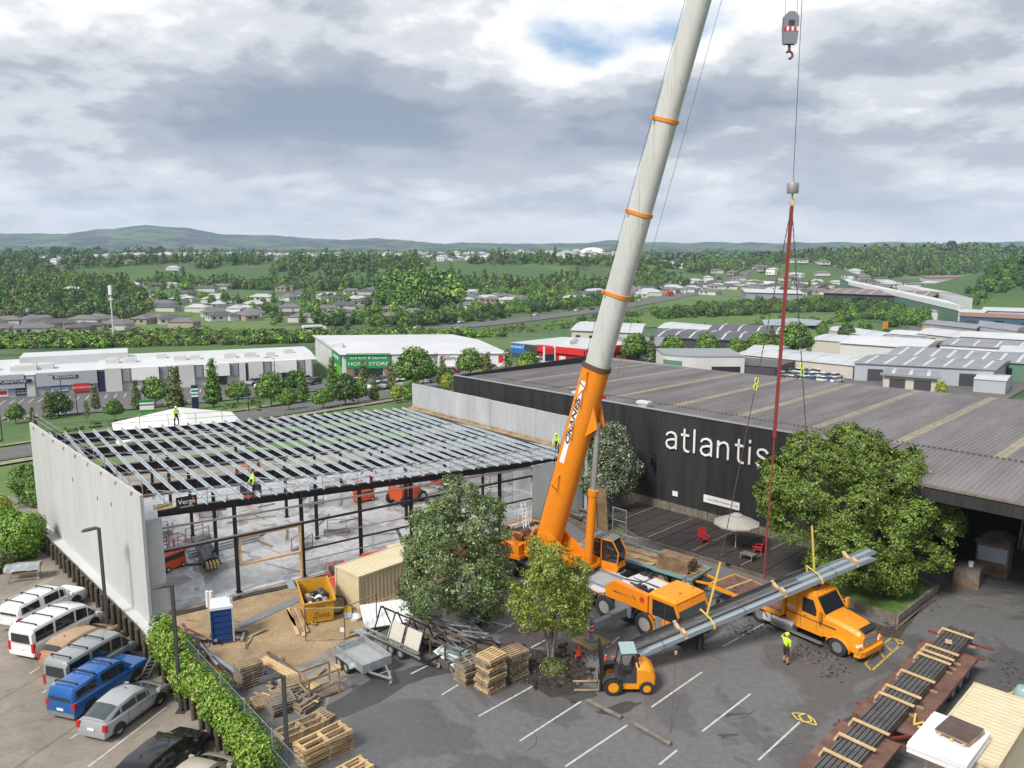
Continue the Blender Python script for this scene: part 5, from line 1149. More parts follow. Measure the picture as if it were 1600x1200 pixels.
# red store
b=Blk('red walled superstore with white roof behind the boom',(914,569),(992,562),(800,557),6.0,'red_deep','roof_silver',.7,name='retail_store')
b.front(0,1,4.0,6.4,'red','fascia',.6); b.side(0,.62,4.0,6.4,'red','fascia',.6); b.side(.62,.8,0,6.2,'charcoal','wall_panel',.4); p=b.side(.8,1.0,0,6.0,'blue_sign','wall_panel',.5)
b.side(.80,.98,.1,2.4,'glass_mid','shop_window',.6); b.sign(.9,4.8,'torpedo7',1.6,'white',1,p,.6,.8); b.side(.45,.55,.6,3.0,'glass_dark','shop_window',.15); b.side(.25,.33,.6,3.0,'off_white','poster',.15); b.side(.08,.14,1.0,2.8,'yellow','poster',.15)
b.front(.3,.55,1.0,2.6,'clad_cream','poster',.15); b.front(.6,.8,1.0,2.6,'yellow','poster',.15); b.hvac([(.3,.4,5),(.5,.5,4)])
for k in range(14):b.side(.02+k*.042,.022+k*.042,0,3.9,'red','batten',.2)
# pylons
def pylon(label,u,vb,vt,w,bands,legs=False):
 p=gnd(u,vb); h=atY(u,vt,p.y).z-p.z; t=thing('pylon_sign',label,'sign',(p.x,p.y,p.z-.2),R(15))
 for m_,a,c in bands:MB().bb(-w/2,w/2,-.25,.25,h*a,h*c).build('sign_face',K[m_],t)
 if legs:
  for x in(-w/2-.15,w/2+.15):MB().bb(x-.15,x+.15,-.2,.2,0,h).build('post',K['white'],t)
 return t,h
pylon('dark pylon sign with blue and green bands near the roof worker',306,640,600,1.1,[('navy',0,.55),('white',.55,.62),('green_sign',.62,.68),('white',.68,.74),('blue_sign',.74,.82),('white',.82,.88),('navy',.88,1)])
pylon('white tenant board with green and navy stripes behind the steel roof',230,642,623,2.4,[('green_sign',0,.2),('white',.2,.55),('navy',.55,.65),('white',.65,.8),('green_sign',.8,1)])
t,h=pylon('tall red and blue pylon sign between white posts before the red store',858,580,540,2.0,[('navy',.45,.7),('red',.72,.95),('white',.3,.43)],True)
t,h=pylon('blue and white tyre shop box sign',850,586,568,5.0,[('blue_sign',0,.35),('white',.35,.6),('blue_sign',.6,1)])
pylon('white free standing pylon in the industrial yard',1255,548,532,2.2,[('white',0,1)])
pylon('orange site sign beside the avenue',1383,516,502,2.4,[('lamp_amber',.2,1)])
# small white roofed house straight behind the site
t=thing('white_roofed_house','low house with broad white gabled roof behind the steel frame','building',(-39.5,95,hz(-39.5,95)+.2),R(28))
MB().bb(-6.5,6.5,-5.5,5.5,-2,2.4).build('wall',K['off_white'],t); MB().prism([(-7,2.3),(7,2.3),(.8,3.5)],-6,6).build('roof',K['off_white'],t)
# --- industrial estate on the right; (label, C, B, A, h, wall, roof, rise, strips)
IND=[
('long cream walled shed with pale ribbed roof left of the grey shed',(1150,572),(1332,592),(12,14),3.6,'clad_cream','roof_silver',.5,4),
('grey ribbed shed with a row of skylights behind the cream garage',(1334,594),(1550,606),(14,16),4.6,'clad_grey','roof_grey',1.0,7),
('cream double garage shed with two dark roller doors',(1379,610),(1462,617),(5,9),4.2,'clad_cream','roof_grey',.4,3),
('long grey roofed shed with dark green wall',(1388,580),(1720,606),(14,17),4.8,'clad_green','roof_grey',1.2,12),
('grey roofed shed with white front behind the green one',(1467,558),(1720,574),(14,17),4.0,'white','roof_grey',1.0,7),
('white roofed tilt slab shed with rounded front',(1312,558),(1440,568),(16,20),4.6,'tilt_pale','roof_white',1.2,0),
('small cream flat roofed shed beside the white pylon',(1268,551),(1330,556),(10,16),4.4,'clad_cream','roof_silver',.4,2),
('silver roofed shed with cream wall in the middle of the estate',(1432,540),(1500,545),(14,18),4.6,'clad_cream','roof_silver',.8,2),
('white roofed shed with cream wall at the right edge',(1498,546),(1700,556),(12,16),4.6,'clad_cream','roof_white',.8,0),
('dark blue shed with rusty roof at the right edge',(1498,511),(1720,523),(18,20),6.5,'clad_blue','roof_rust',1.2,0),
('grey workshop with orange awning beside the avenue',(1440,523),(1522,528),(14,18),6.0,'clad_mid','roof_grey',.8,0),
('grey gabled shed in front of the blue one',(1528,527),(1700,536),(12,18),5.5,'clad_grey','roof_grey',2.0,0),
('silver shed beyond the blue one at the right edge',(1535,500),(1740,507),(18,26),6.0,'clad_grey','roof_silver',1.2,4),
('brown roofed warehouse in the middle distance',(1286,475),(1452,483),(40,62),9.0,'clad_dark','roof_brown',2.0,8),
('huge white warehouse with bright green side',(1452,473),(1520,469),(14,80),10.0,'white','roof_white',1.5,0),
('long white warehouse roof with green stripe behind the brown one',(1325,458),(1500,462),(20,70),11.0,'clad_green','roof_white',1.0,0),
('grey shed with pale roof left of the red chain',(1165,474),(1254,477),(10,50),9.0,'clad_mid','roof_silver',1.4,0),
('dark roofed shed row before the pond',(1014,545),(1165,552),(10,26),4.2,'clad_dark','roof_charcoal',.8,6),
('silver roofed shed behind the dark row',(1028,527),(1118,531),(10,24),4.2,'tilt_pale','roof_silver',.8,3),
('second dark roofed shed row with teal door',(1108,533),(1260,540),(10,26),4.4,'clad_dark','roof_charcoal',.8,5),
('white roofed office with cream piers behind the red store',(893,541),(1000,546),(6,30),5.8,'clad_cream','roof_silver',.8,0),
('low grey office before the dark sheds',(950,562),(1030,560),(6,24),4.0,'clad_mid','roof_grey',.8,0),
('orange roofed depot far up the valley',(1450,441),(1500,440),(20,60),6.0,'off_white','roof_rust',1.0,0),
('pale shed row before the avenue trees',(1290,530),(1370,535),(12,14),4.2,'clad_cream','roof_silver',.6,2),
('grey low shed filling the yard behind the white tilt slab shed',(1372,548),(1440,553),(10,12),4.0,'clad_grey','roof_grey',.6,2),
('white roofed shed between the grey workshop and the avenue',(1385,538),(1445,541),(10,12),4.2,'off_white','roof_white',.6,0),
('long silver roofed shed at the right edge above the green wall',(1560,572),(1720,580),(10,14),4.4,'clad_grey','roof_silver',.8,4),
('charcoal roofed shed near the right edge behind the white one',(1590,534),(1740,540),(12,16),4.6,'clad_mid','roof_charcoal',.8,3),
('pale long shed beside the avenue bend',(1455,500),(1535,503),(16,22),5.5,'tilt_pale','roof_silver',.8,3),
('grey lean to shed right of the cream garage',(1520,612),(1570,616),(6,8),3.2,'clad_grey','roof_silver',.4,0),
('small white workshop in the industrial yard',(1166,566),(1210,570),(8,12),4.0,'off_white','roof_silver',.6,0),
('dark flat roofed shed behind the warehouse roof',(1118,584),(1210,592),(8,10),3.2,'clad_dark','roof_charcoal',.3,0),
]
IB=[]
for(lab,C,B,A,h,w,r,rise,st)in IND:
 IB.append(Blk(lab,C,B,A,h,w,r,rise,st,name='industrial_shed'))
g=IB[2]
for a,c in((.12,.42),(.58,.9)):g.front(a,c,.1,3.2,'clad_dark','roller_door',.08)
g.front(-.06,1.06,4.0,4.5,'clad_mid','eave',.9)
for bk,n in((IB[1],3),(IB[3],6),(IB[4],5),(IB[8],3),(IB[10],3),(IB[13],4),(IB[18],5),(IB[19],3),(IB[20],5),(IB[9],5),(IB[0],0),(IB[14],3),(IB[21],6)):
 for k in range(n):a=(k+.3)/n; bk.front(a,a+.35/n,.1,bk.h*.72,'glass_dark' if k%2 else 'clad_dark','door',.06)
IB[10].front(.05,.3,3.4,4.4,'lamp_amber','awning',1.2); IB[20].front(.18,.28,.1,3.2,'teal','roller_door',.1); IB[15].front(0,1,8.0,10.9,'white','wall_band',.3)
# curved green fronted office
m=MB(); p=gnd(1090,582); t=thing('curved_office','curved two storey office with green and white cladding bands','building',p)
ring=[(-9+9*(1-math.cos(k*math.pi/16)),-6*math.sin(k*math.pi/16)if k<=8 else-6)for k in range(9)]+[(10,-6),(10,9),(-9,9)]
MB().slab(ring,-3,4.6).build('wall',K['tilt_pale'],t); MB().slab([(x*1.01,y*1.01)for x,y in ring],4.6,5.0).build('parapet',K['clad_mid'],t);
MB().slab([(x*1.015,y*1.015)for x,y in ring[1:6]]+[(-5,-2)],.4,3.6).build('green_panel',K['clad_green'],t); MB().bb(2,9,-6.08,-5.9,.6,2.4).build('window',K['glass_dark'],t)
# ------------------------------------------------------------------ wheels shared by the heavy vehicles
def wheel_mesh(r,w,rim,n=26):
 tyre=MB(); tyre.lathe([(r*.58,-w*.5),(r*.90,-w*.5),(r*.985,-w*.40),(r,-w*.2),(r,w*.2),(r*.985,w*.40),(r*.90,w*.5),(r*.58,w*.5)],n,axis='y',cap=False)
 for k in range(n):
  t=2*math.pi*k/n; c,s_=math.cos(t),math.sin(t); tyre.box(c*r*1.0,(w*.2 if k%2 else-w*.2),s_*r*1.0,.05,w*.42,r*.09,0,-t)
 rm=MB(); rm.lathe([(r*.58,-w*.46),(r*.53,-w*.46),(r*.46,-w*.2),(r*.3,-w*.24),(r*.26,-w*.4),(r*.12,-w*.42),(r*.1,0),(r*.1,w*.2),(r*.46,w*.2),(r*.53,w*.46),(r*.58,w*.46)],20,axis='y')
 for k in range(8):
  t=2*math.pi*k/8; rm.tube((math.cos(t)*r*.36,-w*.3,math.sin(t)*r*.36),(math.cos(t)*r*.36,-w*.2,math.sin(t)*r*.36),r*.045,6)
 return tyre.mesh('tyre',K['rubber'],35),rm.mesh('rim',rim,35)
def wheel(parent,wm,x,y,r,flip=False):
 w=bpy.data.objects.new('wheel',None); col.objects.link(w); w.parent=parent; w.location=(x,y,r); w.rotation_euler=(0,0,math.pi if flip else 0)
 meshobj('tyre',wm[0],w); meshobj('rim',wm[1],w); return w
WB=wheel_mesh(.71,.55,K['rim_grey']); WT=wheel_mesh(.52,.3,K['rim_alloy']); WK=wheel_mesh(.50,.5,K['chassis_black'])
# ------------------------------------------------------------------ mobile crane
HC=R(-48); CR=Vector((3.5,50.1,0)); SR=R(-36.2); SRo=Vector((3.95,49.7,0)); HOOK=Vector((13.9,42.6,0))
def crane():
 t=thing('mobile_crane','orange and grey mobile crane with its telescopic boom raised high','crane',CR,HC)
 o,y,g,dk=K['crane_orange'],K['crane_yellow'],K['carrier_grey'],K['deck_plate']
 m=MB(); m.bb(-6.6,8.0,-.55,.55,.7,1.45); m.bb(-6.4,4.6,-1.3,1.3,1.2,1.45); m.build('chassis',g,t)
 for x in(7.5,4.45,1.3,-1.5,-4.0):
  for s_ in(-1,1):wheel(t,WB,x,s_*1.1,.71,s_>0)
 m=MB()  # mudguards
 for x in(7.5,4.45,1.3,-1.5,-4.0):
  for s_ in(-1,1):
   pr=[(x+math.cos(a)*.86,.75+math.sin(a)*.86)for a in[math.pi*k/8 for k in range(9)]]; pr2=[(x+math.cos(a)*.80,.75+math.sin(a)*.80)for a in[math.pi*k/8 for k in range(8,-1,-1)]]
   m.prism(pr+pr2,s_*1.1-.3,s_*1.1+.3)
 m.build('mudguard',K['charcoal'],t)
 for s_ in(-1,1):
  [MB().bb(x0,x1,s_*1.35-.07,s_*1.35+.07,z0,1.52).build('side_panel',g,t)for x0,x1,z0 in((5.35,6.55,.75),(2.3,3.5,.8),(8.35,8.7,.5))]
 MB().bb(-1.6,4.5,-.8,1.0,1.5,1.58).build('deck_plate',dk,t)
 m=MB(); m.bb(-1.6,4.5,-1.4,-.82,1.46,1.6); m.bb(-1.6,4.6,1.02,1.4,1.46,1.6); m.build('walkway',K['light_plate'],t)
 MB().bb(-1.6,4.5,-1.415,-1.405,1.46,1.52).build('deck_edge',o,t)
 m=MB(); m.bb(-1.2,4.3,-.86,-.78,1.58,1.72); m.bb(-1.2,4.3,.98,1.06,1.58,1.72); m.build('deck_channel',g,t)
    # engine housing behind the cab
 m=MB(); m.prism([(4.6,1.5),(7.75,1.5),(7.75,2.5),(5.2,2.62),(4.6,2.2)],-1.42,-1.05); m.build('engine_panel',o,t)
 m=MB(); m.prism([(5.0,1.5),(7.7,1.5),(7.7,2.3),(5.2,2.35)],1.1,1.4); m.build('engine_panel',o,t)
 MB().prism([(4.7,1.45),(7.6,1.45),(7.6,2.36),(5.3,2.46),(4.7,2.1)],-1.04,1.09).build('engine_cover',K['light_plate'],t)
 m=MB(); m.bb(6.2,6.26,-1.0,1.05,2.4,2.46); m.bb(5.4,7.5,.1,.16,2.4,2.47)
 m.build('cover_seam',K['charcoal'],t)
 m=MB(); rn=random.Random(2)
 for k in range(16):m.box(6.2+rn.uniform(0,1.3),-1.0+rn.uniform(0,.5),2.48,rn.uniform(.08,.3),rn.uniform(.06,.2),rn.uniform(.06,.25),rn.random())
 for k in range(10):m.box(5.4+rn.uniform(0,.8),.8+rn.uniform(0,.35),2.52,rn.uniform(.1,.25),rn.uniform(.06,.15),rn.uniform(.1,.3),rn.random())
 m.tube((5.3,-.5,2.5),(6.3,-.2,2.55),.04,6); m.tube((5.9,-.7,2.52),(6.6,-.75,2.55),.05,6)
 m.build('hoses',K['black_plastic'],t)
 e=MB(); e.add([(5.2,-1.43,2.05),(6.75,-1.43,2.05),(6.6,-1.43,2.3),(7.0,-1.43,1.93),(5.2,-1.43,1.97)],[(0,1,4),(1,2,3)]); e.build('stripe',K['charcoal'],t); MB().disc((7.35,-1.43,2.15),(0,1,0),.17,16,.02).build('emblem',K['red'],t)
    # driver's cab
 m=MB(); m.prism([(7.8,.55),(10.0,.55),(10.15,.95),(10.12,1.5),(9.55,2.6),(7.8,2.62)],-1.36,1.36); cab=m.build('driver_cab',o,t)
 MB().loft([[(7.72,-1.3,2.62),(7.72,1.3,2.62),(9.62,1.3,2.6),(9.62,-1.3,2.6)],[(7.85,-1.15,2.78),(7.85,1.15,2.78),(9.4,1.15,2.74),(9.4,-1.15,2.74)]]).build('cab_roof',y,cab)
 for k in range(5):MB().bar((7.95,-1.0+k*.5,2.785),(9.35,-1.0+k*.5,2.75),.05,.02).build('roof_rib',y,cab)
 m=MB(); nrm=Vector((1.1,0,.57)).normalized()*.012
 m.add([(9.62+.5,-1.2,1.52),(9.62+.5,1.2,1.52),(9.57,1.15,2.55),(9.57,-1.15,2.55)],[(0,1,2,3)]); m.build('windscreen',K['glass_mid'],cab)
 for s_ in(-1,1):
  MB().add([(8.05,s_*1.372,1.5),(9.95,s_*1.372,1.5),(9.5,s_*1.372,2.45),(8.05,s_*1.372,2.45)],[(0,1,2,3)]).build('side_window',K['glass_dark'],cab)
  m=MB(); m.tube((9.9,s_*1.38,2.3),(10.25,s_*1.75,2.25),.03,6); m.box(10.25,s_*1.75,1.95,.1,.25,.5); m.build('mirror',K['black_plastic'],cab)
  MB().bb(10.12,10.17,s_*.95-.22,s_*.95+.22,.75,.95).build('headlight',K['lamp_white'],cab)
 m=MB(); m.bb(10.0,10.2,-1.3,1.3,.45,.68); m.bb(8.9,8.93,-1.375,-1.365,.8,2.4); m.bb(8.1,8.3,-1.40,-1.37,1.25,1.32); m.build('bumper',K['charcoal'],cab)
 m=MB(); m.tube((9.1,-.3,2.78),(9.1,-.3,2.9),.08,10); m.tube((9.1,.9,2.78),(9.1,.9,2.88),.06,10); m.build('beacon',K['lamp_amber'],cab)
    # outriggers with jack on timber mats
 for s_ in(-1,1):
  m=MB(); m.bar((6.05,s_*1.0,1.05),(6.1,s_*2.7,1.05),.42,.5); m.build('outrigger_box',g,t)
  b=MB(); b.bar((6.1,s_*2.6,1.05),(6.12,s_*4.2,1.05),.32,.38); ob=b.build('outrigger_beam',K['block_grey'],t)
  m=MB()
  for q in(3.0,3.4):m.disc((5.955,s_*q,1.05),(1,0,0),.09,10,.02)
  m.build('lightening_hole',K['black_plastic'],ob)
  m=MB(); m.tube((6.12,s_*4.25,.2),(6.12,s_*4.25,1.5),.11,12); m.tube((6.12,s_*4.25,1.5),(6.12,s_*4.25,1.62),.16,12); m.tube((6.12,s_*4.25,.19),(6.12,s_*4.25,.3),.3,12); m.build('jack',K['block_grey'],ob)
  for k in range(5):MB().box(6.12,s_*4.25,.75+k*.12,.26,.26,.06,0,0,.3).build('warning_stripe',K['red']if k%2==0 else K['white'],ob)
  m=MB(); m.bar((-3.4,s_*1.0,1.05),(-3.4,s_*4.0,1.0),.36,.42); m.tube((-3.4,s_*4.0,.2),(-3.4,s_*4.0,1.5),.11,10); m.tube((-3.4,s_*4.0,.19),(-3.4,s_*4.0,.3),.3,12); m.build('outrigger_beam',K['block_grey'],t)
    # slewing superstructure; placed by its own transform below the carrier root
 sv=SRo-CR; ca,sa=math.cos(-HC),math.sin(-HC); up=bpy.data.objects.new('superstructure',None); col.objects.link(up); up.parent=t
 up.location=(sv.x*ca-sv.y*sa,sv.x*sa+sv.y*ca,0); up.rotation_euler=(0,0,SR-HC)
 MB().lathe([(1.1,1.5),(1.1,1.85),(.9,1.9)],24).build('slew_ring',K['charcoal'],up)
 m=MB()
 for s_ in(-1,1):m.prism([(-3.3,1.9),(1.5,1.9),(1.5,2.35),(.2,2.7),(-1.2,3.7),(-2.1,3.75),(-3.3,2.8)],s_*.72-.09,s_*.72+.09)
 m.bb(-3.3,1.5,-.72,.72,1.9,2.1); m.bb(-3.3,-2.4,-.65,.65,2.1,2.9); m.build('slew_frame',o,up)
 m=MB(); m.bb(-5.0,-3.3,-1.35,1.35,1.75,2.0); m.bb(-4.9,-3.4,-1.3,1.3,2.0,2.7); m.build('counterweight',o,up)
 m=MB(); rn=random.Random(5)
 m.tube((-3.0,-.55,3.1),(-3.0,.55,3.1),.38,16); m.tube((-4.0,-.55,3.0),(-4.0,.55,3.0),.34,16); m.build('winch_drum',K['chain_brown'],up)
 m=MB()
 for k in range(14):a=Vector((rn.uniform(-4.9,-2.6),rn.uniform(-1.3,1.3),2.7)); m.tube(a,a+Vector((rn.uniform(-.8,.8),rn.uniform(-.8,.8),rn.uniform(.2,1.2))),.04,6)
 m.bar((-4.9,-1.3,3.6),(-3.2,-1.3,3.6),.06); m.bar((-4.9,1.3,3.6),(-3.2,1.3,3.6),.06); m.bar((-4.9,-1.3,3.6),(-4.9,1.3,3.6),.06)
 m.build('hand_rail',o,up)
    # operator cab on the left of the boom
 m=MB(); m.prism([(.5,1.55),(2.6,1.55),(2.75,1.9),(2.6,2.2),(.5,2.2)],.85,1.85); cb=m.build('operator_cab',o,up)
 MB().prism([(.55,2.2),(2.62,2.2),(2.72,2.9),(2.3,3.6),(.75,3.6)],.9,1.8).build('cab_glass',K['glass_dark'],cb)
 m=MB();
 for yy in(.88,1.82):
  m.bar((.55,yy,2.2),(.72,yy,3.62),.09); m.bar((1.5,yy,2.2),(1.5,yy,3.62),.07); m.bar((2.3,yy,3.62),(2.74,yy,2.9),.06); m.bar((2.74,yy,2.9),(2.64,yy,2.15),.06); m.bar((.7,yy,3.62),(2.35,yy,3.62),.07)
 m.build('cab_frame',o,cb)
 m=MB(); m.bb(.7,2.35,.87,1.83,3.63,3.68)
 for k in range(6):m.bar((.8+k*.28,.9,3.72),(.8+k*.28,1.8,3.72),.03)
 for k in range(4):m.bar((.75,.95+k*.27,3.75),(2.3,.95+k*.27,3.75),.025)
 m.build('roof_guard',K['tube_grey'],cb)
 MB().bb(2.5,2.78,.9,1.8,1.48,1.56).build('cab_step',K['light_plate'],cb); MB().bb(2.65,2.78,1.1,1.6,1.6,1.85).build('front_grille',K['black_plastic'],cb)
 m=MB(); m.bb(.9,2.1,1.0,1.05,1.6,1.95); m.build('cab_door_panel',K['charcoal'],cb)
 m=MB(); m.lathe([(.15,2.2),(.2,2.5),(.2,2.75),(.09,2.85),(.12,3.0),(.11,3.15),(.02,3.22)],10,(1.15,1.35,0)); m.build('driver',K['lift_orange'],cb,40)
    # boom: one lofted tube per telescope section with its collar
 pv=Vector((-1.7,0,3.3)); wpv=SRo+Vector((math.cos(SR),math.sin(SR),0))*pv.x; hd=(HOOK-wpv); hd.z=0; dist=hd.length
 el=math.atan2(48.3,dist); dr=Vector((math.cos(el),0,math.sin(el))); nr=Vector((-math.sin(el),0,math.cos(el)))  # nr: upper side of the boom
 def ring(L_,w,h):
  c=pv+dr*L_; r=[]
  for k in range(9):a=math.pi*(1+k/8); r.append(c+Vector((0,1,0))*(math.cos(a)*w/2)+nr*(math.sin(a)*h*.42-h*.02))
  for yy,nn in((.5,.36),(.42,.5),(-.42,.5),(-.5,.36)):r.append(c+Vector((0,1,0))*(yy*w)+nr*(nn*h))
  return r
 def section(L0,L1,w,h,mt,nm,par):return MB().loft([ring(L0,w,h),ring(L1,w,h)]).build(nm,mt,par,30)
 bo=section(-.9,12.0,1.30,1.62,o,'base_boom',up)
 cols=[12.0,16.55,21.35,26.5,34.0,39.0,44.0,49.6]; w,h=1.17,1.46
 for k in range(7):
  s_=section(cols[k]-.3,cols[k+1],w,h,K['boom_grey'],'boom_section',up)
  cl=MB(); cl.loft([ring(cols[k+1]-.22,w+.12,h+.14),ring(cols[k+1]-.02,w+.12,h+.14)])
  for yy in(-.58,.58):c=pv+dr*(cols[k+1]-.12)+nr*(h*.45); cl.box(c.x,yy*(w+.2),c.z,.1,.14,.14)
  c=pv+dr*(cols[k+1]-.12)+nr*(h*.62); cl.tube((c.x,-.3,c.z),(c.x,.3,c.z),.05,8)
  cl.build('collar',o,s_,30); w*=.945; h*=.945
 cl=MB(); cl.loft([ring(11.75,1.42,1.76),ring(12.02,1.42,1.76)]); cl.build('collar',K['chain_brown'],bo,30)
 P=lambda L_,y_,n_:pv+dr*L_+Vector((0,y_,0))+nr*n_
 m=MB()  # brackets on the base boom
 for L_,y_ in((11.6,-.75),(10.4,-.72),(8.2,-.72),(4.6,-.75)):m.tube(P(L_,y_+.05,.3),P(L_-.6,y_-.55,.35),.05,6); m.tube(P(L_-.6,y_-.55,.35),P(L_-1.0,y_+.05,.3),.035,6)
 for L_ in(11.0,9.8,6.2,3.9):m.tube(P(L_,.1,.8),P(L_,.1,1.0),.08,8)
 m.build('bracket',o,bo)
 m=MB(); a=P(10.2,.2,-.72); m.box(a.x,a.y,a.z,.16,.24,.24,0,-el); m.build('lamp',K['red'],bo)
    # name panel along the left flank
 pan=MB(); pan.add([P(5.4,-.662,.24),P(10.9,-.662,.24),P(10.9,-.662,.57),P(5.4,-.662,.57)],[(0,1,2,3)]); pn=pan.build('name_panel',K['white'],bo)
 tx=text('lettering','CRANES',.40,K['charcoal'],pn,P(8.2,-.675,.405),(0,0,0),.004,'CENTER',2.1,.25,.012)
 X=dr; Z=Vector((0,-1,0)); Yv=Z.cross(X); tx.rotation_euler=Matrix((X,Yv,Z)).transposed().to_euler()
    # lift cylinder
 c0=Vector((1.05,0,2.2)); c1=P(8.6,0,-.95); mid=c0.lerp(c1,.52)
 MB().tube(c0,mid,.27,18).tube(mid-(c1-c0).normalized()*.25,mid+(c1-c0).normalized()*.08,.33,18).build('cylinder_barrel',o,up,40); MB().tube(mid,c1,.17,16).build('cylinder_rod',K['alu'],up,40)
 m=MB(); m.prism([(0,0)]*3,0,0)if False else None
 for s_ in(-1,1):m.loft([[P(9.6,s_*.35,-.6),P(7.6,s_*.35,-.6),P(8.4,s_*.35,-1.25)],[P(9.6,s_*.5,-.6),P(7.6,s_*.5,-.6),P(8.4,s_*.5,-1.25)]])
 m.build('cylinder_lug',o,bo)
    # boom head and hoist rope along the top
 hp=P(49.8,0,-.3); m=MB(); m.box(hp.x,0,hp.z,.9,.8,1.5,0,-el+R(90)); m.tube((hp.x+.35,-.35,hp.z),(hp.x+.35,.35,hp.z),.35,16); m.build('boom_head',o,up)
 rp_=MB(); rp_.tube((-3.0,.2,3.4),P(50,.15,.85),.014,5); rp_.tube(P(11.9,.3,-1.15),P(50,.2,-.9),.012,5); rp_.build('hoist_rope',K['rope'],up)
 return el
crane()
def bstep(v):return v
# timber mats below the outrigger jacks
ch,sh_=math.cos(HC),math.sin(HC)
def cw(x,y,z=0):return Vector((CR.x+ch*x-sh_*y,CR.y+sh_*x+ch*y,z))
for x,y,lab in((6.12,-4.25,'pale timber mat under the outrigger jack beside the forklift'),(6.12,4.25,'timber mat under the outrigger jack beside the blue trailer'),(-3.4,-4.0,'timber mat under the rear outrigger behind the small tree'),(-3.4,4.0,'timber mat under the rear outrigger by the gate')):
 t=thing('timber_mat',lab,'timber mat',cw(x,y),HC,'outrigger mats')
 for k in range(5):MB().bb(-.8,.8,-.8+k*.32+.01,-.8+k*.32+.31,.0,.17+.01*(k%2)).build('plank',K['pallet_wood'],t)
# ------------------------------------------------------------------ hook blocks, slings and the lifted bundle
def hooks():
 t=thing('hook_block','grey crane hook block with red and white warning band','hook block',(13.72,42.75,31.75)); t.scale=(.74,.74,.74)
 m=MB(); pr=[(-.42,0),(.42,0),(.5,.9),(.48,1.75),(.18,2.05),(-.18,2.05),(-.48,1.75),(-.5,.9)]
 for y in(-.22,.16):m.prism(pr,y,y+.06)
 m.build('side_plate',K['block_grey'],t); MB().tube((0,-.15,1.45),(0,.15,1.45),.42,18).build('sheave',K['charcoal'],t); MB().bb(-.36,.36,-.14,.14,.1,.9).build('body',K['block_grey'],t); MB().bb(-.2,.2,-.235,-.22,1.15,1.5).build('cover_plate',K['charcoal'],t)
 for k in range(6):MB().box(-.41+k*.165,-.235,.95,.17,.02,.26,0,.0).build('warning_stripe',K['red']if k%2==0 else K['white'],t)
 m=MB(); m.tube((0,0,.1),(0,0,-.45),.1,10); a=[(.0+.24*math.sin(k),0,-.68-.24*-math.cos(k)*-1)for k in[i*.5 for i in range(9)]]
 for p,q in zip(a[:-1],a[1:]):m.tube(p,q,.08,8)
 m.build('hook',K['chain_brown'],t,40)
 m=MB(); m.tube((-.4,0,1.5),(-.35,0,26),.016,5); m.tube((.4,0,1.5),(.35,0,26),.016,5); m.build('rope',K['rope'],t)
    # auxiliary line with ball weight
 t=thing('ball_hook','auxiliary crane rope with cylindrical weight and small hook above the load','hook',(14.25,42.65,24.75))
 MB().tube((0,0,.4),(-.2,0,27),.017,6).build('rope',K['rope'],t); MB().lathe([(.05,.5),(.08,.34),(.28,.32),(.29,.30),(.29,-.16),(.27,-.19),(.08,-.2)],18).build('weight',K['tube_grey'],t,35)
 m=MB(); m.tube((0,0,-.1),(0,0,-.45),.05,8)
 for k in range(8):a=k*.6; m.tube((.14*math.sin(a),0,-.6+.14*math.cos(a)),(.14*math.sin(a+.6),0,-.6+.14*math.cos(a+.6)),.045,6)
 m.build('hook',K['sling_yellow'],t)
hooks()
E0=Vector((6.3,39.75,1.0)); E1=Vector((20.1,44.5,4.4)); ED=(E1-E0).normalized(); EL=(E1-E0).length
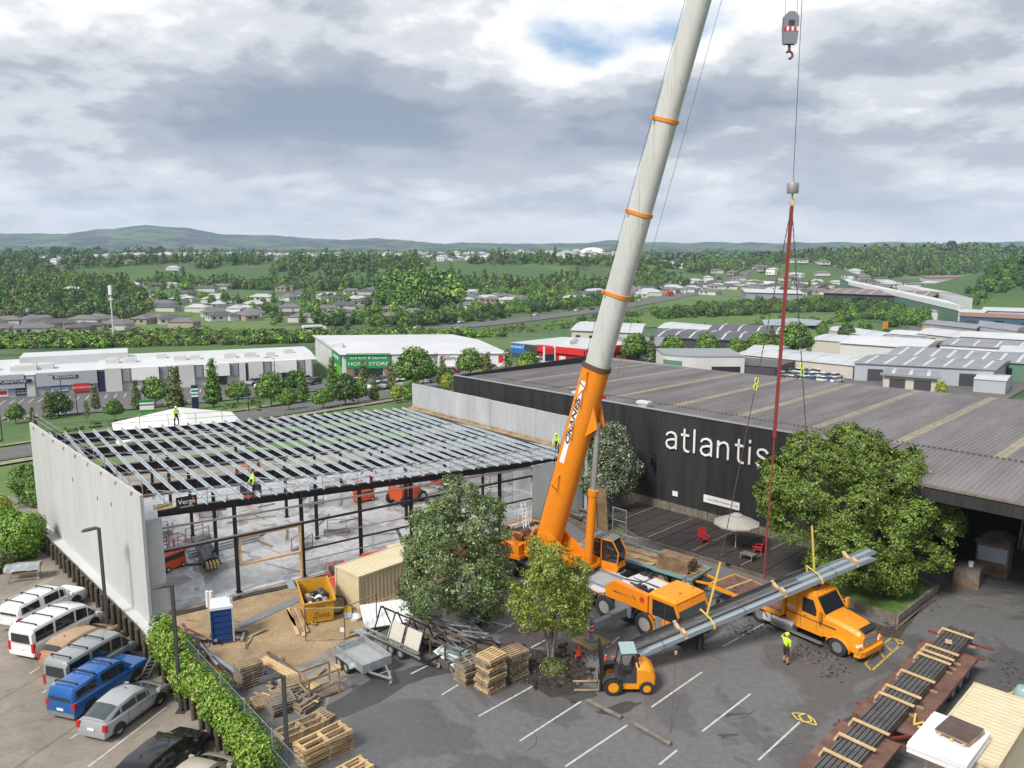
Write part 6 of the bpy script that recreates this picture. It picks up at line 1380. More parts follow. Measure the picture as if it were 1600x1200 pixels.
def load():
 sd=ED.cross(Vector((0,0,1))).normalized(); up=sd.cross(ED)  # sd points to the camera side
 t=thing('purlin_bundle','long bundle of galvanised steel purlins hanging from the crane slings','steel bundle',E0)
 def chan(s0,s1,n0,u0,w,h,mt,lip=.05,open_up=True):
  """C section: web w wide lying flat, flanges h high"""
  for_=MB(); a,b=ED*s0,ED*s1; th=.012
  def strip(p0,p1):
   for_.add([a+sd*p0[0]+up*p0[1],a+sd*p1[0]+up*p1[1],b+sd*p1[0]+up*p1[1],b+sd*p0[0]+up*p0[1]],[(0,1,2,3)])
  pts=[(n0+lip,u0+h),(n0,u0+h),(n0,u0),(n0+w*.45,u0),(n0+w*.5,u0+.025),(n0+w*.55,u0),(n0+w,u0),(n0+w,u0+h),(n0+w-lip,u0+h)]
  for p,q in zip(pts[:-1],pts[1:]):strip(p,q)
  return for_.build('purlin',mt,t)
    # lower pale pack: webs outward, running the full length
 for k in range(4):chan(.25*k,EL+.4-.12*k,.06,-.1+.055*k,.5,.08,K['purlin_pale'])
 for k in range(3):chan(3.6+.2*k,EL+.9-.1*k,-.44,-.1+.09*k,.47,.11,K['purlin_pale'])
    # dark tray like pack with its far flange standing
 for k in range(3):chan(-.15*k,10.6-.5*k,-.5,.12+.03*k,.62,.05,K['purlin_dark'])
 for k in range(4):
  m=MB(); n0=-.52-.03*k; a,b=ED*(-.1*k),ED*(11.2-.3*k)
  for(p,q)in(((n0,.1),(n0,.40)),((n0,.40),(n0+.07,.43)),((n0,.25),(n0-.03,.28))):m.add([a+sd*p[0]+up*p[1],a+sd*q[0]+up*q[1],b+sd*q[0]+up*q[1],b+sd*p[0]+up*p[1]],[(0,1,2,3)])
  m.build('purlin',K['purlin_dark'],t)
 for s_ in(2.9,9.2,EL-.9):
  m=MB(); c=ED*s_+up*.2
  m.loft([[c-up*.06+sd*x*.72+up*z*.75+ED*w*.7 for x,z in((-.8,.45),(-.2,.1),(.3,.3),(.75,.18),(.8,-.3),(.6,-.34),(-.7,.1))]for w in(-.13,.13)]); m.build('cardboard_guard',K['cardboard'],t)
 m=MB()
 for s_ in(1.5,6.5,12.5):
  c=ED*s_; q=[c+sd*x+up*z for x,z in((-.7,-.16),(.7,-.16),(.7,.3),(-.7,.6),(-.7,-.16))]
  for a,b in zip(q[:-1],q[1:]):m.bar(a,b,.03,.006)
 m.build('steel_strap',K['charcoal'],t)
load()
def slings():
 hk=Vector((14.25,42.65,23.95)); sd=ED.cross(Vector((0,0,1))).normalized(); up=sd.cross(ED)
 for s_,lab,lab2 in((4.6,'brown lifting chain from the hook down towards the left end of the bundle','L'),(11.6,'dark lifting chain from the hook down towards the right end of the bundle','R')):
  c=E0+ED*s_; top=c+Vector((0,0,2.6))+(hk-c).normalized()*.2; top=c.lerp(hk,.15); t=thing('lifting_chain',lab,'chain',hk)
  m=MB(); d=(top-hk); n=int(d.length/.16); pts=[d*(k/n)for k in range(n+1)]
  for k in range(n):m.bar(pts[k],pts[k]+(pts[k+1]-pts[k])*1.15,.05 if k%2 else .02,.02 if k%2 else .05)
  m.build('chain',K['chain_brown']if lab2=='L' else K['rope'],t)
  m=MB(); c2=d*.48
  for q in range(2):
   cc=c2+d.normalized()*(q*.34); rr=[cc+Vector((math.cos(a)*.09,0,math.sin(a)*.17))for a in[i*math.pi/4 for i in range(9)]]
   for a,b in zip(rr[:-1],rr[1:]):m.tube(a,b,.026,6)
  m.build('shackle_link',K['hi_vis_hat'],t)
  s2=thing('web_sling','yellow web sling choked round the %s part of the purlin bundle'%('left' if lab2=='L' else 'right'),'sling',c)
  m=MB(); tp=top-c; q0=up*.46; loop=[sd*x+up*z for x,z in((-.66,.46),(.3,.32),(.6,.1),(.6,-.16),(-.5,-.18),(-.66,.1),(-.66,.46))]
  m.bar(tp,q0,.11,.02)
  for a,b in zip(loop[:-1],loop[1:]):m.bar(a,b,.11,.02)
  m.build('webbing',K['sling_yellow'],s2)
    # red round sling with a chain tail hanging straight below the hook
 t=thing('round_sling','thick red round sling hanging from the hook with a tail chain below','sling',hk)
 dn=atY(1193,905,42.9)-hk; m=MB(); m.bar((0,0,0),dn*.6,.17,.1); m.build('sling',K['sling_red'],t); MB().bar(dn*.595,dn,.075,.05).build('tail',K['sling_red'],t)
 t=thing('tag_line','thin tag line hanging down to the asphalt in front of the bundle','rope',at(1047,1148)); m=MB(); a=atY(1056,1020,39.2)-at(1047,1148); m.path([(0,0,0),a*.5+Vector((.03,0,0)),a],.012,5); m.build('rope',K['chain_brown'],t); MB().box(a.x,a.y,a.z,.12,.05,.2).build('clip',K['cardboard'],t)
slings()
# ------------------------------------------------------------------ conventional truck with flat deck
def truck():
 t=thing('flatbed_truck','orange bonneted truck with rusty flat deck beside the planter','truck',(18.5,42.0,0),R(-52.8)); o=K['truck_orange']
 MB().bb(-8.6,.9,-.42,.42,.6,.95).build('chassis',K['chassis_black'],t)
 for x in(0,-5.0,-6.3):
  for s_ in(-1,1):wheel(t,WT if x==0 else WT,x,s_*(1.02 if x==0 else .98),.52,s_>0)
    # bonnet: lofted sections, narrower than the wings
 sec=[]
 for x,w,z0,z1 in((-.95,1.02,.75,1.98),(-.3,.98,.75,1.93),(.5,.92,.72,1.80),(1.05,.82,.7,1.62),(1.2,.7,.72,1.42)):
  sec.append([(x,-w,z0),(x,-w,z1-.22),(x,-w*.82,z1-.05),(x,-w*.3,z1),(x,w*.3,z1),(x,w*.82,z1-.05),(x,w,z1-.22),(x,w,z0)])
 MB().loft(sec).build('bonnet',o,t,35)
 for s_ in(-1,1):  # wings
  rings=[]
  for k in range(9):
   a=math.pi*(1-k/8); x=math.cos(a)*.72; z=.5+math.sin(a)*.64
   rings.append([(x,s_*.8,z-.08),(x,s_*.8,z+.04),(x,s_*1.18,z),(x,s_*1.22,z-.1)])
  MB().loft(rings).build('wing',o,t,40)
  MB().bb(.72,1.25,s_*1.0-.2,s_*1.0+.2,.62,.95).build('wing_front',o,t)
  m=MB(); m.loft([[(1.18,s_*.78,.85),(1.2,s_*.8,1.05),(1.08,s_*1.18,1.05),(1.05,s_*1.18,.85)],[(1.28,s_*.78,.86),(1.24,s_*.8,1.04),(1.14,s_*1.16,1.04),(1.16,s_*1.16,.86)]]); m.build('headlight',K['lamp_white'],t)
 MB().loft([[(1.0,-1.2,.38),(1.0,1.2,.38),(1.0,1.2,.72),(1.0,-1.2,.72)],[(1.3,-1.1,.38),(1.3,1.1,.38),(1.34,1.08,.72),(1.34,-1.08,.72)],[(1.42,-.8,.4),(1.42,.8,.4),(1.44,.8,.7),(1.44,-.8,.7)]]).build('bumper',o,t)
 g=MB().add([(1.19,-.55,.85),(1.19,.55,.85),(1.245,.55,.85),(1.245,-.55,.85),(1.12,-.55,1.55),(1.12,.55,1.55),(1.175,.55,1.55),(1.175,-.55,1.55)],[(0,1,5,4),(3,7,6,2),(0,3,2,1),(4,5,6,7),(0,4,7,3),(1,2,6,5)]).build('grille',K['chrome'],t)
 for k in range(7):MB().bar((1.25-k*.009,-.5,.92+k*.09),(1.25-k*.009,.5,.92+k*.09),.02,.03).build('grille_bar',K['clad_mid'],g)
 MB().loft([[(.85,-.6,1.74),(.85,.6,1.74),(.95,.6,1.82),(.95,-.6,1.82)],[(1.13,-.58,1.58),(1.13,.58,1.58),(1.2,.56,1.66),(1.2,-.56,1.66)]]).build('bug_deflector',K['black_plastic'],t); MB().bar((1.02,-.6,1.72),(1.02,.6,1.72),.12,.05).build('deflector_trim',K['chrome'],t)
    # cab with sleeper
 hw=1.06
 cabp=[(-.95,.7),(-.92,1.95),(-1.5,2.78),(-1.75,2.92),(-2.55,2.95),(-2.6,.7)]
 cab=MB().prism(cabp,-hw,hw).build('cab',o,t)
 MB().prism([(-2.62,.72),(-2.62,2.75),(-3.3,2.65),(-3.3,.72)],-hw+.04,hw-.04).build('sleeper',o,t)
 MB().loft([[(-1.45,-.95,2.84),(-1.45,.95,2.84),(-2.55,.95,2.96),(-2.55,-.95,2.96)],[(-1.75,-.75,2.99),(-1.75,.75,2.99),(-2.5,.75,3.06),(-2.5,-.75,3.06)]]).build('cab_roof',o,cab)
 MB().add([(-.925,-.95,1.98),(-.925,.95,1.98),(-1.47,.88,2.74),(-1.47,-.88,2.74)],[(0,1,2,3)]).add([(-.905,-.95,1.985),(-.905,.95,1.985),(-1.45,.88,2.755),(-1.45,-.88,2.755)],[(0,1,2,3)]).build('windscreen',K['glass_dark'],cab)
 for s_ in(-1,1):
  MB().add([(-1.3,s_*(hw+.008),1.85),(-1.62,s_*(hw+.008),2.6),(-2.25,s_*(hw+.008),2.6),(-2.3,s_*(hw+.008),1.75),(-1.45,s_*(hw+.008),1.72)],[(0,1,2,3,4)]).build('side_window',K['glass_dark'],cab)
  m=MB(); m.bar((-1.2,s_*1.1,2.2),(-1.0,s_*1.42,2.2),.04); m.bb(-1.1,-.95,s_*1.42-.13,s_*1.42+.13,1.75,2.3); m.build('mirror',o,cab)
  m=MB(); m.bb(-1.35,-1.335,s_*hw-.01,s_*hw+.012,.8,1.72); m.bb(-2.34,-2.325,s_*hw-.01,s_*hw+.012,.8,2.6); m.bb(-2.2,-2.0,s_*hw,s_*hw+.03,1.5,1.56); m.build('door_seam',K['charcoal'],cab)
  m=MB(); m.tube((-2.7,s_*.95,.62),(-4.1,s_*.95,.62),.33,18); m.build('fuel_tank',K['alu'],t,40)
  MB().bb(-4.15,-.95,s_*1.1-.12,s_*1.1+.12,.3,.36).build('side_step',K['alu'],t); MB().bb(-4.75,-4.2,s_*1.0-.16,s_*1.0+.16,.35,1.0).build('tool_box',K['light_plate'],t)
  rg=[]
  for k in range(7):a=math.pi*(1-k/6); rg.append([(-5.65+math.cos(a)*1.25,s_*.78,.6+math.sin(a)*.5),(-5.65+math.cos(a)*1.25,s_*1.2,.6+math.sin(a)*.5),(-5.65+math.cos(a)*1.2,s_*1.2,.57+math.sin(a)*.47),(-5.65+math.cos(a)*1.2,s_*.78,.57+math.sin(a)*.47)])
  MB().loft(rg).build('mudguard',K['rust_red'],t)
 st=MB(); st.bb(-3.28,-.2,-hw-.017,-hw-.009,1.42,1.47); st.bb(-3.28,-.2,hw+.009,hw+.017,1.42,1.47); st.build('stripe',K['charcoal'],cab)
 for s_ in(-1,1):text('lettering','BULK',.26,K['white'],cab,(-2.95,s_*(hw-.02),1.75),(R(90),0,0 if s_<0 else math.pi),.008)
 for y in(-.8,-.4,0,.4,.8):MB().box(-1.6,y,2.97,.12,.08,.07).build('marker_light',K['lamp_amber'],cab)
 m=MB(); m.tube((-2.0,.0,3.0),(-2.0,.0,3.16),.1,12); m.build('beacon',K['rust_deck'],cab)
 m=MB(); m.tube((-1.6,-.45,3.08),(-2.3,-.45,3.14),.05,8); m.tube((-1.6,.45,3.08),(-2.3,.45,3.14),.05,8); m.build('air_horn',K['chrome'],cab)
    # head board and deck
 MB().bb(-3.5,-3.38,-1.2,1.2,1.1,2.7).build('head_board',o,t)
 for s_ in(-1,1):MB().bar((-3.45,s_*1.15,2.65),(-2.75,s_*.9,3.05),.06).build('roof_strut',o,t)
 for k in range(8):MB().bb(-8.6,-3.5,-1.2+k*.3+.004,-1.2+(k+1)*.3-.004,1.12,1.2+.004*(k%2)).build('deck_plank',K['rust_deck'],t)
 for s_ in(-1,1):MB().bb(-8.65,-3.5,s_*1.24-.04,s_*1.24+.04,1.0,1.215).build('deck_rave',o,t)
 MB().bb(-8.72,-8.6,-1.25,1.25,.95,1.21).build('rear_beam',o,t)
 for x in(-5.2,-7.4):MB().bar((x,-1.15,1.26),(x+.1,1.15,1.26),.1,.1).build('dunnage',K['new_timber'],t)
 rn=random.Random(3); m=MB()
 for k in range(34):m.box(rn.uniform(-8.3,-3.8),rn.uniform(-1.1,1.1),1.215,rn.uniform(.1,.4),.04,.02,rn.random()*6)
 m.build('debris',K['soil_dark'],t)
truck()
# ------------------------------------------------------------------ blue deck trailer behind the truck
def deck_trailer():
 P0=Vector((12.15,49.9,0)); ang=R(-41.6); t=thing('deck_trailer','pale blue flat deck trailer with worn timber floor behind the crane','trailer',P0,ang)
 prof=[(0,1.12),(-2.6,1.12),(-3.0,1.2),(-9.2,1.2)]
 for s_ in(-1,1):
  for(a,z),(b,z2)in zip(prof[:-1],prof[1:]):MB().bar((a,s_*1.27,z-.04),(b,s_*1.27,z2-.04),.09,.2).build('side_rail',K['trailer_blue'],t)
 MB().bb(0,.08,-1.3,1.3,1.0,1.17).build('front_rail',K['trailer_blue'],t)
 for k in range(8):
  y0,y1=-1.22+k*.305+.005,-1.22+(k+1)*.305-.005
  MB().bb(-9.2,-3.0,y0,y1,1.12,1.2+.006*(k%2)).build('floor_plank',K['sleeper_wood']if k%3 else K['pallet_wood'],t); MB().bb(-2.98,0,y0,y1,1.04,1.12+.006*(k%2)).build('floor_plank',K['sleeper_wood'],t)
 for y in(-.42,.42):MB().bb(-9.0,-.05,y-.03,y+.03,1.205,1.22).build('floor_strip',K['new_timber'],t)
 MB().bb(-9.1,0,-.4,.4,.75,1.04).build('chassis',K['chassis_black'],t)
 for x in(-1.0,-2.25,-7.6,-8.7):
  for s_ in(-1,1):wheel(t,WT,x,s_*1.0,.48,s_>0)
 MB().bb(-6.6,-5.6,-1.25,-.75,.45,.9).build('tool_box',K['trailer_blue'],t); MB().bb(-.45,-.05,-1.2,-.9,.4,.9).build('mud_flap',K['light_plate'],t)
 m=MB()
 for x in(-5.4,-6.4):m.tube((x,.9,1.2),(x,.9,1.9),.03,6)
 m.tube((-5.4,.9,1.9),(-6.4,.9,1.9),.03,6); m.build('stake_frame',K['alu'],t)
 m=MB(); m.bar((0,-.7,.85),(2.6,0,.8),.12); m.bar((0,.7,.85),(2.6,0,.8),.12); m.bar((.9,-.45,.83),(.9,.45,.83),.1); m.build('drawbar',K['truck_orange'],t)
 MB().box(-7.4,.3,1.215,.9,.55,.03,.3).build('plywood_offcut',K['new_timber'],t)
 for p in((-4.6,-.7),(-3.2,-.9)):MB().box(p[0],p[1],1.235,.5,.08,.04,.5).build('strap_tail',K['sling_yellow'],t)
 MB().box(-6.0,-1.3,.8,.06,.04,.6).build('strap_tail',K['sling_yellow'],t)
    # timber sleepers loaded on the front
 c,s_=math.cos(ang),math.sin(ang)
 def w(x,y,z):return Vector((P0.x+c*x-s_*y,P0.y+s_*x+c*y,z))
 n=0
 for lv in range(7):
  for k in range(5):
   if lv==6 and k>3:continue
   o=MB().bb(-1.15,1.15,-.12,.12,0,.1).build('timber_sleeper',K['sleeper_wood'],None,None,w(-1.75+.03*((lv*3+k)%4),-.62+k*.26+.02*(lv%2),1.145+lv*.125),ang+.01*((k+lv)%3-1))
   tag(o,'rough brown timber sleeper stacked on the front of the blue trailer','timber','sleepers on the blue trailer')
deck_trailer()
# ------------------------------------------------------------------ low deck trailer with black purlins, lower right
def low_trailer():
 c0=Vector((19.65,36.55,0)); ang=R(45.9); t=thing('low_deck_trailer','rusty brown long deck trailer carrying dark purlins at the lower right','trailer',c0,ang)
 for k in range(4):MB().bb(-4.65,4.65,-1.27+k*.635+.003,-1.27+(k+1)*.635-.003,1.0,1.1+.003*(k%2)).build('deck_plate',K['rust_deck'],t)
 for s_ in(-1,1):MB().bb(-4.7,4.7,s_*1.3-.03,s_*1.3+.03,.92,1.12).build('side_rail',K['rust_deck'],t)
 MB().bb(-12.0,4.0,-.5,.5,.6,.98).build('chassis',K['rust_red'],t)
 MB().bb(4.68,4.74,-1.27,1.27,.9,1.1).build('end_rail',K['rust_deck'],t)
 m=MB(); m.bar((-4.7,-1.2,1.05),(-6.2,-.6,1.3),.12); m.bar((-4.7,1.2,1.05),(-6.2,.6,1.3),.12); m.build('neck_rail',K['rust_red'],t)
 for k in range(4):MB().bb(-11.5,-6.1,-1.27+k*.635+.003,-1.27+(k+1)*.635-.003,1.25,1.36+.003*(k%2)).build('deck_plate',K['rust_deck'],t)
 for x in(4.0,2.8,1.6):
  for s_ in(-1,1):wheel(t,WT,x,s_*.98,.48,s_>0)
 m=MB()
 for x in(-5.6,4.9,6.4,-3.6):m.bar((x,-1.6,1.0),(x,1.6,1.0),.1,.1)
 m.build('bolster',K['rust_red'],t)
 for x in(-3.9,-1.2,1.4,3.9):
  for s_ in(-1,1):
   m=MB()
   for k in range(8):a=k*math.pi/4; m.tube((x+.1*math.cos(a),s_*1.1+.1*math.sin(a),1.115),(x+.1*math.cos(a+.785),s_*1.1+.1*math.sin(a+.785),1.115),.016,5)
   m.build('lashing_ring',K['grey_timber'],t)
    # the purlins: individual dark channels in two layers
 cs,sn=math.cos(ang),math.sin(ang)
 b=thing('purlin_stack','dark steel purlins laid in layers along the rusty trailer deck','steel bundle',c0+Vector((0,0,1.12)),ang)
 for lv in range(4):
  for k in range(6):
   y=-.62+k*.205; z=.1+lv*.1; e=6.4+.06*((k*7+lv*3)%5); m=MB()
   m.bb(-11.3,e,y+.004,y+.2,z,z+.012); m.bb(-11.3,e,y+.004,y+.018,z,z+.088); m.bb(-11.3,e,y+.186,y+.2,z,z+.088)
   if lv==3:m.bb(-11.3,e,y+.004,y+.07,z+.078,z+.09); m.bb(-11.3,e,y+.13,y+.2,z+.078,z+.09)
   m.build('purlin',K['purlin_dark'],b)
 for k,x in enumerate((5.7,3.2,2.5,1.95,-.4,-2.3,-3.2,-6.2,-7.7,-9.2)):
  MB().bar((x-.06,-.82,.545),(x+.06,.78,.56),.17,.05).build('timber_batten',K['new_timber'],b)
  MB().bar((x,-.95,.05),(x,.95,.05),.1,.1).build('timber_bearer',K['pallet_wood'],b)
  m=MB(); m.loft([[(x-.1,.72,.5),(x+.1,.72,.5),(x+.12,.86,.2),(x-.1,.84,.22)],[(x-.06,.78,.55),(x+.06,.78,.55),(x+.1,.95,.3),(x-.08,.93,.26)]]); m.build('cardboard_guard',K['cardboard'],b)
 m=MB(); m.path([(-3.9,-1.2,.02),(-3.8,-1.5,.05),(-3.5,-1.3,.1),(-3.9,-1.05,.05),(-3.3,-.9,.25)],.05,6); m.build('strap_coil',K['sling_yellow'],b)
 MB().box(4.3,.0,.58,.5,.32,.01,.3).build('paper_docket',K['cardboard'],b)
low_trailer()
# loose yellow sling on the asphalt
m=MB(); q=[at(u,v)+Vector((0,0,.03+.03*(i%2)))for i,(u,v)in enumerate(((1238,1116),(1245,1125),(1262,1130),(1276,1135),(1272,1126),(1262,1119),(1268,1128),(1255,1130),(1248,1119),(1258,1117),(1244,1115),(1238,1116)))]
for a,b in zip(q[:-1],q[1:]):m.bar(a,b,.07,.02)
tag(m.build('web_sling',K['sling_yellow']),'loose yellow web sling lying on the asphalt','sling')
# ------------------------------------------------------------------ rough terrain forklift
def forklift():
 t=thing('forklift','yellow rough terrain forklift with black mast and open cab','forklift',(5.85,38.15,0),R(180)); y,d=K['crane_yellow'],K['charcoal']
 wf=wheel_mesh(.46,.38,K['crane_yellow']); wr=wheel_mesh(.34,.3,K['crane_yellow'])
 for s_ in(-1,1):wheel(t,wf,.85,s_*.68,.46,s_>0); wheel(t,wr,-.82,s_*.62,.34,s_>0)
 rg=[]
 for x,z0,z1,w in((-1.28,.55,.95,.5),(-1.2,.45,1.2,.62),(-.9,.45,1.42,.68),(-.5,.42,1.5,.68),(-.3,.42,1.45,.66)):rg.append([(x,-w,z0),(x,w,z0),(x,w,z1-.2),(x,w*.7,z1),(x,-w*.7,z1),(x,-w,z1-.2)])
 MB().loft(rg).build('rear_cover',y,t,40)
 MB().bb(-.45,.55,-.7,.7,.3,.58).build('side_sill',y,t); MB().prism([(-.32,.55),(.55,.55),(.75,.8),(.6,1.05),(.2,.8),(-.1,.85),(-.3,1.4)],-.68,.68).build('cab_tub',d,t)
 m=MB(); m.bb(-.25,.2,-.25,.25,.85,1.05); m.box(-.28,0,1.3,.14,.46,.55,0,-.15); m.build('seat',K['black_plastic'],t)
 m=MB(); m.tube((.45,0,.9),(.3,0,1.25),.03,6)
 for k in range(10):a=k*.63; m.tube((.3+.05*math.cos(a),.17*math.sin(a),1.27+.1*math.cos(a)),(.3+.05*math.cos(a+.63),.17*math.sin(a+.63),1.27+.1*math.cos(a+.63)),.018,5)
 m.build('steering_wheel',K['black_plastic'],t)
 for s_ in(-1,1):MB().path([(.6,s_*.6,1.0),(.42,s_*.58,2.05),(-.3,s_*.58,2.1),(-.42,s_*.6,1.4)],.035,6).build('roll_bar',K['black_plastic'],t)
 MB().box(.08,0,2.13,.78,1.2,.05,0,.04).build('roof',K['glass_pale'],t)
 rg=[]
 for s_ in(-1,1):
  pr=[]
  for k in range(6):a=math.pi*(.1+.75*k/5); pr.append((.85+math.cos(a)*.56,.46+math.sin(a)*.56))
  pr2=[(x*.96+.034,z*.96+.02)for x,z in pr[::-1]]; MB().prism(pr+pr2,s_*.68-.22,s_*.68+.22).build('front_mudguard',d,t)
 for s_ in(-1,1):m=MB(); m.bar((1.25,s_*.35,.1),(1.42,s_*.35,2.3),.12,.14); m.bar((1.33,s_*.26,.3),(1.5,s_*.26,2.5),.1,.1); m.build('mast_rail',K['black_plastic'],t)
 m=MB();
 for z in(.3,1.2,2.35):m.bar((1.27+z*.075,-.35,z),(1.27+z*.075,.35,z),.1,.12)
 m.tube((1.3,0,.3),(1.42,0,2.0),.05,8); m.build('mast_crosshead',K['black_plastic'],t); MB().tube((1.26,.12,.6),(1.38,.12,1.9),.035,8).build('lift_rod',K['chrome'],t)
 MB().bb(1.42,1.5,-.55,.55,.15,.62).build('carriage',K['black_plastic'],t)
 for s_ in(-1,1):m=MB(); m.bb(1.5,2.75,s_*.42-.06,s_*.42+.06,.06,.11); m.bb(1.5,1.55,s_*.42-.06,s_*.42+.06,.06,.6); m.build('fork',K['pallet_wood'],t)
 MB().tube((-.55,-.3,1.48),(-.55,-.3,1.62),.05,8).build('exhaust',K['black_plastic'],t); MB().disc((-.85,-.69,1.2),(0,1,0),.06,10,.03).build('filler_cap',K['black_plastic'],t)
forklift()
# ------------------------------------------------------------------ cars
def car(name,label,pos,rz,L_,W_,H_,prof,paint,wb,wr,kind,glass='glass_dark',roof_rack=False,group='cars parked along the retaining wall',rim='rim_alloy',canopy=None,z=CP):
 """prof: stations (x, z of lower body top, z of roof or None, half width belt factor). x from rear 0 to front L"""
 t=thing(name,label,'van' if 'van' in name else('ute' if 'ute' in name else 'car'),(pos[0],pos[1],z),rz,group); hw=W_/2; P_=K[paint]
    # shell below the belt line
 rings=[]
 for x,zb,zr,wf in prof:
  w=hw*wf; zt=zb; rings.append([(x,-w*.93,.27),(x,-w,.45),(x,-w,zt-.26),(x,-w*.985,zt-.08),(x,-w*.9,zt),(x,-w*.4,zt+.025),(x,w*.4,zt+.025),(x,w*.9,zt),(x,w*.985,zt-.08),(x,w,zt-.26),(x,w,.45),(x,w*.93,.27)])
 body=MB().loft(rings).build('body',P_,t,38)
 gh=[(x,zb,zr,wf)for x,zb,zr,wf in prof if zr is not None]
 rings=[]
 for x,zb,zr,wf in gh:
  w=hw*wf; u=.80 if kind!='van' else .88; rings.append([(x,-w*.915,zb-.03),(x,-w*u*1.02,zr-.13),(x,-w*u*.93,zr-.03),(x,-w*u*.5,zr+.015),(x,w*u*.5,zr+.015),(x,w*u*.93,zr-.03),(x,w*u*1.02,zr-.13),(x,w*.915,zb-.03)])
 cabin=MB(); n=8
 vs=[p for r in rings for p in r]; fs=[]; mi=[]
 cabin.loft(rings,cap=True); cb=cabin.build('cabin',P_,t,38)
    # glazing: panes set just proud of the cabin skin
 def lerp(a,b,f):return tuple(a[i]+(b[i]-a[i])*f for i in range(3))
 def pane(a0,a1,b0,b1,f0=.08,f1=.92,g0=.12,g1=.95,out=(0,0,0),nm='side_window'):
  q=[lerp(lerp(a0,a1,f),lerp(b0,b1,f),g)for f,g in((f0,g0),(f1,g0),(f1,g1),(f0,g1))]
  MB().add([tuple(p[i]+out[i]for i in range(3))for p in q],[(0,1,2,3)]).build(nm,K[glass],cb)
 for i in range(len(rings)-1):
  a,b=rings[i],rings[i+1]; dx=abs(gh[i+1][0]-gh[i][0]); steep_rear=gh[i][2]-gh[i][1]<.25; steep_front=gh[i+1][2]-gh[i+1][1]<.25
  if dx>.28:
   ha,hb=gh[i][2]-gh[i][1],gh[i+1][2]-gh[i+1][1]
   for s_ in(0,7):
    k2=1 if s_==0 else 6; pane(a[s_],b[s_],a[k2],b[k2],.06 if ha>.25 else .3,.95 if hb>.25 else .75,.14,.93,(0,-.012 if s_==0 else .012,.004))
  for st,p_,q_,g1,ox,nm in((steep_front,a,b,.97,.015,'windscreen'),(steep_rear,b,a,.9,-.015,'rear_window')):
   if st:
    up_=[lerp(p_[i],q_[i],.06)for i in(2,3,4,5)]; lo_=[lerp(p_[i],q_[i],g1)for i in(2,3,4,5)]
    MB().add([(x_+ox,y_*.97,z_+.015)for x_,y_,z_ in up_+lo_],[(i,i+1,i+5,i+4)for i in range(3)]).build(nm,K[glass],cb)
 r0,r1=rings[0],rings[-1]
 if gh[0][2]-gh[0][1]>=.25:  # upright tail: vertical rear glass
  x=gh[0][0]-.015; w=hw*gh[0][3]*.74; MB().add([(x,-w,gh[0][1]+.05),(x,w,gh[0][1]+.05),(x,w*.92,gh[0][2]-.14),(x,-w*.92,gh[0][2]-.14)],[(0,1,2,3)]).build('rear_window',K[glass],cb)
 wm=wheel_mesh(wr,.21,K[rim],18); xr=(L_-wb)/2+(-.05 if kind!='van' else 0); xf=xr+wb
 for x in(xr,xf):
  for s_ in(-1,1):
   wheel(t,wm,x,s_*(hw-.1),wr,s_>0)
   m=MB(); ra=[]
   for k in range(9):a=math.pi*k/8; ra.append((x+math.cos(a)*(wr+.07),wr+math.sin(a)*(wr+.07)))
   m.prism(ra,s_*hw*.995-.03,s_*hw*.995+.012); m.build('wheel_arch',K['black_plastic'],t)
 f=prof[-2]; r=prof[1]
 for s_ in(-1,1):
  zf=f[1]-.12; m=MB(); m.loft([[(L_-.42,s_*hw*.93,zf-.02),(L_-.40,s_*hw*.93,zf+.1),(L_-.40,s_*hw*.55,zf+.12),(L_-.42,s_*hw*.55,zf-.02)],[(L_-.1,s_*hw*.84,zf-.08),(L_-.14,s_*hw*.84,zf+.03),(L_-.06,s_*hw*.5,zf+.03),(L_-.02,s_*hw*.5,zf-.08)]]); m.build('headlight',K['lamp_white'],t)
  zt=r[1]; h_=.32 if kind!='van' else .55; MB().box(.06,s_*hw*.86,zt-.22,.14,.2,h_).build('tail_light',K['lamp_red'],t)
  xm=gh[-1][0]-.35; m=MB(); m.box(xm,s_*(hw+.1),gh[-1][1]+.08,.14,.22,.16); m.build('door_mirror',P_,t)
  for q in range(2):MB().box(L_*(.42+.2*q),s_*(hw+.005),r[1]-.14,.2,.02,.03).build('door_handle',K['chrome'],t)
  m=MB()
  for xs in(.32,.50,.68):m.bb(L_*xs,L_*xs+.012,s_*hw-.004,s_*hw+.005,.4,r[1]-.1)
  m.build('door_seam',K['charcoal'],t)
 MB().bb(-.02,.1,-hw*.88,hw*.88,.3,.52).build('rear_bumper',K['chrome']if kind=='ute' else P_,t); MB().bb(-.035,-.01,-.2,.2,.62,.74).build('number_plate',K['white'],t)
 MB().bb(L_-.06,L_+.03,-hw*.8,hw*.8,.3,.5).build('front_bumper',P_,t); MB().bb(L_-.02,L_+.02,-hw*.5,hw*.5,.5,.62).build('grille',K['black_plastic'],t)
 m=MB(); zr=max(p[2]for p in gh)
 xs=[p[0]for p in gh if p[2]>zr-.08]
 if roof_rack:
  for q in(.12,.5,.88):x=min(xs)+(max(xs)-min(xs))*q; m.bar((x,-hw*.72,zr+.08),(x,hw*.72,zr+.08),.06,.04); m.box(x,-hw*.7,zr+.04,.1,.05,.1); m.box(x,hw*.7,zr+.04,.1,.05,.1)
  m.build('roof_bar',K['black_plastic'],t)
 else:m.tube((min(xs)+.25,0,zr),(min(xs)+.1,0,zr+.1),.02,5); m.build('aerial',K['black_plastic'],t)
 return t
HD=R(72.6); hd_=Vector((math.cos(HD),math.sin(HD),0)); hl=Vector((-math.sin(HD),math.cos(HD),0))
def spot(u,v,L_,wb,W_):
 """rear centre of a car whose near front wheel stands at the pixel"""
 p=at(u,v,CP); xf=(L_-wb)/2+wb; return p+hl*(W_/2-.1)-hd_*xf
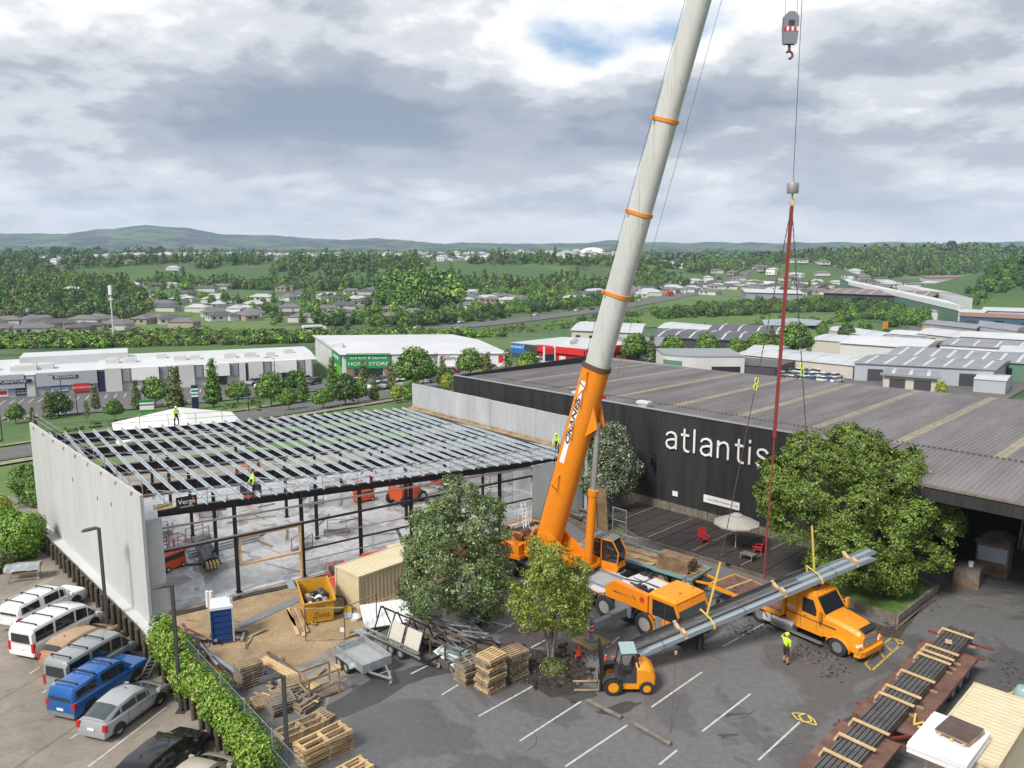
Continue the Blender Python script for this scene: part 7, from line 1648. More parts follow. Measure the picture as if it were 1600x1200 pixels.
HATCH=[(0,.72,None,.86),(.1,.98,1.06,.93),(.35,1.0,1.36,.98),(.95,.98,1.49,1.0),(2.0,.96,1.50,1.0),(2.75,.96,1.40,1.0),(3.6,.93,.98,.98),(4.15,.80,None,.95),(4.4,.62,None,.84)]
SEDAN_L=4.6
def sc_(pr,k,kz=1.0):return[(x*k,zb*kz,(zr*kz if zr else None),w)for x,zb,zr,w in pr]
PRIUS=[(0,.74,None,.85),(.12,1.02,1.10,.93),(1.1,1.0,1.42,.99),(2.1,.97,1.50,1.0),(2.8,.95,1.38,1.0),(3.75,.90,.95,.98),(4.25,.76,None,.94),(4.5,.58,None,.80)]
VAN=[(0,1.05,1.80,.95),(.12,1.08,1.97,.98),(1.6,1.06,1.99,1.0),(3.0,1.04,1.99,1.0),(3.75,1.02,1.90,1.0),(4.5,.98,1.05,.98),(4.85,.82,None,.92),(4.95,.6,None,.84)]
MPV=[(0,1.0,1.72,.95),(.15,1.02,1.90,.98),(1.5,1.0,1.97,1.0),(3.0,.98,1.96,1.0),(3.9,.96,1.78,1.0),(4.75,.92,.97,.97),(5.15,.74,None,.90),(5.25,.55,None,.8)]
UTE=[(0,1.12,1.45,.94),(.15,1.14,1.74,.97),(1.6,1.12,1.78,.98),(1.72,1.12,1.62,1.0),(1.8,1.1,1.80,1.0),(3.0,1.08,1.80,1.0),(3.35,1.07,1.68,1.0),(4.05,1.05,1.10,1.0),(4.95,.98,None,.97),(5.2,.7,None,.88)]
WAGON=[(0,.74,None,.86),(.08,.98,1.05,.93),(.4,.98,1.38,.98),(1.0,.97,1.48,1.0),(2.4,.95,1.49,1.0),(3.05,.94,1.38,1.0),(3.8,.92,.97,.98),(4.5,.78,None,.94),(4.7,.58,None,.82)]
car('silver_hatchback_car','silver hatchback parked between the blue ute and the black wagon',spot(250,1101,4.5,2.75,1.78),HD,4.5,1.78,1.5,PRIUS,'car_silver',2.75,.32,'car','glass_mid')
car('blue_ute','bright blue ute with matching canopy beside the silver hatchback',spot(214,1066,5.2,3.1,1.86),HD,5.2,1.86,1.8,UTE,'car_blue',3.1,.38,'ute',roof_rack=True)
car('silver_van','silver panel van with long side windows left of the blue ute',spot(195,1036,4.95,2.8,1.74),HD,4.95,1.74,2.0,VAN,'van_silver',2.8,.33,'van',roof_rack=True)
car('bronze_hatchback_car','bronze hatchback half hidden behind the silver van',spot(172,1006,4.4,2.6,1.74),HD,4.4,1.74,1.5,HATCH,'car_bronze',2.6,.32,'car')
car('white_people_van','white people mover with dark glass and loaded roof bars',spot(146,983,5.25,3.25,1.95),HD,5.25,1.95,1.97,MPV,'car_white',3.25,.36,'van',roof_rack=True)
car('white_ute','white ute with white canopy at the far end of the row',spot(119,948,5.2,3.1,1.86),HD,5.2,1.86,1.8,UTE,'car_white',3.1,.38,'ute',roof_rack=True)
car('black_wagon_car','black station wagon at the lower edge of the photo',spot(309,1183,4.7,2.75,1.8),HD,4.7,1.8,1.49,WAGON,'car_black',2.75,.33,'car')
car('beige_car','pale beige car cut off by the lower photo edge',spot(358,1224,4.5,2.7,1.75),HD,4.5,1.75,1.48,WAGON[:-2]+[(4.3,.78,None,.94),(4.5,.58,None,.82)],'car_beige',2.7,.32,'car')
# ------------------------------------------------------------------ retaining wall, fence, lamps
def retaining():
 t=thing('retaining_wall','low timber retaining wall with round posts along the car park','wall')
 segs=list(zip(RW[:4],RW[1:5])); rn=random.Random(6)
 pm=MB().tube((0,0,0),(0,0,1.32),.13,10).mesh('post',K['retaining_wood'],40)
 for a,b in segs:
  d=(b-a); L_=d.length; d=d/L_; n=int(L_/1.05); nrm=Vector((d.y,-d.x)); nrm=nrm if nrm.x<0 else-nrm
  for k in range(n):
   p=a+d*(k+.5)*L_/n+nrm*.22; o=meshobj('post',pm,t,(p.x,p.y,CP-.05)); o.rotation_euler=(rn.uniform(-.03,.03),rn.uniform(-.03,.03),0); o.scale=(1,1,rn.uniform(.9,1.08))
  for lv in range(5):
   q=a+nrm*.06; r=b+nrm*.06; MB().bar((q.x,q.y,CP+.12+lv*.25),(r.x,r.y,CP+.12+lv*.25),.06+.01*(lv%2),.235).build('board',K['retaining_wood'],t)
retaining()
tag(MB().slab([(-39.6,64.2),(-21.9,44.9),(-20.2,42.8),(-19.4,43.5),(-21.2,45.9),(-38.8,65.1)],-1.8,-.1).build('footing_strip',K['tilt_pale']),kind='structure')
def fence():
 a,b=Vector((-17.6,40.5,0)),Vector((-4.5,24.8,0)); n=7; t=thing('wire_fence','green tinted chain link fence on galvanised posts behind the hedge','fence')
 for k in range(n+1):
  p=a.lerp(b,k/n); MB().tube((p.x,p.y,-.1),(p.x,p.y,1.95),.03,8).build('post',K['galv'],t)
 m=MB(); d=(b-a); L_=d.length; d/=L_; s_=.22; nn=int(L_/s_)
 for k in range(-8,nn):
  for sg in(1,-1):
   x0=k*s_ if sg>0 else(k+8)*s_; p=a+d*max(0,min(L_,x0)); q=a+d*max(0,min(L_,x0+sg*8*s_))
   if(q-p).length>.1:m.tube((p.x,p.y,.1),(q.x,q.y,1.86),.006,3,cap=False)
 m.build('wire_mesh',K['fence_green'],t); m=MB()
 for z in(.1,1.0,1.86):m.tube((a.x,a.y,z),(b.x,b.y,z),.01,4)
 m.build('strand',K['galv'],t)
fence()
for(u,v,vt,lab)in((169,990,825,'dark square lamp post in front of the pale concrete wall'),(283,1112,914,'dark lamp post standing by the hedge and silver hatchback'),(453,1262,1056,'dark lamp post rising from the lower photo edge beside the pallets')):
 p=at(u,v,CP); h=atY(u,vt,p.y).z-CP; t=thing('lamp_post',lab,'lamp post',(p.x,p.y,CP),0,'car park lamp posts')
 MB().bb(-.075,.075,-.075,.075,0,h).build('pole',K['charcoal'],t); MB().bb(-.22,.22,-.22,.22,0,.05).build('base_plate',K['charcoal'],t)
 m=MB(); m.loft([[(-.08,-.12,h-.06),(-.08,.12,h-.06),(-.08,.12,h+.02),(-.08,-.12,h+.02)],[(-.35,-.2,h-.1),(-.35,.2,h-.1),(-.35,.2,h+.03),(-.35,-.2,h+.03)],[(-.95,-.2,h-.22),(-.95,.2,h-.22),(-.95,.16,h-.1),(-.95,-.16,h-.1)]]); m.build('lamp_head',K['charcoal'],t); MB().box(-.66,0,h-.185,.5,.3,.02,0,-.18).build('lens',K['lamp_white'],t)
# low edge log stops in the yard
for a,b,lab in(((919,1098),(971,1124),'grey log wheel stop nearer the forklift'),((992,1134),(1048,1166),'grey log wheel stop nearer the lower edge')):
 p,q=at(*a),at(*b); tag(MB().tube((p.x,p.y,.1),(q.x,q.y,.1),.11,10).build('wheel_stop',K['grey_timber'],None,40),lab,'wheel stop')
# ------------------------------------------------------------------ containers, skip, toilet
def container(label,pos,rz,L_,h,paint='container_cream'):
 t=thing('shipping_container',label,'container',pos,rz); W_=2.4; P_=K[paint]
 def corr(p0,p1,z0,z1,nm,horiz=False):
  p0,p1=Vector(p0),Vector(p1); d=p1-p0; n=int(d.length/.28); s_=Vector((d.y,-d.x,0)).normalized(); vs=[]
  for k in range(n):
   for f,o in((0,0),(.3,0),(.45,-.035),(.8,-.035)):p=p0+d*((k+f)/n)+s_*o; vs+=[(p.x,p.y,z0),(p.x,p.y,z1)]
  vs+=[(p1.x,p1.y,z0),(p1.x,p1.y,z1)]; N_=len(vs)//2
  return MB().add(vs,[(2*k,2*k+1,2*k+3,2*k+2)for k in range(N_-1)]).build(nm,P_,t)
 corr((0,0,0),(L_,0,0),.12,h-.1,'side_panel'); corr((L_,W_,0),(0,W_,0),.12,h-.1,'side_panel'); corr((0,W_,0),(0,0,0),.12,h-.1,'end_panel'); corr((L_,0,0),(L_,W_,0),.12,h-.1,'end_panel')
 m=MB()
 for y in(0,W_):
  for z in(.07,h-.05):m.bar((0,y,z),(L_,y,z),.1,.12)
  for x in(0,L_):m.bar((x,y,0),(x,y,h),.13,.13)
 for x in(0,L_):
  for z in(.07,h-.05):m.bar((x,0,z),(x,W_,z),.1,.12)
 m.build('corner_frame',P_,t)
 vs=[]; n=int(L_/.3)
 for k in range(n):
  for f,o in((0,0),(.4,0),(.5,.02),(.9,.02)):x=.06+(L_-.12)*(k+f)/n; vs+=[(x,.05,h-.03+o),(x,W_-.05,h-.03+o)]
 vs+=[(L_-.06,.05,h-.03),(L_-.06,W_-.05,h-.03)]; N_=len(vs)//2
 MB().add(vs,[(2*k,2*k+1,2*k+3,2*k+2)for k in range(N_-1)]).build('roof_panel',P_,t); return t
container('cream shipping container on the sand behind the dark tree',(-9.3,47.0,0),R(46),6.06,2.15)
container('cream container with ribbed roof at the lower right corner',tuple(Vector((20.8,34.0,0))-Vector((.70,.714,0))*6.1+Vector((0,0,0))),R(45.5),6.1,2.6).location=Vector((20.8,34.0,0))-Vector((math.cos(R(45.5)),math.sin(R(45.5)),0))*6.1+Vector((math.sin(R(45.5)),-math.cos(R(45.5)),0))*2.4
def panels_stack():
 rz=R(40); b0=at(1470,1165,2.62)
 for k,(dx,dy,l,w,z,lab)in enumerate(((.25,-.1,3.0,2.1,2.64,'lower stack of white roofing panels beneath the brown board'),)):
  t=thing('panel_stack','stack of white sheet panels on the cream container at the lower right','panels',(b0.x+dx,b0.y+dy,z),R(45))
  for q in range(4):MB().box(.03*(q%2),.02*(q%3),.05+q*.1,l,w,.085,.01*(q%3)).build('panel',K['white_sheet'],t)
 p=at(1502,1143,3.1); t=thing('board_stack','dark brown plywood sheet lying on timber battens on the white panels','boards',(p.x-.1,p.y-.1,3.06),R(38))
 for q in range(3):MB().box(0,-.45+q*.45,.05+.0,1.5,.09,.1).build('batten',K['new_timber'],t)
 for q in range(3):MB().box(.02*q,.03*q,.115+q*.03,1.45,1.25,.026,.02*q).build('plywood_sheet',K['plywood']if q==2 else K['pallet_wood'],t)
panels_stack()
p=at(1592,1092); t=thing('crate_pallet','timber pallet with blue wrapped goods at the right photo edge','pallet',(p.x+.2,p.y,0),R(30))
for k in range(6):MB().bb(-.6,.6,-.6+k*.2,-.6+k*.2+.16,.1,.13).build('board',K['new_timber'],t)
for y in(-.5,0,.5):MB().bb(-.6,.6,y-.05,y+.05,0,.1).build('bearer',K['new_timber'],t)
MB().lathe([(.42,.13),(.45,.4),(.3,.62),(.05,.66)],14).build('wrapped_goods',K['glass_pale'],t,40)
def skip():
 t=thing('skip_bin','yellow skip bin full of rubbish bags with black graffiti on its front','skip',(-11.3,45.2,0),R(112-90)); y=K['skip_yellow']; w=.8
 pr=[(-w,.12),(w,.12),(w+.1,1.4),(-w-.1,1.4)]
 th=.05; L_=2.7
 m=MB(); m.loft([[(-w,0,.12),(w,0,.12),(w+.1,-.15,1.4),(-w-.1,-.15,1.4)],[(-w,.05,.12),(w,.05,.12),(w+.1,-.1,1.4),(-w-.1,-.1,1.4)]]); fr=m.build('front_wall',y,t)
 m=MB(); m.loft([[(-w,L_,.12),(w,L_,.12),(w+.1,L_+.1,1.7),(-w-.1,L_+.1,1.7)],[(-w,L_-.05,.12),(w,L_-.05,.12),(w+.1,L_+.05,1.7),(-w-.1,L_+.05,1.7)]]); m.build('rear_wall',y,t)
 for s_ in(-1,1):MB().loft([[(s_*w,0,.12),(s_*(w+.1),-.15,1.4),(s_*(w+.05),-.15,1.4),(s_*(w-.05),0,.12)],[(s_*w,L_,.12),(s_*(w+.1),L_+.1,1.7),(s_*(w+.05),L_+.1,1.7),(s_*(w-.05),L_,.12)]]).build('side_wall',y,t)
 MB().bb(-w,w,0,L_,.1,.18).build('floor',y,t)
 m=MB(); m.bar((-w-.12,-.18,1.4),(w+.12,-.18,1.4),.1,.08); m.bar((-w-.12,-.16,1.4),(-w-.12,L_+.1,1.7),.08,.08); m.bar((w+.12,-.16,1.4),(w+.12,L_+.1,1.7),.08,.08); m.build('rim',y,t)
 text('lettering','Waste',.2,K['stiff_brown'],fr,(0,-.135,1.1),(R(97),0,0),.003); text('graffiti','Zota',.5,K['black'],fr,(.05,-.085,.55),(R(97),0,R(0)),.003,shear=.3,off=-.008)
 rn=random.Random(4)
 for k in range(13):
  m=MB(); m.lathe([(.02,0),(.22,.05),(.28,.2),(.2,.36),(.05,.45)],9); o=m.build('rubbish_bag',K[('plastic_sheet','charcoal','white_sheet','pallet_wood','carrier_grey')[k%5]],None,60,None); o.parent=t; o.location=(rn.uniform(-.5,.5),rn.uniform(.3,2.3),.8+rn.uniform(0,.2)); o.rotation_euler=(rn.uniform(-.6,.6),rn.uniform(-.6,.6),rn.random()*6)
  o['label']='rubbish inside the skip'
 MB().bb(-.75,.75,.1,2.5,.2,.85).build('rubbish_fill',K['charcoal'],t)
skip()
def toilet():
 t=thing('portable_toilet','dark blue portable toilet with white roof on the sand','portable toilet',(-16.3,43.2,0),R(20)); b=K['toilet_blue']; w=.56
 MB().bb(-w,w,-w,w,.0,.12).build('skid',K['charcoal'],t); MB().bb(-w+.02,w-.02,-w+.02,w-.02,.1,2.05).build('body',b,t)
 for x in(-w,w):
  for y in(-w,w):MB().bb(x-.05,x+.05,y-.05,y+.05,.1,2.06).build('corner_post',K['clad_grey']if(x>0 and y<0)else b,t)
 for k in range(5):
  MB().bb(-w+.1,w-.1,-w-.012,-w+.02,.25+k*.36,.5+k*.36).build('wall_rib',b,t); MB().bb(-w-.012,-w+.02,-w+.1,w-.1,.25+k*.36,.5+k*.36).build('wall_rib',b,t); MB().bb(w-.02,w+.012,-w+.1,w-.1,.25+k*.36,.5+k*.36).build('wall_rib',b,t)
 MB().loft([[(-w-.05,-w-.05,2.05),(w+.05,-w-.05,2.05),(w+.05,w+.05,2.05),(-w-.05,w+.05,2.05)],[(-w-.05,-w-.05,2.2),(w+.05,-w-.05,2.2),(w+.05,w+.05,2.2),(-w-.05,w+.05,2.2)],[(-w+.1,-w+.1,2.36),(w-.1,-w+.1,2.36),(w-.1,w-.1,2.36),(-w+.1,w-.1,2.36)]]).build('roof',K['toilet_white'],t); MB().tube((.3,.3,2.3),(.3,.3,2.5),.06,8).build('vent_pipe',K['toilet_white'],t)
toilet()
p=at(328,950); t=thing('pipe_stub','pair of white plastic pipe stubs standing in the sand by the slab','pipe',p); [MB().tube((x,0,0),(x,0,1.1),.11,12).build('pipe',K['white_sheet'],t)for x in(-.12,.12)]
# steel plate strip and planks on the sand
a,b=at(373,979),at(466,937); tag(MB().bar((a.x,a.y,.03),(b.x,b.y,.03),.7,.04).build('steel_plate',K['carrier_grey']),'long dark steel strip lying across the sand','steel plate')
a,b=at(448,905),at(458,922); tag(MB().bar((a.x,a.y,.2),(b.x,b.y,.05),.45,.05).build('ramp',K['galv']),'pale metal ramp leaning on the slab edge','ramp')
rn=random.Random(12)
for k in range(7):
 u=452+k*5.2; a,b=at(u-6+rn.uniform(-2,2),952+rn.uniform(-3,4)),at(u+10+rn.uniform(-3,3),985+rn.uniform(-8,12)); zz=.06+.07*(k>3)
 tag(MB().bar((a.x,a.y,zz),(b.x,b.y,zz),.2,.06).build('timber_plank',K['new_timber' if k%2 else 'pallet_wood']),'loose timber plank lying beside the yellow skip','plank','planks beside the skip')
for k in range(8):
 a=at(290+k*6,985+k*7); d=Vector((math.cos(-.9+rn.uniform(-.25,.25)),math.sin(-.9+rn.uniform(-.25,.25)),0))*rn.uniform(2.2,4.6)
 tag(MB().bar((a.x,a.y,.1+.07*(k%4)),(a.x+d.x,a.y+d.y,.12+.09*(k%3)),.12+.1*(k%3==0),.07).build('steel_length',K[('rust_red','galv','purlin_pale','stiff_brown')[k%4]]),'steel or timber length in the untidy pile behind the hedge','steel length','pile of lengths behind the hedge')
for k in range(10):
 a=at(400+rn.uniform(-20,30),1035+rn.uniform(-10,14)); d=Vector((math.cos(-.75+rn.uniform(-.15,.15)),math.sin(-.75+rn.uniform(-.15,.15)),0))*rn.uniform(2.0,4.2)
 tag(MB().bar((a.x,a.y,.08+.08*(k%4)),(a.x+d.x,a.y+d.y,.1+.08*(k%4)),.18,.07).build('timber_plank',K[('new_timber','pallet_wood','galv','dark_timber')[k%4]]),'timber or metal length in the pile beside the grey apron','plank','pile beside the grey apron')
# ------------------------------------------------------------------ pallets
def pallet_parts(mt):
 d=MB().bb(-.6,.6,-.048,.048,0,.02).mesh('deck_board',mt); b=MB().bb(-.04,.04,-.5,.5,0,.09).mesh('bearer',mt); return d,b
PPM={k:pallet_parts(K[k])for k in('pallet_wood','pallet_grey','new_timber')}
def pallet(pos,rz,label,group,mt,sparse=False,lx=1.0):
 t=thing('pallet',label,'pallet',pos,rz,group); d,b=PPM[mt]; t.scale=(lx,1,1)
 for y in((-.45,-.27,-.09,.09,.27,.45)if not sparse else(-.45,0,.45)):meshobj('deck_board',d,t,(0,y,.11))
 for y in(-.45,0,.45):meshobj('deck_board',d,t,(0,y,0))
 for x in(-.54,0,.54):meshobj('bearer',b,t,(x,0,.02))
def pstack(u,v,n,rz,label,group,mts,jit=.05,sparse=0,z0=0,lx=1.0):
 p=at(u,v); r=random.Random(int(u*7+v))
 for k in range(n):pallet((p.x+r.uniform(-jit,jit),p.y+r.uniform(-jit,jit),z0+.004+k*.136),R(rz)+r.uniform(-.08,.08),label,group,mts[k%len(mts)],sparse and k>=n-sparse,lx)
G_='pallets stacked in the yard'
pstack(766,1076,14,42,'timber pallet in the tall middle stack beside the small tree',G_,('pallet_wood','new_timber','pallet_wood','pallet_grey'),.11)
pstack(803,1056,11,42,'timber pallet in the far stack beside the small tree',G_,('pallet_grey','pallet_wood','pallet_wood'))
pstack(733,1062,8,40,'timber pallet in the shorter near left stack by the timber frame',G_,('pallet_wood','pallet_grey'),sparse=2)
pstack(390,1068,9,40,'grey timber pallet in the neat stack behind the hedge','pallets behind the hedge',('pallet_grey','pallet_grey','pallet_wood'),.025)
pstack(420,1098,2,38,'dark pallet lying below the neat stack','pallets behind the hedge',('pallet_wood',),.03,lx=1.3)
pstack(440,1110,5,35,'weathered pallet under the slatted grey one by the lamp post','pallets behind the hedge',('pallet_grey',),.06)
pstack(475,1105,4,55,'pallet in the loose pile right of the lamp post','pallets behind the hedge',('pallet_wood','pallet_grey'),.12,1)
pstack(470,1150,4,42,'open timber frame pallet in the upper row at the lower edge','frame pallets at the lower edge',('new_timber','pallet_wood'),.04,4,lx=2.0)
pstack(507,1180,7,42,'open timber frame pallet in the lower row at the lower edge','frame pallets at the lower edge',('new_timber','pallet_wood'),.04,7,lx=2.0)
pstack(432,1058,3,48,'weathered pallet in the low pile beside the neat stack','pallets behind the hedge',('pallet_grey','pallet_wood'),.1)
pstack(458,1082,5,33,'tilted grey pallet in the pile behind the lamp post','pallets behind the hedge',('pallet_grey','pallet_wood','pallet_grey'),.09)
pstack(500,1128,2,50,'pallet lying between the loose pile and the frame pallets','pallets behind the hedge',('pallet_wood',),.1)
pstack(545,1212,2,42,'orange timber frame lying at the lower photo edge','frame pallets at the lower edge',('new_timber',),.05,2,lx=1.6)
pstack(770,958,2,30,'broken pallet under the dark tree',G_,('pallet_wood',),.08)
rn=random.Random(77)
for k in range(64):
 u,v=[(430+rn.gauss(0,45),1075+rn.gauss(0,22)),(720+rn.gauss(0,50),1035+rn.gauss(0,16)),(330+rn.gauss(0,40),1000+rn.gauss(0,14))][k%3]; p=at(u,v); l=rn.uniform(.5,2.4)
 if p.x<-9 and p.y<44.5-1.15*(p.x+21):p=p+Vector((2.2,2.0,0))
 o=MB().box(0,0,0,l,rn.uniform(.06,.22),.035,0,rn.uniform(-.12,.12)).build('broken_board',K[rn.choice(('pallet_wood','pallet_grey','dark_timber','new_timber','galv'))],None,None,(p.x,p.y,.06+rn.uniform(0,.3)*(k%2)),R(-45)+rn.gauss(0,.7)); tag(o,'loose broken board lying among the yard scrap and pallets','board','loose boards in the yard')
# timber stillage crate
p=at(500,1085); t=thing('timber_crate','open timber crate frame standing among the pallets','crate',p,R(40))
m=MB()
for x in(-.8,.8):
 for y in(-.5,.5):m.bar((x,y,0),(x,y,1.3),.08,.08)
for z in(.15,.6,1.25):
 for y in(-.5,.5):m.bar((-.85,y,z),(.85,y,z),.03,.1)
 for x in(-.8,.8):m.bar((x,-.5,z),(x,.5,z),.03,.1)
m.build('frame',K['pallet_wood'],t)
for k in range(5):MB().box(0,-.4+k*.2,.1,1.5,.16,.04).build('slat',K['pallet_grey'],t)
a,b=at(405,1042),at(490,1090);
for k in range(3):tag(MB().bar((a.x+.12*k,a.y+.12*k,.35+.05*k),(b.x+.1*k,b.y+.15*k,.45),.16,.06).build('timber_plank',K['new_timber']),'long bright timber plank lying across the pallets','plank','long planks across the pallets')
# orange timber block by the trailer
p=at(527,1046); t=thing('timber_block','small orange timber block pile on the grey apron','timber',p,R(-20)); [MB().box(0,-.1+.1*k,.06+.1*q,.55,.095,.095).build('block',K['new_timber'],t)for k in range(3)for q in range(2)]
# ------------------------------------------------------------------ galvanised box trailer
def box_trailer():
 t=thing('box_trailer','galvanised tandem box trailer standing on the asphalt','trailer',(-7.8,40.1,0),R(-48.7)); g=K['galv']; L_,W_=2.7,1.68
 MB().bb(-L_/2,L_/2,-W_/2,W_/2,.52,.58).build('floor',K['deck_plate'],t)
 for s_ in(-1,1):MB().bb(-L_/2,L_/2,s_*W_/2-.02,s_*W_/2+.02,.5,.92).build('side_panel',g,t); MB().bb(s_*L_/2-.02,s_*L_/2+.02,-W_/2+.03,W_/2-.03,.5,.92).build('end_panel',g,t)
 m=MB()
 for s_ in(-1,1):m.bar((-L_/2,s_*W_/2,.95),(L_/2,s_*W_/2,.95),.06); m.bar((s_*L_/2,-W_/2,.95),(s_*L_/2,W_/2,.95),.06)
 m.build('top_rail',K['galv'],t)
 wm=wheel_mesh(.31,.18,K['galv'],16)
 for x in(-.72,.0):
  for s_ in(-1,1):wheel(t,wm,x-.1,s_*(W_/2+.12),.31,s_>0)
 for s_ in(-1,1):m=MB(); m.loft([[(x,s_*W_/2,z),(x,s_*(W_/2+.24),z),(x,s_*(W_/2+.24),z-.03),(x,s_*W_/2,z-.03)]for x,z in((-1.2,.45),(-1.05,.66),(.2,.66),(.4,.45))]); m.build('mudguard',g,t)
 m=MB(); m.bar((L_/2-.3,-.6,.48),(L_/2+1.25,0,.45),.08); m.bar((L_/2-.3,.6,.48),(L_/2+1.25,0,.45),.08); m.bar((L_/2+.5,-.28,.47),(L_/2+.5,.28,.47),.06); m.tube((L_/2+1.0,.12,.05),(L_/2+1.0,.12,.75),.035,8); m.tube((L_/2+1.0,.07,.1),(L_/2+1.0,.17,.1),.1,10); m.tube((-.4,-.6,.45),(-.4,.6,.45),.03,6); m.build('drawbar',g,t)
box_trailer()
# ------------------------------------------------------------------ glass rack trailer with ladder, scrap and frames
def rack_trailer():
 t=thing('rack_trailer','black A frame rack trailer carrying pale boards under the dark tree','trailer',at(640,1018),R(-40)); k_=K['steel_black']
 m=MB();
 for y in(-.7,.7):m.bar((-2.4,y,.45),(2.2,y,.45),.1,.14)
 for x in(-2.4,-1.2,0,1.1,2.2):m.bar((x,-.7,.45),(x,.7,.45),.08,.1)
 m.build('chassis',k_,t)
 for x in(-2.2,-1.0,.2,1.4):m=MB(); m.bar((x,-.72,.5),(x,-.1,1.95),.06); m.bar((x,.72,.5),(x,.1,1.95),.06); m.bar((x,-.12,1.95),(x,.12,1.95),.06); m.build('a_frame',k_,t)
 MB().bar((-2.3,0,1.95),(1.5,0,1.95),.07).build('ridge_bar',k_,t)
 for q,(x0,x1)in enumerate(((-1.1,.0),(.15,1.35))):
  MB().add([(x0,-.70,.55),(x1,-.70,.55),(x1,-.28,1.6),(x0,-.28,1.6),(x0,-.64,.55),(x1,-.64,.55),(x1,-.22,1.6),(x0,-.22,1.6)],[(0,1,2,3),(4,7,6,5),(0,4,5,1),(1,5,6,2),(2,6,7,3),(3,7,4,0)]).build('board',K['clad_cream'],t)
 wm=wheel_mesh(.31,.18,K['rim_grey'],14)
 for x in(-.5,.25):
  for s_ in(-1,1):wheel(t,wm,x,s_*.85,.31,s_>0)
 m=MB(); m.bar((-2.6,-1.0,.72),(1.9,-1.0,.62),.035,.1); m.bar((-2.6,-1.02,1.05),(1.9,-1.02,.95),.035,.1)
 for q in range(14):x=-2.4+q*.32; m.tube((x,-1.0,.72-(x+2.6)*.022),(x,-1.02,1.05-(x+2.6)*.022),.018,6)
 tl=m.build('ladder',K['alu'],None,None,t.location,t.rotation_euler.z); tag(tl,'aluminium ladder lying on edge along the black rack trailer','ladder')
 m=MB(); pr=[(-3.1+.62*math.cos(a),.3+.34*math.sin(a))for a in[math.pi*q/8 for q in range(9)]]; m.prism(pr+[(x*.98-.06,z-.04)for x,z in pr[::-1]],-1.2,-.7); m.build('spare_mudguard',K['galv'],t)
 m=MB()
    # timber cage with pale sheets next to the trailer
 c=thing('timber_cage','weathered timber cage holding pale blue sheets beside the pallets','crate',at(708,1035),R(-40)); m=MB()
 for x in(-1.1,0,1.1):
  for y in(-.6,.6):m.bar((x,y,0),(x,y,1.25),.08)
 for z in(.1,1.22):
  for y in(-.6,.6):m.bar((-1.15,y,z),(1.15,y,z),.08)
  for x in(-1.1,1.1):m.bar((x,-.6,z),(x,.6,z),.08)
 m.build('frame',K['dark_timber'],c)
 for q in range(4):MB().box(.1*q-.1,.05*q-.1,.4+.12*q,1.7-.2*q,.9,.03,.15*q,.25,.2-.1*q).build('sheet',K['glass_pale' if q%2 else 'white_sheet'],c)
 rn=random.Random(9)
 for q in range(60):
  p=at(690+rn.uniform(-40,70),1000+rn.uniform(-14,24)); a=R(-35)+rn.uniform(-.5,.5); l=rn.uniform(1.2,3.2); d=Vector((math.cos(a),math.sin(a),rn.uniform(-.1,.1)))*l/2; z=.4+rn.uniform(0,.7)
  o=MB().bar((p.x-d.x,p.y-d.y,z-d.z),(p.x+d.x,p.y+d.y,z+d.z),rn.uniform(.06,.18),.05).build('scrap_length',K[rn.choice(('dark_timber','charcoal','galv','grey_timber','purlin_dark'))]); tag(o,'length of scrap timber or metal heaped under the dark tree','scrap','scrap heap under the dark tree')
 hp=MB(); hp.slab([at(640,1000),at(700,985),at(770,1005),at(780,1025),at(700,1045),at(650,1030)],0,.35); tag(hp.build('timber_heap',K['dark_timber']),'dark stacked scrap timber beneath the heaped lengths','scrap')
 w_=thing('roof_sheet_panel','large white ribbed wall panel leaning by the cream container','panel',at(605,972),R(20)); m=MB(); m.box(0,0,.55,2.9,1.9,.07,0,0,R(20)); m.build('panel',K['white_sheet'],w_)
 for q in range(9):MB().box(-1.3+q*.325,0,.6,.03,1.9,.04,0,0,R(20)).build('rib',K['white_sheet'],w_)
 tag(MB().box(0,0,.9,1.7,1.2,.04,.2,.5,.1).build('cream_board',K['clad_cream'],None,None,at(715,990)),'cream board leaning over the scrap heap','board'); tag(MB().box(0,0,1.0,.06,2.2,1.1,.7,.1,.35).build('dark_board',K['charcoal'],None,None,at(745,985)),'dark framed board standing at the back of the scrap heap','board')
rack_trailer()
# broken asphalt round the small tree
m=MB(); rn=random.Random(21)
for k in range(430):
 p=at(855+rn.gauss(0,42),1043+rn.gauss(0,16)); s_=rn.uniform(.04,.26)
 m.box(p.x,p.y,s_*.2,s_,s_*rn.uniform(.5,1),s_*.5,rn.random()*6,rn.uniform(-.4,.4),rn.uniform(-.4,.4))
tag(m.build('asphalt_rubble',K['rubble']),'broken asphalt and soil heaped round the small tree','rubble',kind='stuff')
# cones
def cone(u,v,lab,z=0,h=.75):
 p=at(u,v,z); t=thing('traffic_cone',lab,'cone',(p.x,p.y,z)); MB().bb(-.2,.2,-.2,.2,0,.04).build('base',K['cone_orange'],t); MB().lathe([(.15,.04),(.1,h*.5),(.04,h)],14).build('body',K['cone_orange'],t,40); MB().lathe([(.132,h*.62-.25),(.09,h*.62),(.088,h*.62)],14).build('collar',K['white']if h>.7 else K['red'],t)if False else MB().lathe([(.06,h*.8),(.038,h*1.0),(.02,h*1.01)],14).build('tip',K['white'],t,40)
cone(904,1026,'orange traffic cone left of the timber mat',h=.85)
cone(946,1050,'taller orange cone seen through the forklift cab',h=.95); cone(957,1046,'second orange cone behind the forklift mast')
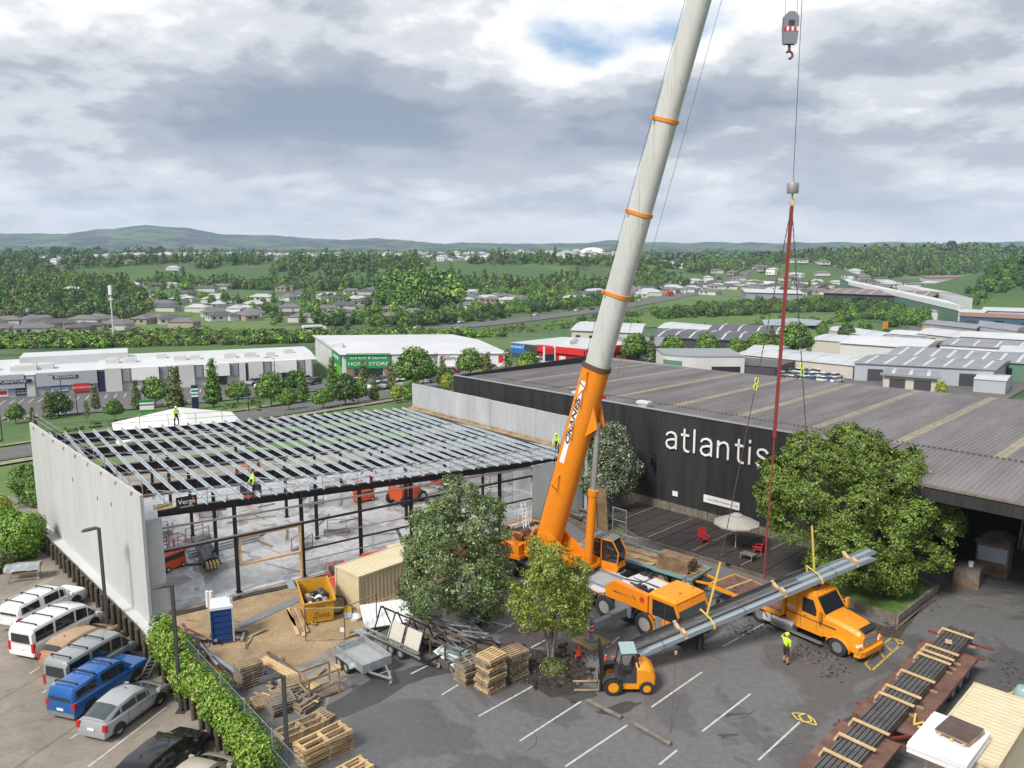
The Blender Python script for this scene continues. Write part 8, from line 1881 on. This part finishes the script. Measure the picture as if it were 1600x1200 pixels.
# temporary barrier and notice near the skip
t=thing('site_barrier','temporary rail barrier with notices in front of the yellow skip','barrier'); pts=[at(478,1002),at(539,1000),at(589,978)]
m=MB()
for p in pts:m.tube((p.x,p.y,0),(p.x,p.y,2.0),.03,6)
m.build('post',K['stiff_brown'],t); m=MB()
for z in(.05,1.95):
 for a,b in zip(pts[:-1],pts[1:]):m.bar((a.x,a.y,z),(b.x,b.y,z),.06,.05)
m.build('rail',K['pallet_wood'],t); p=pts[1].lerp(pts[2],.12); sb=MB().box(p.x,p.y,1.55,.5,.03,.75,R(25)).build('notice_board',K['charcoal'],t); MB().box(p.x,p.y-.03,1.75,.44,.02,.3,R(25)).build('notice_header',K['yellow'],sb); MB().box(p.x,p.y-.03,1.4,.42,.02,.36,R(25)).build('notice_text',K['white'],sb)
MB().box(pts[1].x-.12,pts[1].y,.62,.28,.02,.26).build('notice',K['white'],t)
p=at(528,960); m=MB()
for q in range(16):a=q*math.pi/8; m.tube((.5*math.cos(a),0,.62+.55*math.sin(a)),(.5*math.cos(a+.4),0,.62+.55*math.sin(a+.4)),.07,6)
tag(m.build('old_tyre',K['rubber'],None,50,p,.4),'old black tyre leaning on the yellow skip','tyre')
p=at(556,968); tag(MB().lathe([(.02,0),(.3,.02),(.35,.2),(.2,.34),(.03,.36)],10).build('white_sack',K['white_sheet'],None,60,p),'white sack on the sand beside the container','sack')
# ------------------------------------------------------------------ lifts
def boom_lift():
 t=thing('boom_lift','orange boom lift with cream arm and red jib behind the container','boom lift',(-4.2,55.2,0),R(215)); o,c_=K['lift_orange'],K['container_cream']
 MB().bb(-1.5,1.5,-.9,.9,.45,.9).build('chassis',o,t); MB().loft([[(-1.6,-.85,.9),(.6,-.85,.9),(.6,.85,.9),(-1.6,.85,.9)],[(-1.5,-.8,1.7),(.5,-.8,1.5),(.5,.8,1.5),(-1.5,.8,1.7)]]).build('turntable',o,t)
 wm=wheel_mesh(.45,.32,K['light_plate'],16)
 for x in(-1.1,1.1):
  for s_ in(-1,1):wheel(t,wm,x,s_*.95,.45,s_>0)
 MB().bar((-1.2,0,1.9),(5.0,.0,1.75),.5,.55).build('main_boom',c_,t); MB().bar((5.0,0,1.7),(6.9,.0,1.75),.28,.3).build('jib',K['lift_red'],t); MB().bar((6.9,0,1.75),(7.9,.0,.8),.2,.22).build('jib_link',K['lift_red'],t)
 m=MB()
 for z in(.35,.9,1.45):
  for a,b in(((7.9,-.9),(9.1,-.9)),((9.1,-.9),(9.1,.9)),((9.1,.9),(7.9,.9)),((7.9,.9),(7.9,-.9))):m.tube((*a,z),(*b,z),.03,6)
 for x in(7.9,8.5,9.1):
  for y in(-.9,.9):m.tube((x,y,.35),(x,y,1.45),.03,6)
 m.bb(7.9,9.1,-.9,.9,.3,.35); m.build('basket',K['lift_red'],t); MB().bb(8.9,9.15,-.3,.3,1.2,1.5).build('control_box',K['charcoal'],t)
boom_lift()
def scissor(label,pos,rz,h=1.1):
 t=thing('scissor_lift',label,'scissor lift',pos,rz); o=K['lift_orange']
 MB().bb(-.85,.85,-.38,.38,.18,.75).build('base',o,t); MB().bb(-.8,.8,-.36,.36,.76,h).build('scissor_pack',K['charcoal'],t); MB().bb(-.9,.9,-.4,.4,h,h+.1).build('platform',o,t); MB().bb(-.92,-.8,-.35,.35,h+.1,h+.85).build('end_panel',o,t)
 m=MB()
 for z in(h+.6,h+1.1):
  for y in(-.38,.38):m.tube((-.88,y,z),(.88,y,z),.025,6)
  for x in(-.88,.88):m.tube((x,-.38,z),(x,.38,z),.025,6)
 for x in(-.88,0,.88):
  for y in(-.38,.38):m.tube((x,y,h),(x,y,h+1.1),.025,6)
 m.build('guard_rail',K['lift_red'],t)
 wm=wheel_mesh(.19,.13,K['light_plate'],12)
 for x in(-.6,.6):
  for s_ in(-1,1):wheel(t,wm,x,s_*.36,.19,s_>0)
scissor('orange scissor lift inside the building by the pale wall',bl(2.3,6.6),R(60)); scissor('red scissor lift standing deep inside under the purlins',bl(11.5,18.0),R(20),2.2); scissor('orange scissor lift deep inside near the far columns',bl(19.5,12.5),R(40),.9)
def lift2():
 t=thing('boom_lift','orange wheeled lift parked inside by the right concrete wall','boom lift',bl(22.4,10.2),R(50)); MB().loft([[(-1.3,-.9,.5),(1.3,-.9,.5),(1.3,.9,.5),(-1.3,.9,.5)],[(-1.3,-.85,1.5),(.8,-.85,1.4),(.8,.85,1.4),(-1.3,.85,1.5)]]).build('chassis',K['lift_orange'],t); wm=wheel_mesh(.48,.32,K['light_plate'],14)
 for x in(-1.0,1.0):
  for s_ in(-1,1):wheel(t,wm,x,s_*.9,.48,s_>0)
 MB().bar((-1,0,1.8),(3.5,0,1.9),.45,.45).build('boom',K['container_cream'],t); MB().box(4.0,0,1.2,.9,1.4,1.0).build('basket',K['lift_red'],t)
lift2()
# materials on the slab
t=thing('covered_timber','timber bundle wrapped in black polythene on trestles inside the building','timber bundle',bl(4.6,6.4),R(118)); m=MB(); rg=[]
rn=random.Random(3)
for k in range(9):x=-2.1+k*.5; rg.append([(x,-.5-rn.uniform(0,.12),.45),(x,-.42,.95+rn.uniform(-.03,.06)),(x,0,1.05+rn.uniform(-.04,.07)),(x,.42,.95+rn.uniform(-.03,.06)),(x,.5+rn.uniform(0,.12),.45)])
m.loft(rg); m.build('polythene_wrap',K['plastic_sheet'],t,60)
for k in range(4):MB().bar((-2.9,-.33+k*.22,.72),(-1.9,-.33+k*.22,.72),.12,.3).build('timber_end',K['new_timber'],t)
for x in(-1.6,1.6):
 for y in(-.4,.4):MB().bar((x,y,0),(x,y*.8,.55),.08).build('trestle_leg',K['pallet_wood'],t)
for k in range(46):
 x,y=rn.uniform(1,27),rn.uniform(1.0,22); a=rn.random()*3.1; l=rn.uniform(.8,3.2); p=bl(x,y,.2+.02*(k%3)); o=MB().box(0,0,0,l,rn.choice((.06,.12,.2)),.06).build('site_offcut',K[rn.choice(('pallet_wood','stiff_brown','galv','new_timber','tube_grey'))],None,None,p,a); tag(o,'offcut or tube lying on the wet concrete slab','offcut','offcuts on the slab')
for q,(x,y,rz)in enumerate(((2.0,9.2,.3),(5.2,11.0,.9),(14.2,6.2,.2),(10.8,4.6,1.2),(19,17,.4),(7.5,16,.2),(3.0,13.5,.5),(15.5,13.8,.9))):
 t=thing('tube_stillage','stillage of rusty scaffold tubes and frames on the slab','stillage',bl(x,y),rz,'stillages on the slab'); m=MB()
 for dx in(-.7,.7):
  for dy in(-.4,.4):m.tube((dx,dy,0),(dx,dy,1.1),.03,6)
 for z in(.15,1.05):
  for dy in(-.4,.4):m.tube((-.7,dy,z),(.7,dy,z),.025,6)
 m.build('frame',K['rust_red' if q%2 else 'tube_grey'],t); m=MB()
 for k in range(9):m.tube((-1.0,-.32+k*.08,.22+.05*(k%3)),(1.0,-.32+k*.08,.22+.05*(k%3)),.025,6)
 m.build('tubes',K['tube_grey' if q%2 else 'stiff_brown'],t)
for q in range(5):o=MB().bb(-2.6,2.6,-.12,.12,0,.1).build('steel_channel',K['galv'],None,None,bl(6.3+q*.1,8.2+q*.28,.2+.1*(q%2)),BF[1]+.1); tag(o,'galvanised channel lying on the slab behind the covered timber','steel channel','channels on the slab')
a=bl(27.0,-.4,0); t=thing('step_ladder','white step ladder standing by the front concrete panel','ladder',a,R(36)); m=MB()
for s_ in(-1,1):m.bar((s_*.28,-.45,0),(s_*.18,0,2.0),.05); m.bar((s_*.28,.45,0),(s_*.18,0,2.0),.04)
m.build('rail',K['white'],t)
for k in range(6):MB().bar((-.26+k*.015,-.4+k*.07,.3+k*.3),(.26-k*.015,-.4+k*.07,.3+k*.3),.08,.03).build('step',K['white'],t)
p=at(233,1030,-.2); t=thing('ladder','aluminium ladder leaning on the retaining wall beside the blue ute','ladder'); a,b=at(223,1062,CP),Vector((at(243,1024,.2).x,at(243,1024,.2).y,.25)); d=Vector((.18,.12,0)); m=MB(); m.bar(a-d,b-d,.05,.08); m.bar(a+d,b+d,.05,.08); m.build('rail',K['alu'],t)
for k in range(6):q=a.lerp(b,(k+.7)/6.5); MB().bar(q-d,q+d,.04,.03).build('rung',K['alu'],t)
t=thing('stock_trolley','metal trolley covered with crinkled sheeting near the lawn','trolley',at(38,905,CP),R(20)); m=MB()
for x in(-.95,.95):
 for y in(-.45,.45):m.bar((x,y,.15),(x,y,1.0),.05); m.tube((x,y-.03,.1),(x,y+.03,.1),.1,10)
for z in(.2,.95):
 for y in(-.45,.45):m.bar((-1,y,z),(1,y,z),.05)
m.build('frame',K['galv'],t); m=MB(); rg=[]
for k in range(8):x=-1.1+k*.315; rg.append([(x,-.58,.8+rn.uniform(-.05,.05)),(x,-.5,1.06+rn.uniform(0,.06)),(x,0,1.12+rn.uniform(0,.1)),(x,.5,1.06+rn.uniform(0,.06)),(x,.58,.8+rn.uniform(-.05,.05))])
m.loft(rg); m.build('sheeting',K['galv'],t); MB().bb(-.7,.8,-.3,.3,.5,.62).build('timber_shelf',K['new_timber'],t)
# ------------------------------------------------------------------ boardwalk furniture and shed contents
def parasol():
 t=thing('parasol','large grey parasol open above the boardwalk table','parasol',S(-4.0,13.2,.2)); MB().tube((0,0,0),(0,0,2.5),.04,10).build('pole',K['tilt_pale'],t); MB().lathe([(.32,0),(.3,.08),(.08,.1)],14).build('base',K['charcoal'],t); n=10
 for k in range(n):
  a,b=2*math.pi*k/n,2*math.pi*(k+1)/n; r=1.65
  MB().add([(r*math.cos(a),r*math.sin(a),2.0),(r*math.cos(b),r*math.sin(b),2.0),(.3*math.cos(b),.3*math.sin(b),2.58),(.3*math.cos(a),.3*math.sin(a),2.58),(r*.995*math.cos(a),r*.995*math.sin(a),1.88),(r*.995*math.cos(b),r*.995*math.sin(b),1.88),(r*.62*math.cos((a+b)/2),r*.62*math.sin((a+b)/2),2.26)],[(0,1,6),(1,2,6),(2,3,6),(3,0,6),(0,4,5,1)]).build('canopy_gore',K['umbrella'],t); MB().tube((r*math.cos(a),r*math.sin(a),1.99),(.05*math.cos(a),.05*math.sin(a),2.56),.012,5).build('rib',K['charcoal'],t)
 MB().lathe([(.46,2.56),(.25,2.68),(.03,2.74)],10).build('vent_cap',K['umbrella'],t); MB().tube((0,0,2.7),(0,0,2.82),.03,8).build('finial',K['black'],t)
parasol()
def chair(label,pos,rz):
 t=thing('armchair',label,'chair',pos,rz); r=K['chair_red']; MB().box(0,0,.36,.6,.55,.08,0,-.1).build('seat',r,t)
 for k in range(5):MB().box(-.33,-.24+k*.12,.72,.05,.11,.8-.06*abs(k-2),0,-.3).build('back_slat',r,t)
 for s_ in(-1,1):MB().box(.02,s_*.34,.56,.7,.13,.04).build('armrest',r,t); MB().box(.26,s_*.3,.28,.07,.06,.55).build('leg',r,t); MB().box(-.28,s_*.3,.28,.07,.06,.55).build('leg',r,t)
chair('bright red slatted armchair left of the parasol',S(-4.6,10.9,.2),R(-80)); chair('dark red armchair under the parasol edge',S(-3.6,14.8,.2),R(150))
t=thing('low_table','weathered low timber table on the boardwalk','table',S(-5.2,14.9,.2),R(-45));
for k in range(5):MB().bb(-.5,.5,-.35+k*.14,-.35+k*.14+.13,.4,.45).build('plank',K['grey_timber'],t)
for x in(-.42,.42):
 for y in(-.28,.28):MB().bb(x-.04,x+.04,y-.04,y+.04,0,.4).build('leg',K['grey_timber'],t)
def stone_bin(label,pos,rz,w,d,h,lid=True):
 t=thing('timber_kiln' if lid else 'timber_bin',label,'hut' if lid else 'bin',pos,rz); MB().bb(-w,w,-d,d,0,h).build('body',K['grey_timber'],t)
 if lid:MB().bb(-w*.9,w*.9,-d-.02,-d,h*.45,h*.9).build('front_sheet',K['clad_grey'],t); MB().loft([[(-w-.1,-d-.1,h),(w+.1,-d-.1,h),(w+.1,d+.1,h),(-w-.1,d+.1,h)],[(-w-.1,-d-.1,h+.2),(w+.1,-d-.1,h+.2),(w+.1,d+.1,h+.2),(-w-.1,d+.1,h+.2)],[(-w*.3,-d*.2,h+.75),(w*.4,-d*.2,h+.75),(w*.4,d*.5,h+.75),(-w*.3,d*.5,h+.75)]]).build('roof',K['dark_timber'],t)
 else:MB().lathe([(.14,h),(.17,h+.35),(.15,h+.35)],12,(.1,-.1,0)).build('bucket',K['white'],t)
 for k in range(6):MB().bb(-w-.02,-w,-d+2*d*k/6+.02,-d+2*d*(k+1)/6-.02,.05,h-.05).build('board',K['grey_timber'],t); MB().bb(-w+2*w*k/6+.02,-w+2*w*(k+1)/6-.02,-d-.025,-d-.01,.05,h*.42).build('board',K['sleeper_wood'],t)
p=at(1545,900); stone_bin('weathered timber hut with domed lid at the mouth of the dark shed',(p.x+.6,p.y+.6,.05),R(-40),.95,.85,2.2); p=at(1512,912); stone_bin('low timber bin with white bucket on top beside the hut',(p.x,p.y,0),R(-40),.75,.7,1.25,False)
p=at(1597,862); t=thing('leaning_timber','tall pale timber lengths leaning inside the dark shed','timber',(p.x,p.y+.5,.05),R(-45)); [MB().bar((.25*k,0,0),(.25*k+.1,.5,3.2-.2*(k%2)),.16,.05).build('board',K['pallet_wood'],t)for k in range(6)]
for k in range(16):
 a=S(-5.2-(k%5)*.45,-1.5+rn.uniform(-.5,3.5),.1+.09*(k//5)); d=BV*rn.uniform(1.2,2.2)+AV*rn.uniform(-.2,.2)
 tag(MB().bar(a-d,a+d,.22,.08).build('timber_plank',K[('dark_timber','grey_timber','deck_wood')[k%3]]),'dark plank in the low pile beside the boardwalk steps','plank','planks beside the boardwalk')
# gates and panels behind the crane
p=at(940,830); t=thing('rusty_sheets','tall rusty panels leaning beside the wire gate behind the crane cab','panel',p,R(-45)); MB().box(-.9,0,1.5,.75,.08,3.0,0,0,.12).build('panel',K['sleeper_wood'],t); MB().box(.05,0,1.75,.95,.08,3.5,0,0,.1).build('panel',K['sleeper_wood'],t)
p=at(957,832); t=thing('wire_gate','galvanised wire gate between the leaning panels and the grass patch','gate',p,R(-45)); m=MB()
for x in(0,1.3):m.tube((x,0,0),(x,0,2.1),.035,8)
for z in(.1,1.1,2.05):m.tube((0,0,z),(1.3,0,z),.025,6)
m.build('frame',K['galv'],t); m=MB(); [m.tube((.0,0,.1+k*.2),(1.3,0,.1+k*.2),.005,3)for k in range(10)]; [m.tube((k*.13,0,.1),(k*.13,0,2.05),.005,3)for k in range(10)]; m.build('wire',K['galv'],t)
p=at(822,850); tag(MB().tube((0,0,0),(0,0,2.3),.07,10).build('vent_pipe',K['white_sheet'],None,None,p),'white vent pipe standing before the front concrete panel','pipe')
# ------------------------------------------------------------------ people
def person(label,loc,rz,joints,cloth,hat=None,scale=1.0,hair='hair_dark'):
 """one skinned body from a joint skeleton; colours by body region"""
 t=thing('person',label,'person',loc,rz); t.scale=(scale,)*3; J=joints
 names=['pelvis','waist','chest','neck','head','crown','lsh','lel','lwr','lhand','rsh','rel','rwr','rhand','lhip','lkn','lan','ltoe','rhip','rkn','ran','rtoe']
 rad={'pelvis':.15,'waist':.135,'chest':.155,'neck':.058,'head':.088,'crown':.07,'sh':.068,'el':.048,'wr':.034,'hand':.036,'hip':.09,'kn':.062,'an':.045,'toe':.042}
 ed=[('pelvis','waist'),('waist','chest'),('chest','neck'),('neck','head'),('head','crown'),('chest','lsh'),('lsh','lel'),('lel','lwr'),('lwr','lhand'),('chest','rsh'),('rsh','rel'),('rel','rwr'),('rwr','rhand'),('pelvis','lhip'),('lhip','lkn'),('lkn','lan'),('lan','ltoe'),('pelvis','rhip'),('rhip','rkn'),('rkn','ran'),('ran','rtoe')]
 me=bpy.data.meshes.new('body'); me.from_pydata([J[n]for n in names],[(names.index(a),names.index(b))for a,b in ed],[]); o=bpy.data.objects.new('body',me); col.objects.link(o)
 md=o.modifiers.new('skin','SKIN'); md.use_smooth_shade=True; sv=me.skin_vertices[0].data
 for i,n in enumerate(names):
  r=rad.get(n,rad.get(n[1:],.05)); sv[i].radius=(r,r*(.72 if n in('chest','waist')else 1)); sv[i].use_root=(n=='pelvis')
 sb=o.modifiers.new('sub','SUBSURF'); sb.levels=sb.render_levels=2
 bpy.context.view_layer.update(); dg=bpy.context.evaluated_depsgraph_get(); nm=bpy.data.meshes.new_from_object(o.evaluated_get(dg)); bpy.data.objects.remove(o)
 nm.materials.clear(); mats=[K[cloth['top']],K[cloth['bottom']],K['skin'],K['boot']]
 for m in mats:nm.materials.append(m)
 reg={('pelvis','waist'):1,('waist','chest'):0,('chest','neck'):0,('neck','head'):2,('head','crown'):2}
 segs=[]
 for a,b in ed:
  k=reg.get((a,b))
  if k is None:
   s_=a[1:]+b[1:]
   if 'sh' in b[1:]or a[1:]=='sh':k=0
   elif a[1:]=='el':k=0 if cloth.get('long')else 2
   elif a[1:]=='wr':k=2
   elif b[1:]=='hip' or a[1:]=='hip':k=1
   elif a[1:]=='kn':k=1 if cloth.get('trousers')else 2
   else:k=3
  segs.append((Vector(J[a]),Vector(J[b]),k,b[1:]=='an'))
 for p in nm.polygons:
  c=p.center; best=None
  for a,b,k,isan in segs:
   d=b-a; f=max(0,min(1,(c-a).dot(d)/max(d.length_squared,1e-6))); q=(a+d*f-c).length
   if best is None or q<best[0]:best=(q,k,f,isan)
  k=best[1]
  if best[3]and best[2]>.82:k=3
  p.material_index=k; p.use_smooth=True
 body=meshobj('body',nm,t)
 h=Vector(J['head']); cr=Vector(J['crown']); up=(cr-h).normalized(); nk=Vector(J['neck']); c=h.lerp(cr,.45)
 fw=Vector(J.get('face',(1,0,0)))
    # face: eyes, nose, mouth, ears
 sd=up.cross(fw).normalized()
 m=MB()
 for s_ in(-1,1):e=c+fw*.088+sd*.032*s_+up*.005; m.lathe([(.003,-.008),(.011,0),(.003,.008)],8,e)
 m.build('eyes',K['boot'],body); m=MB(); n_=c+fw*.1-up*.02; m.tube(n_+up*.03-fw*.015,n_+fw*.008,.009,6,.014);
 for s_ in(-1,1):e=c+sd*.092*s_-up*.01; m.lathe([(.004,-.025),(.016,0),(.004,.03)],8,e)
 m.build('nose_and_ears',K['skin'],body); mo=c+fw*.09-up*.055; MB().bar(mo-sd*.022,mo+sd*.022,.012,.008).build('mouth',K['lift_red'],body)
    # hands with five fingers
 for s_ in('l','r'):
  w,hn=Vector(J[s_+'wr']),Vector(J[s_+'hand']); d=(hn-w).normalized(); side=d.cross(Vector((0,0,1))if abs(d.z)<.9 else fw).normalized(); m=MB(); nn=side.cross(d)
  for k,(of,ln)in enumerate(((-.03,.07),(-.01,.085),(.01,.08),(.03,.062))):a=hn+side*of; b=a+d*ln*.55+nn*.008; m.tube(a,b,.0095,6,.0085); m.tube(b,b+d*ln*.45+nn*.03,.0085,6,.006)
  a=hn-side*.03-d*.04; m.tube(a,a-side*.03+d*.035,.011,6,.009); m.tube(a-side*.03+d*.035,a-side*.035+d*.065+nn*.015,.009,6,.006); m.build('fingers',K['skin'],body)
 if hat:
  m=MB(); hc=h.lerp(cr,.62); rings=[]
  for r,z in((.118,.0),(.116,.045),(.1,.085),(.06,.115),(.01,.125)):rings.append([hc+sd*(r*math.cos(a)*.92)+fw*(r*math.sin(a)*1.08)+up*z for a in[k*math.pi/7 for k in range(14)]])
  m.loft(rings); m.loft([[hc+sd*x+fw*y+up*z for x,y,z in((-.09,.08,.0),(.09,.08,.0),(.09,.08,.02),(-.09,.08,.02))],[hc+sd*x+fw*y+up*z for x,y,z in((-.06,.17,-.01),(.06,.17,-.01),(.06,.17,.002),(-.06,.17,.002))]]); m.build('hard_hat',K[hat],t,50)
 else:
  m=MB(); hc=h.lerp(cr,.45); rings=[]
  for r,z in((.1,.01),(.108,.05),(.09,.095),(.03,.12)):rings.append([hc-fw*.015+sd*(r*math.cos(a)*.92)+fw*(r*math.sin(a))+up*z for a in[k*math.pi/7 for k in range(14)]])
  m.loft(rings); m.build('hair',K[hair],t,50)
 if cloth.get('band'):
  m=MB(); a,b=Vector(J['waist']),Vector(J['chest']);
  for f in(.35,):c_=a.lerp(b,f); m.lathe([(.168,-.02),(.172,0),(.168,.02)],16,c_)
  m.build('reflective_band',K['white'],t)
 return t
def stand(lean=0.0,larm='down',rarm='down',step=.1,face=(1,0,0)):
 x=lean; J=dict(pelvis=(0,0,.95),waist=(x*.3,0,1.12),chest=(x*.7,0,1.36),neck=(x,0,1.52),head=(x+.02,0,1.62),crown=(x+.03,0,1.74),lhip=(0,.1,.88),lkn=(step*.6+.03,.12,.48),lan=(step*.5,.13,.08),ltoe=(step*.5+.17,.15,.04),rhip=(0,-.1,.88),rkn=(-step*.3+.03,-.12,.48),ran=(-step*.8,-.13,.08),rtoe=(-step*.8+.17,-.15,.04),face=face)
 for s_,sg,mode in(('l',1,larm),('r',-1,rarm)):
  sh=(x*.8,.19*sg,1.42); J[s_+'sh']=sh
  if mode=='down':a=[(x*.7-.02,.25*sg,1.14),(x*.7+.05,.27*sg,.90),(x*.7+.08,.27*sg,.81)]
  elif mode=='fwd':a=[(x+.12,.24*sg,1.16),(x+.36,.18*sg,1.08),(x+.45,.15*sg,1.08)]
  elif mode=='brow':a=[(x+.12,.40*sg,1.44),(x+.14,.24*sg,1.64),(x+.11,.15*sg,1.69)]
  else:a=[(x+.15,.24*sg,1.12),(x+.32,.2*sg,.85),(x+.36,.19*sg,.76)]
  J[s_+'el'],J[s_+'wr'],J[s_+'hand']=a
 return J
HV=dict(top='hi_vis',bottom='brown_cloth',trousers=False,band=False); HV2=dict(top='hi_vis',bottom='navy_cloth',trousers=True,long=True,band=True)
p=at(1227,1038); person('man in yellow high visibility shirt and shorts shading his eyes by the orange truck',p,R(35),stand(0,'brow','down',.06),HV,'hi_vis_hat')
p=at(1093,1014); person('person in dark clothing half hidden behind the lifted purlin bundle',p,R(-60),stand(.12,'fwd','fwd',.15),dict(top='navy_cloth',bottom='brown_cloth',trousers=True,long=True),'hi_vis_hat')
rzf=lambda x:6.5-1.72*x/33.0
p=bl(6.3,.75,0); p.z=6.05; person('worker in yellow vest near the front edge of the purlin roof',p,R(200),stand(.04,'down','work',.1),HV2,None)
p=bl(7.55,24.9,0); p.z=rzf(7.55)+.03; person('worker in white hard hat walking on the far rafter',p,R(-50),stand(.05,'down','work',.3),HV2,'white_hat')
p=bl(31.7,1.2,0); p.z=4.9; person('worker in yellow vest and helmet beside the right concrete wall',p,R(250),stand(.28,'work','work',.12),HV2,'hi_vis_hat')
# ------------------------------------------------------------------ air
hzm=bpy.data.materials.new('haze_air'); hzm.use_nodes=True; nt=hzm.node_tree; nt.nodes.remove(nt.nodes['Principled BSDF']); pv_=nt.nodes.new('ShaderNodeVolumePrincipled'); pv_.inputs['Color'].default_value=(.58,.74,1.0,1); pv_.inputs['Density'].default_value=1.05e-4; pv_.inputs['Anisotropy'].default_value=.1
nt.links.new(pv_.outputs[0],nt.nodes['Material Output'].inputs['Volume'])
tag(MB().bb(-8600,8600,-8600,8600,-80,420).build('haze',hzm),'pale blue air over the whole valley','haze',kind='stuff')
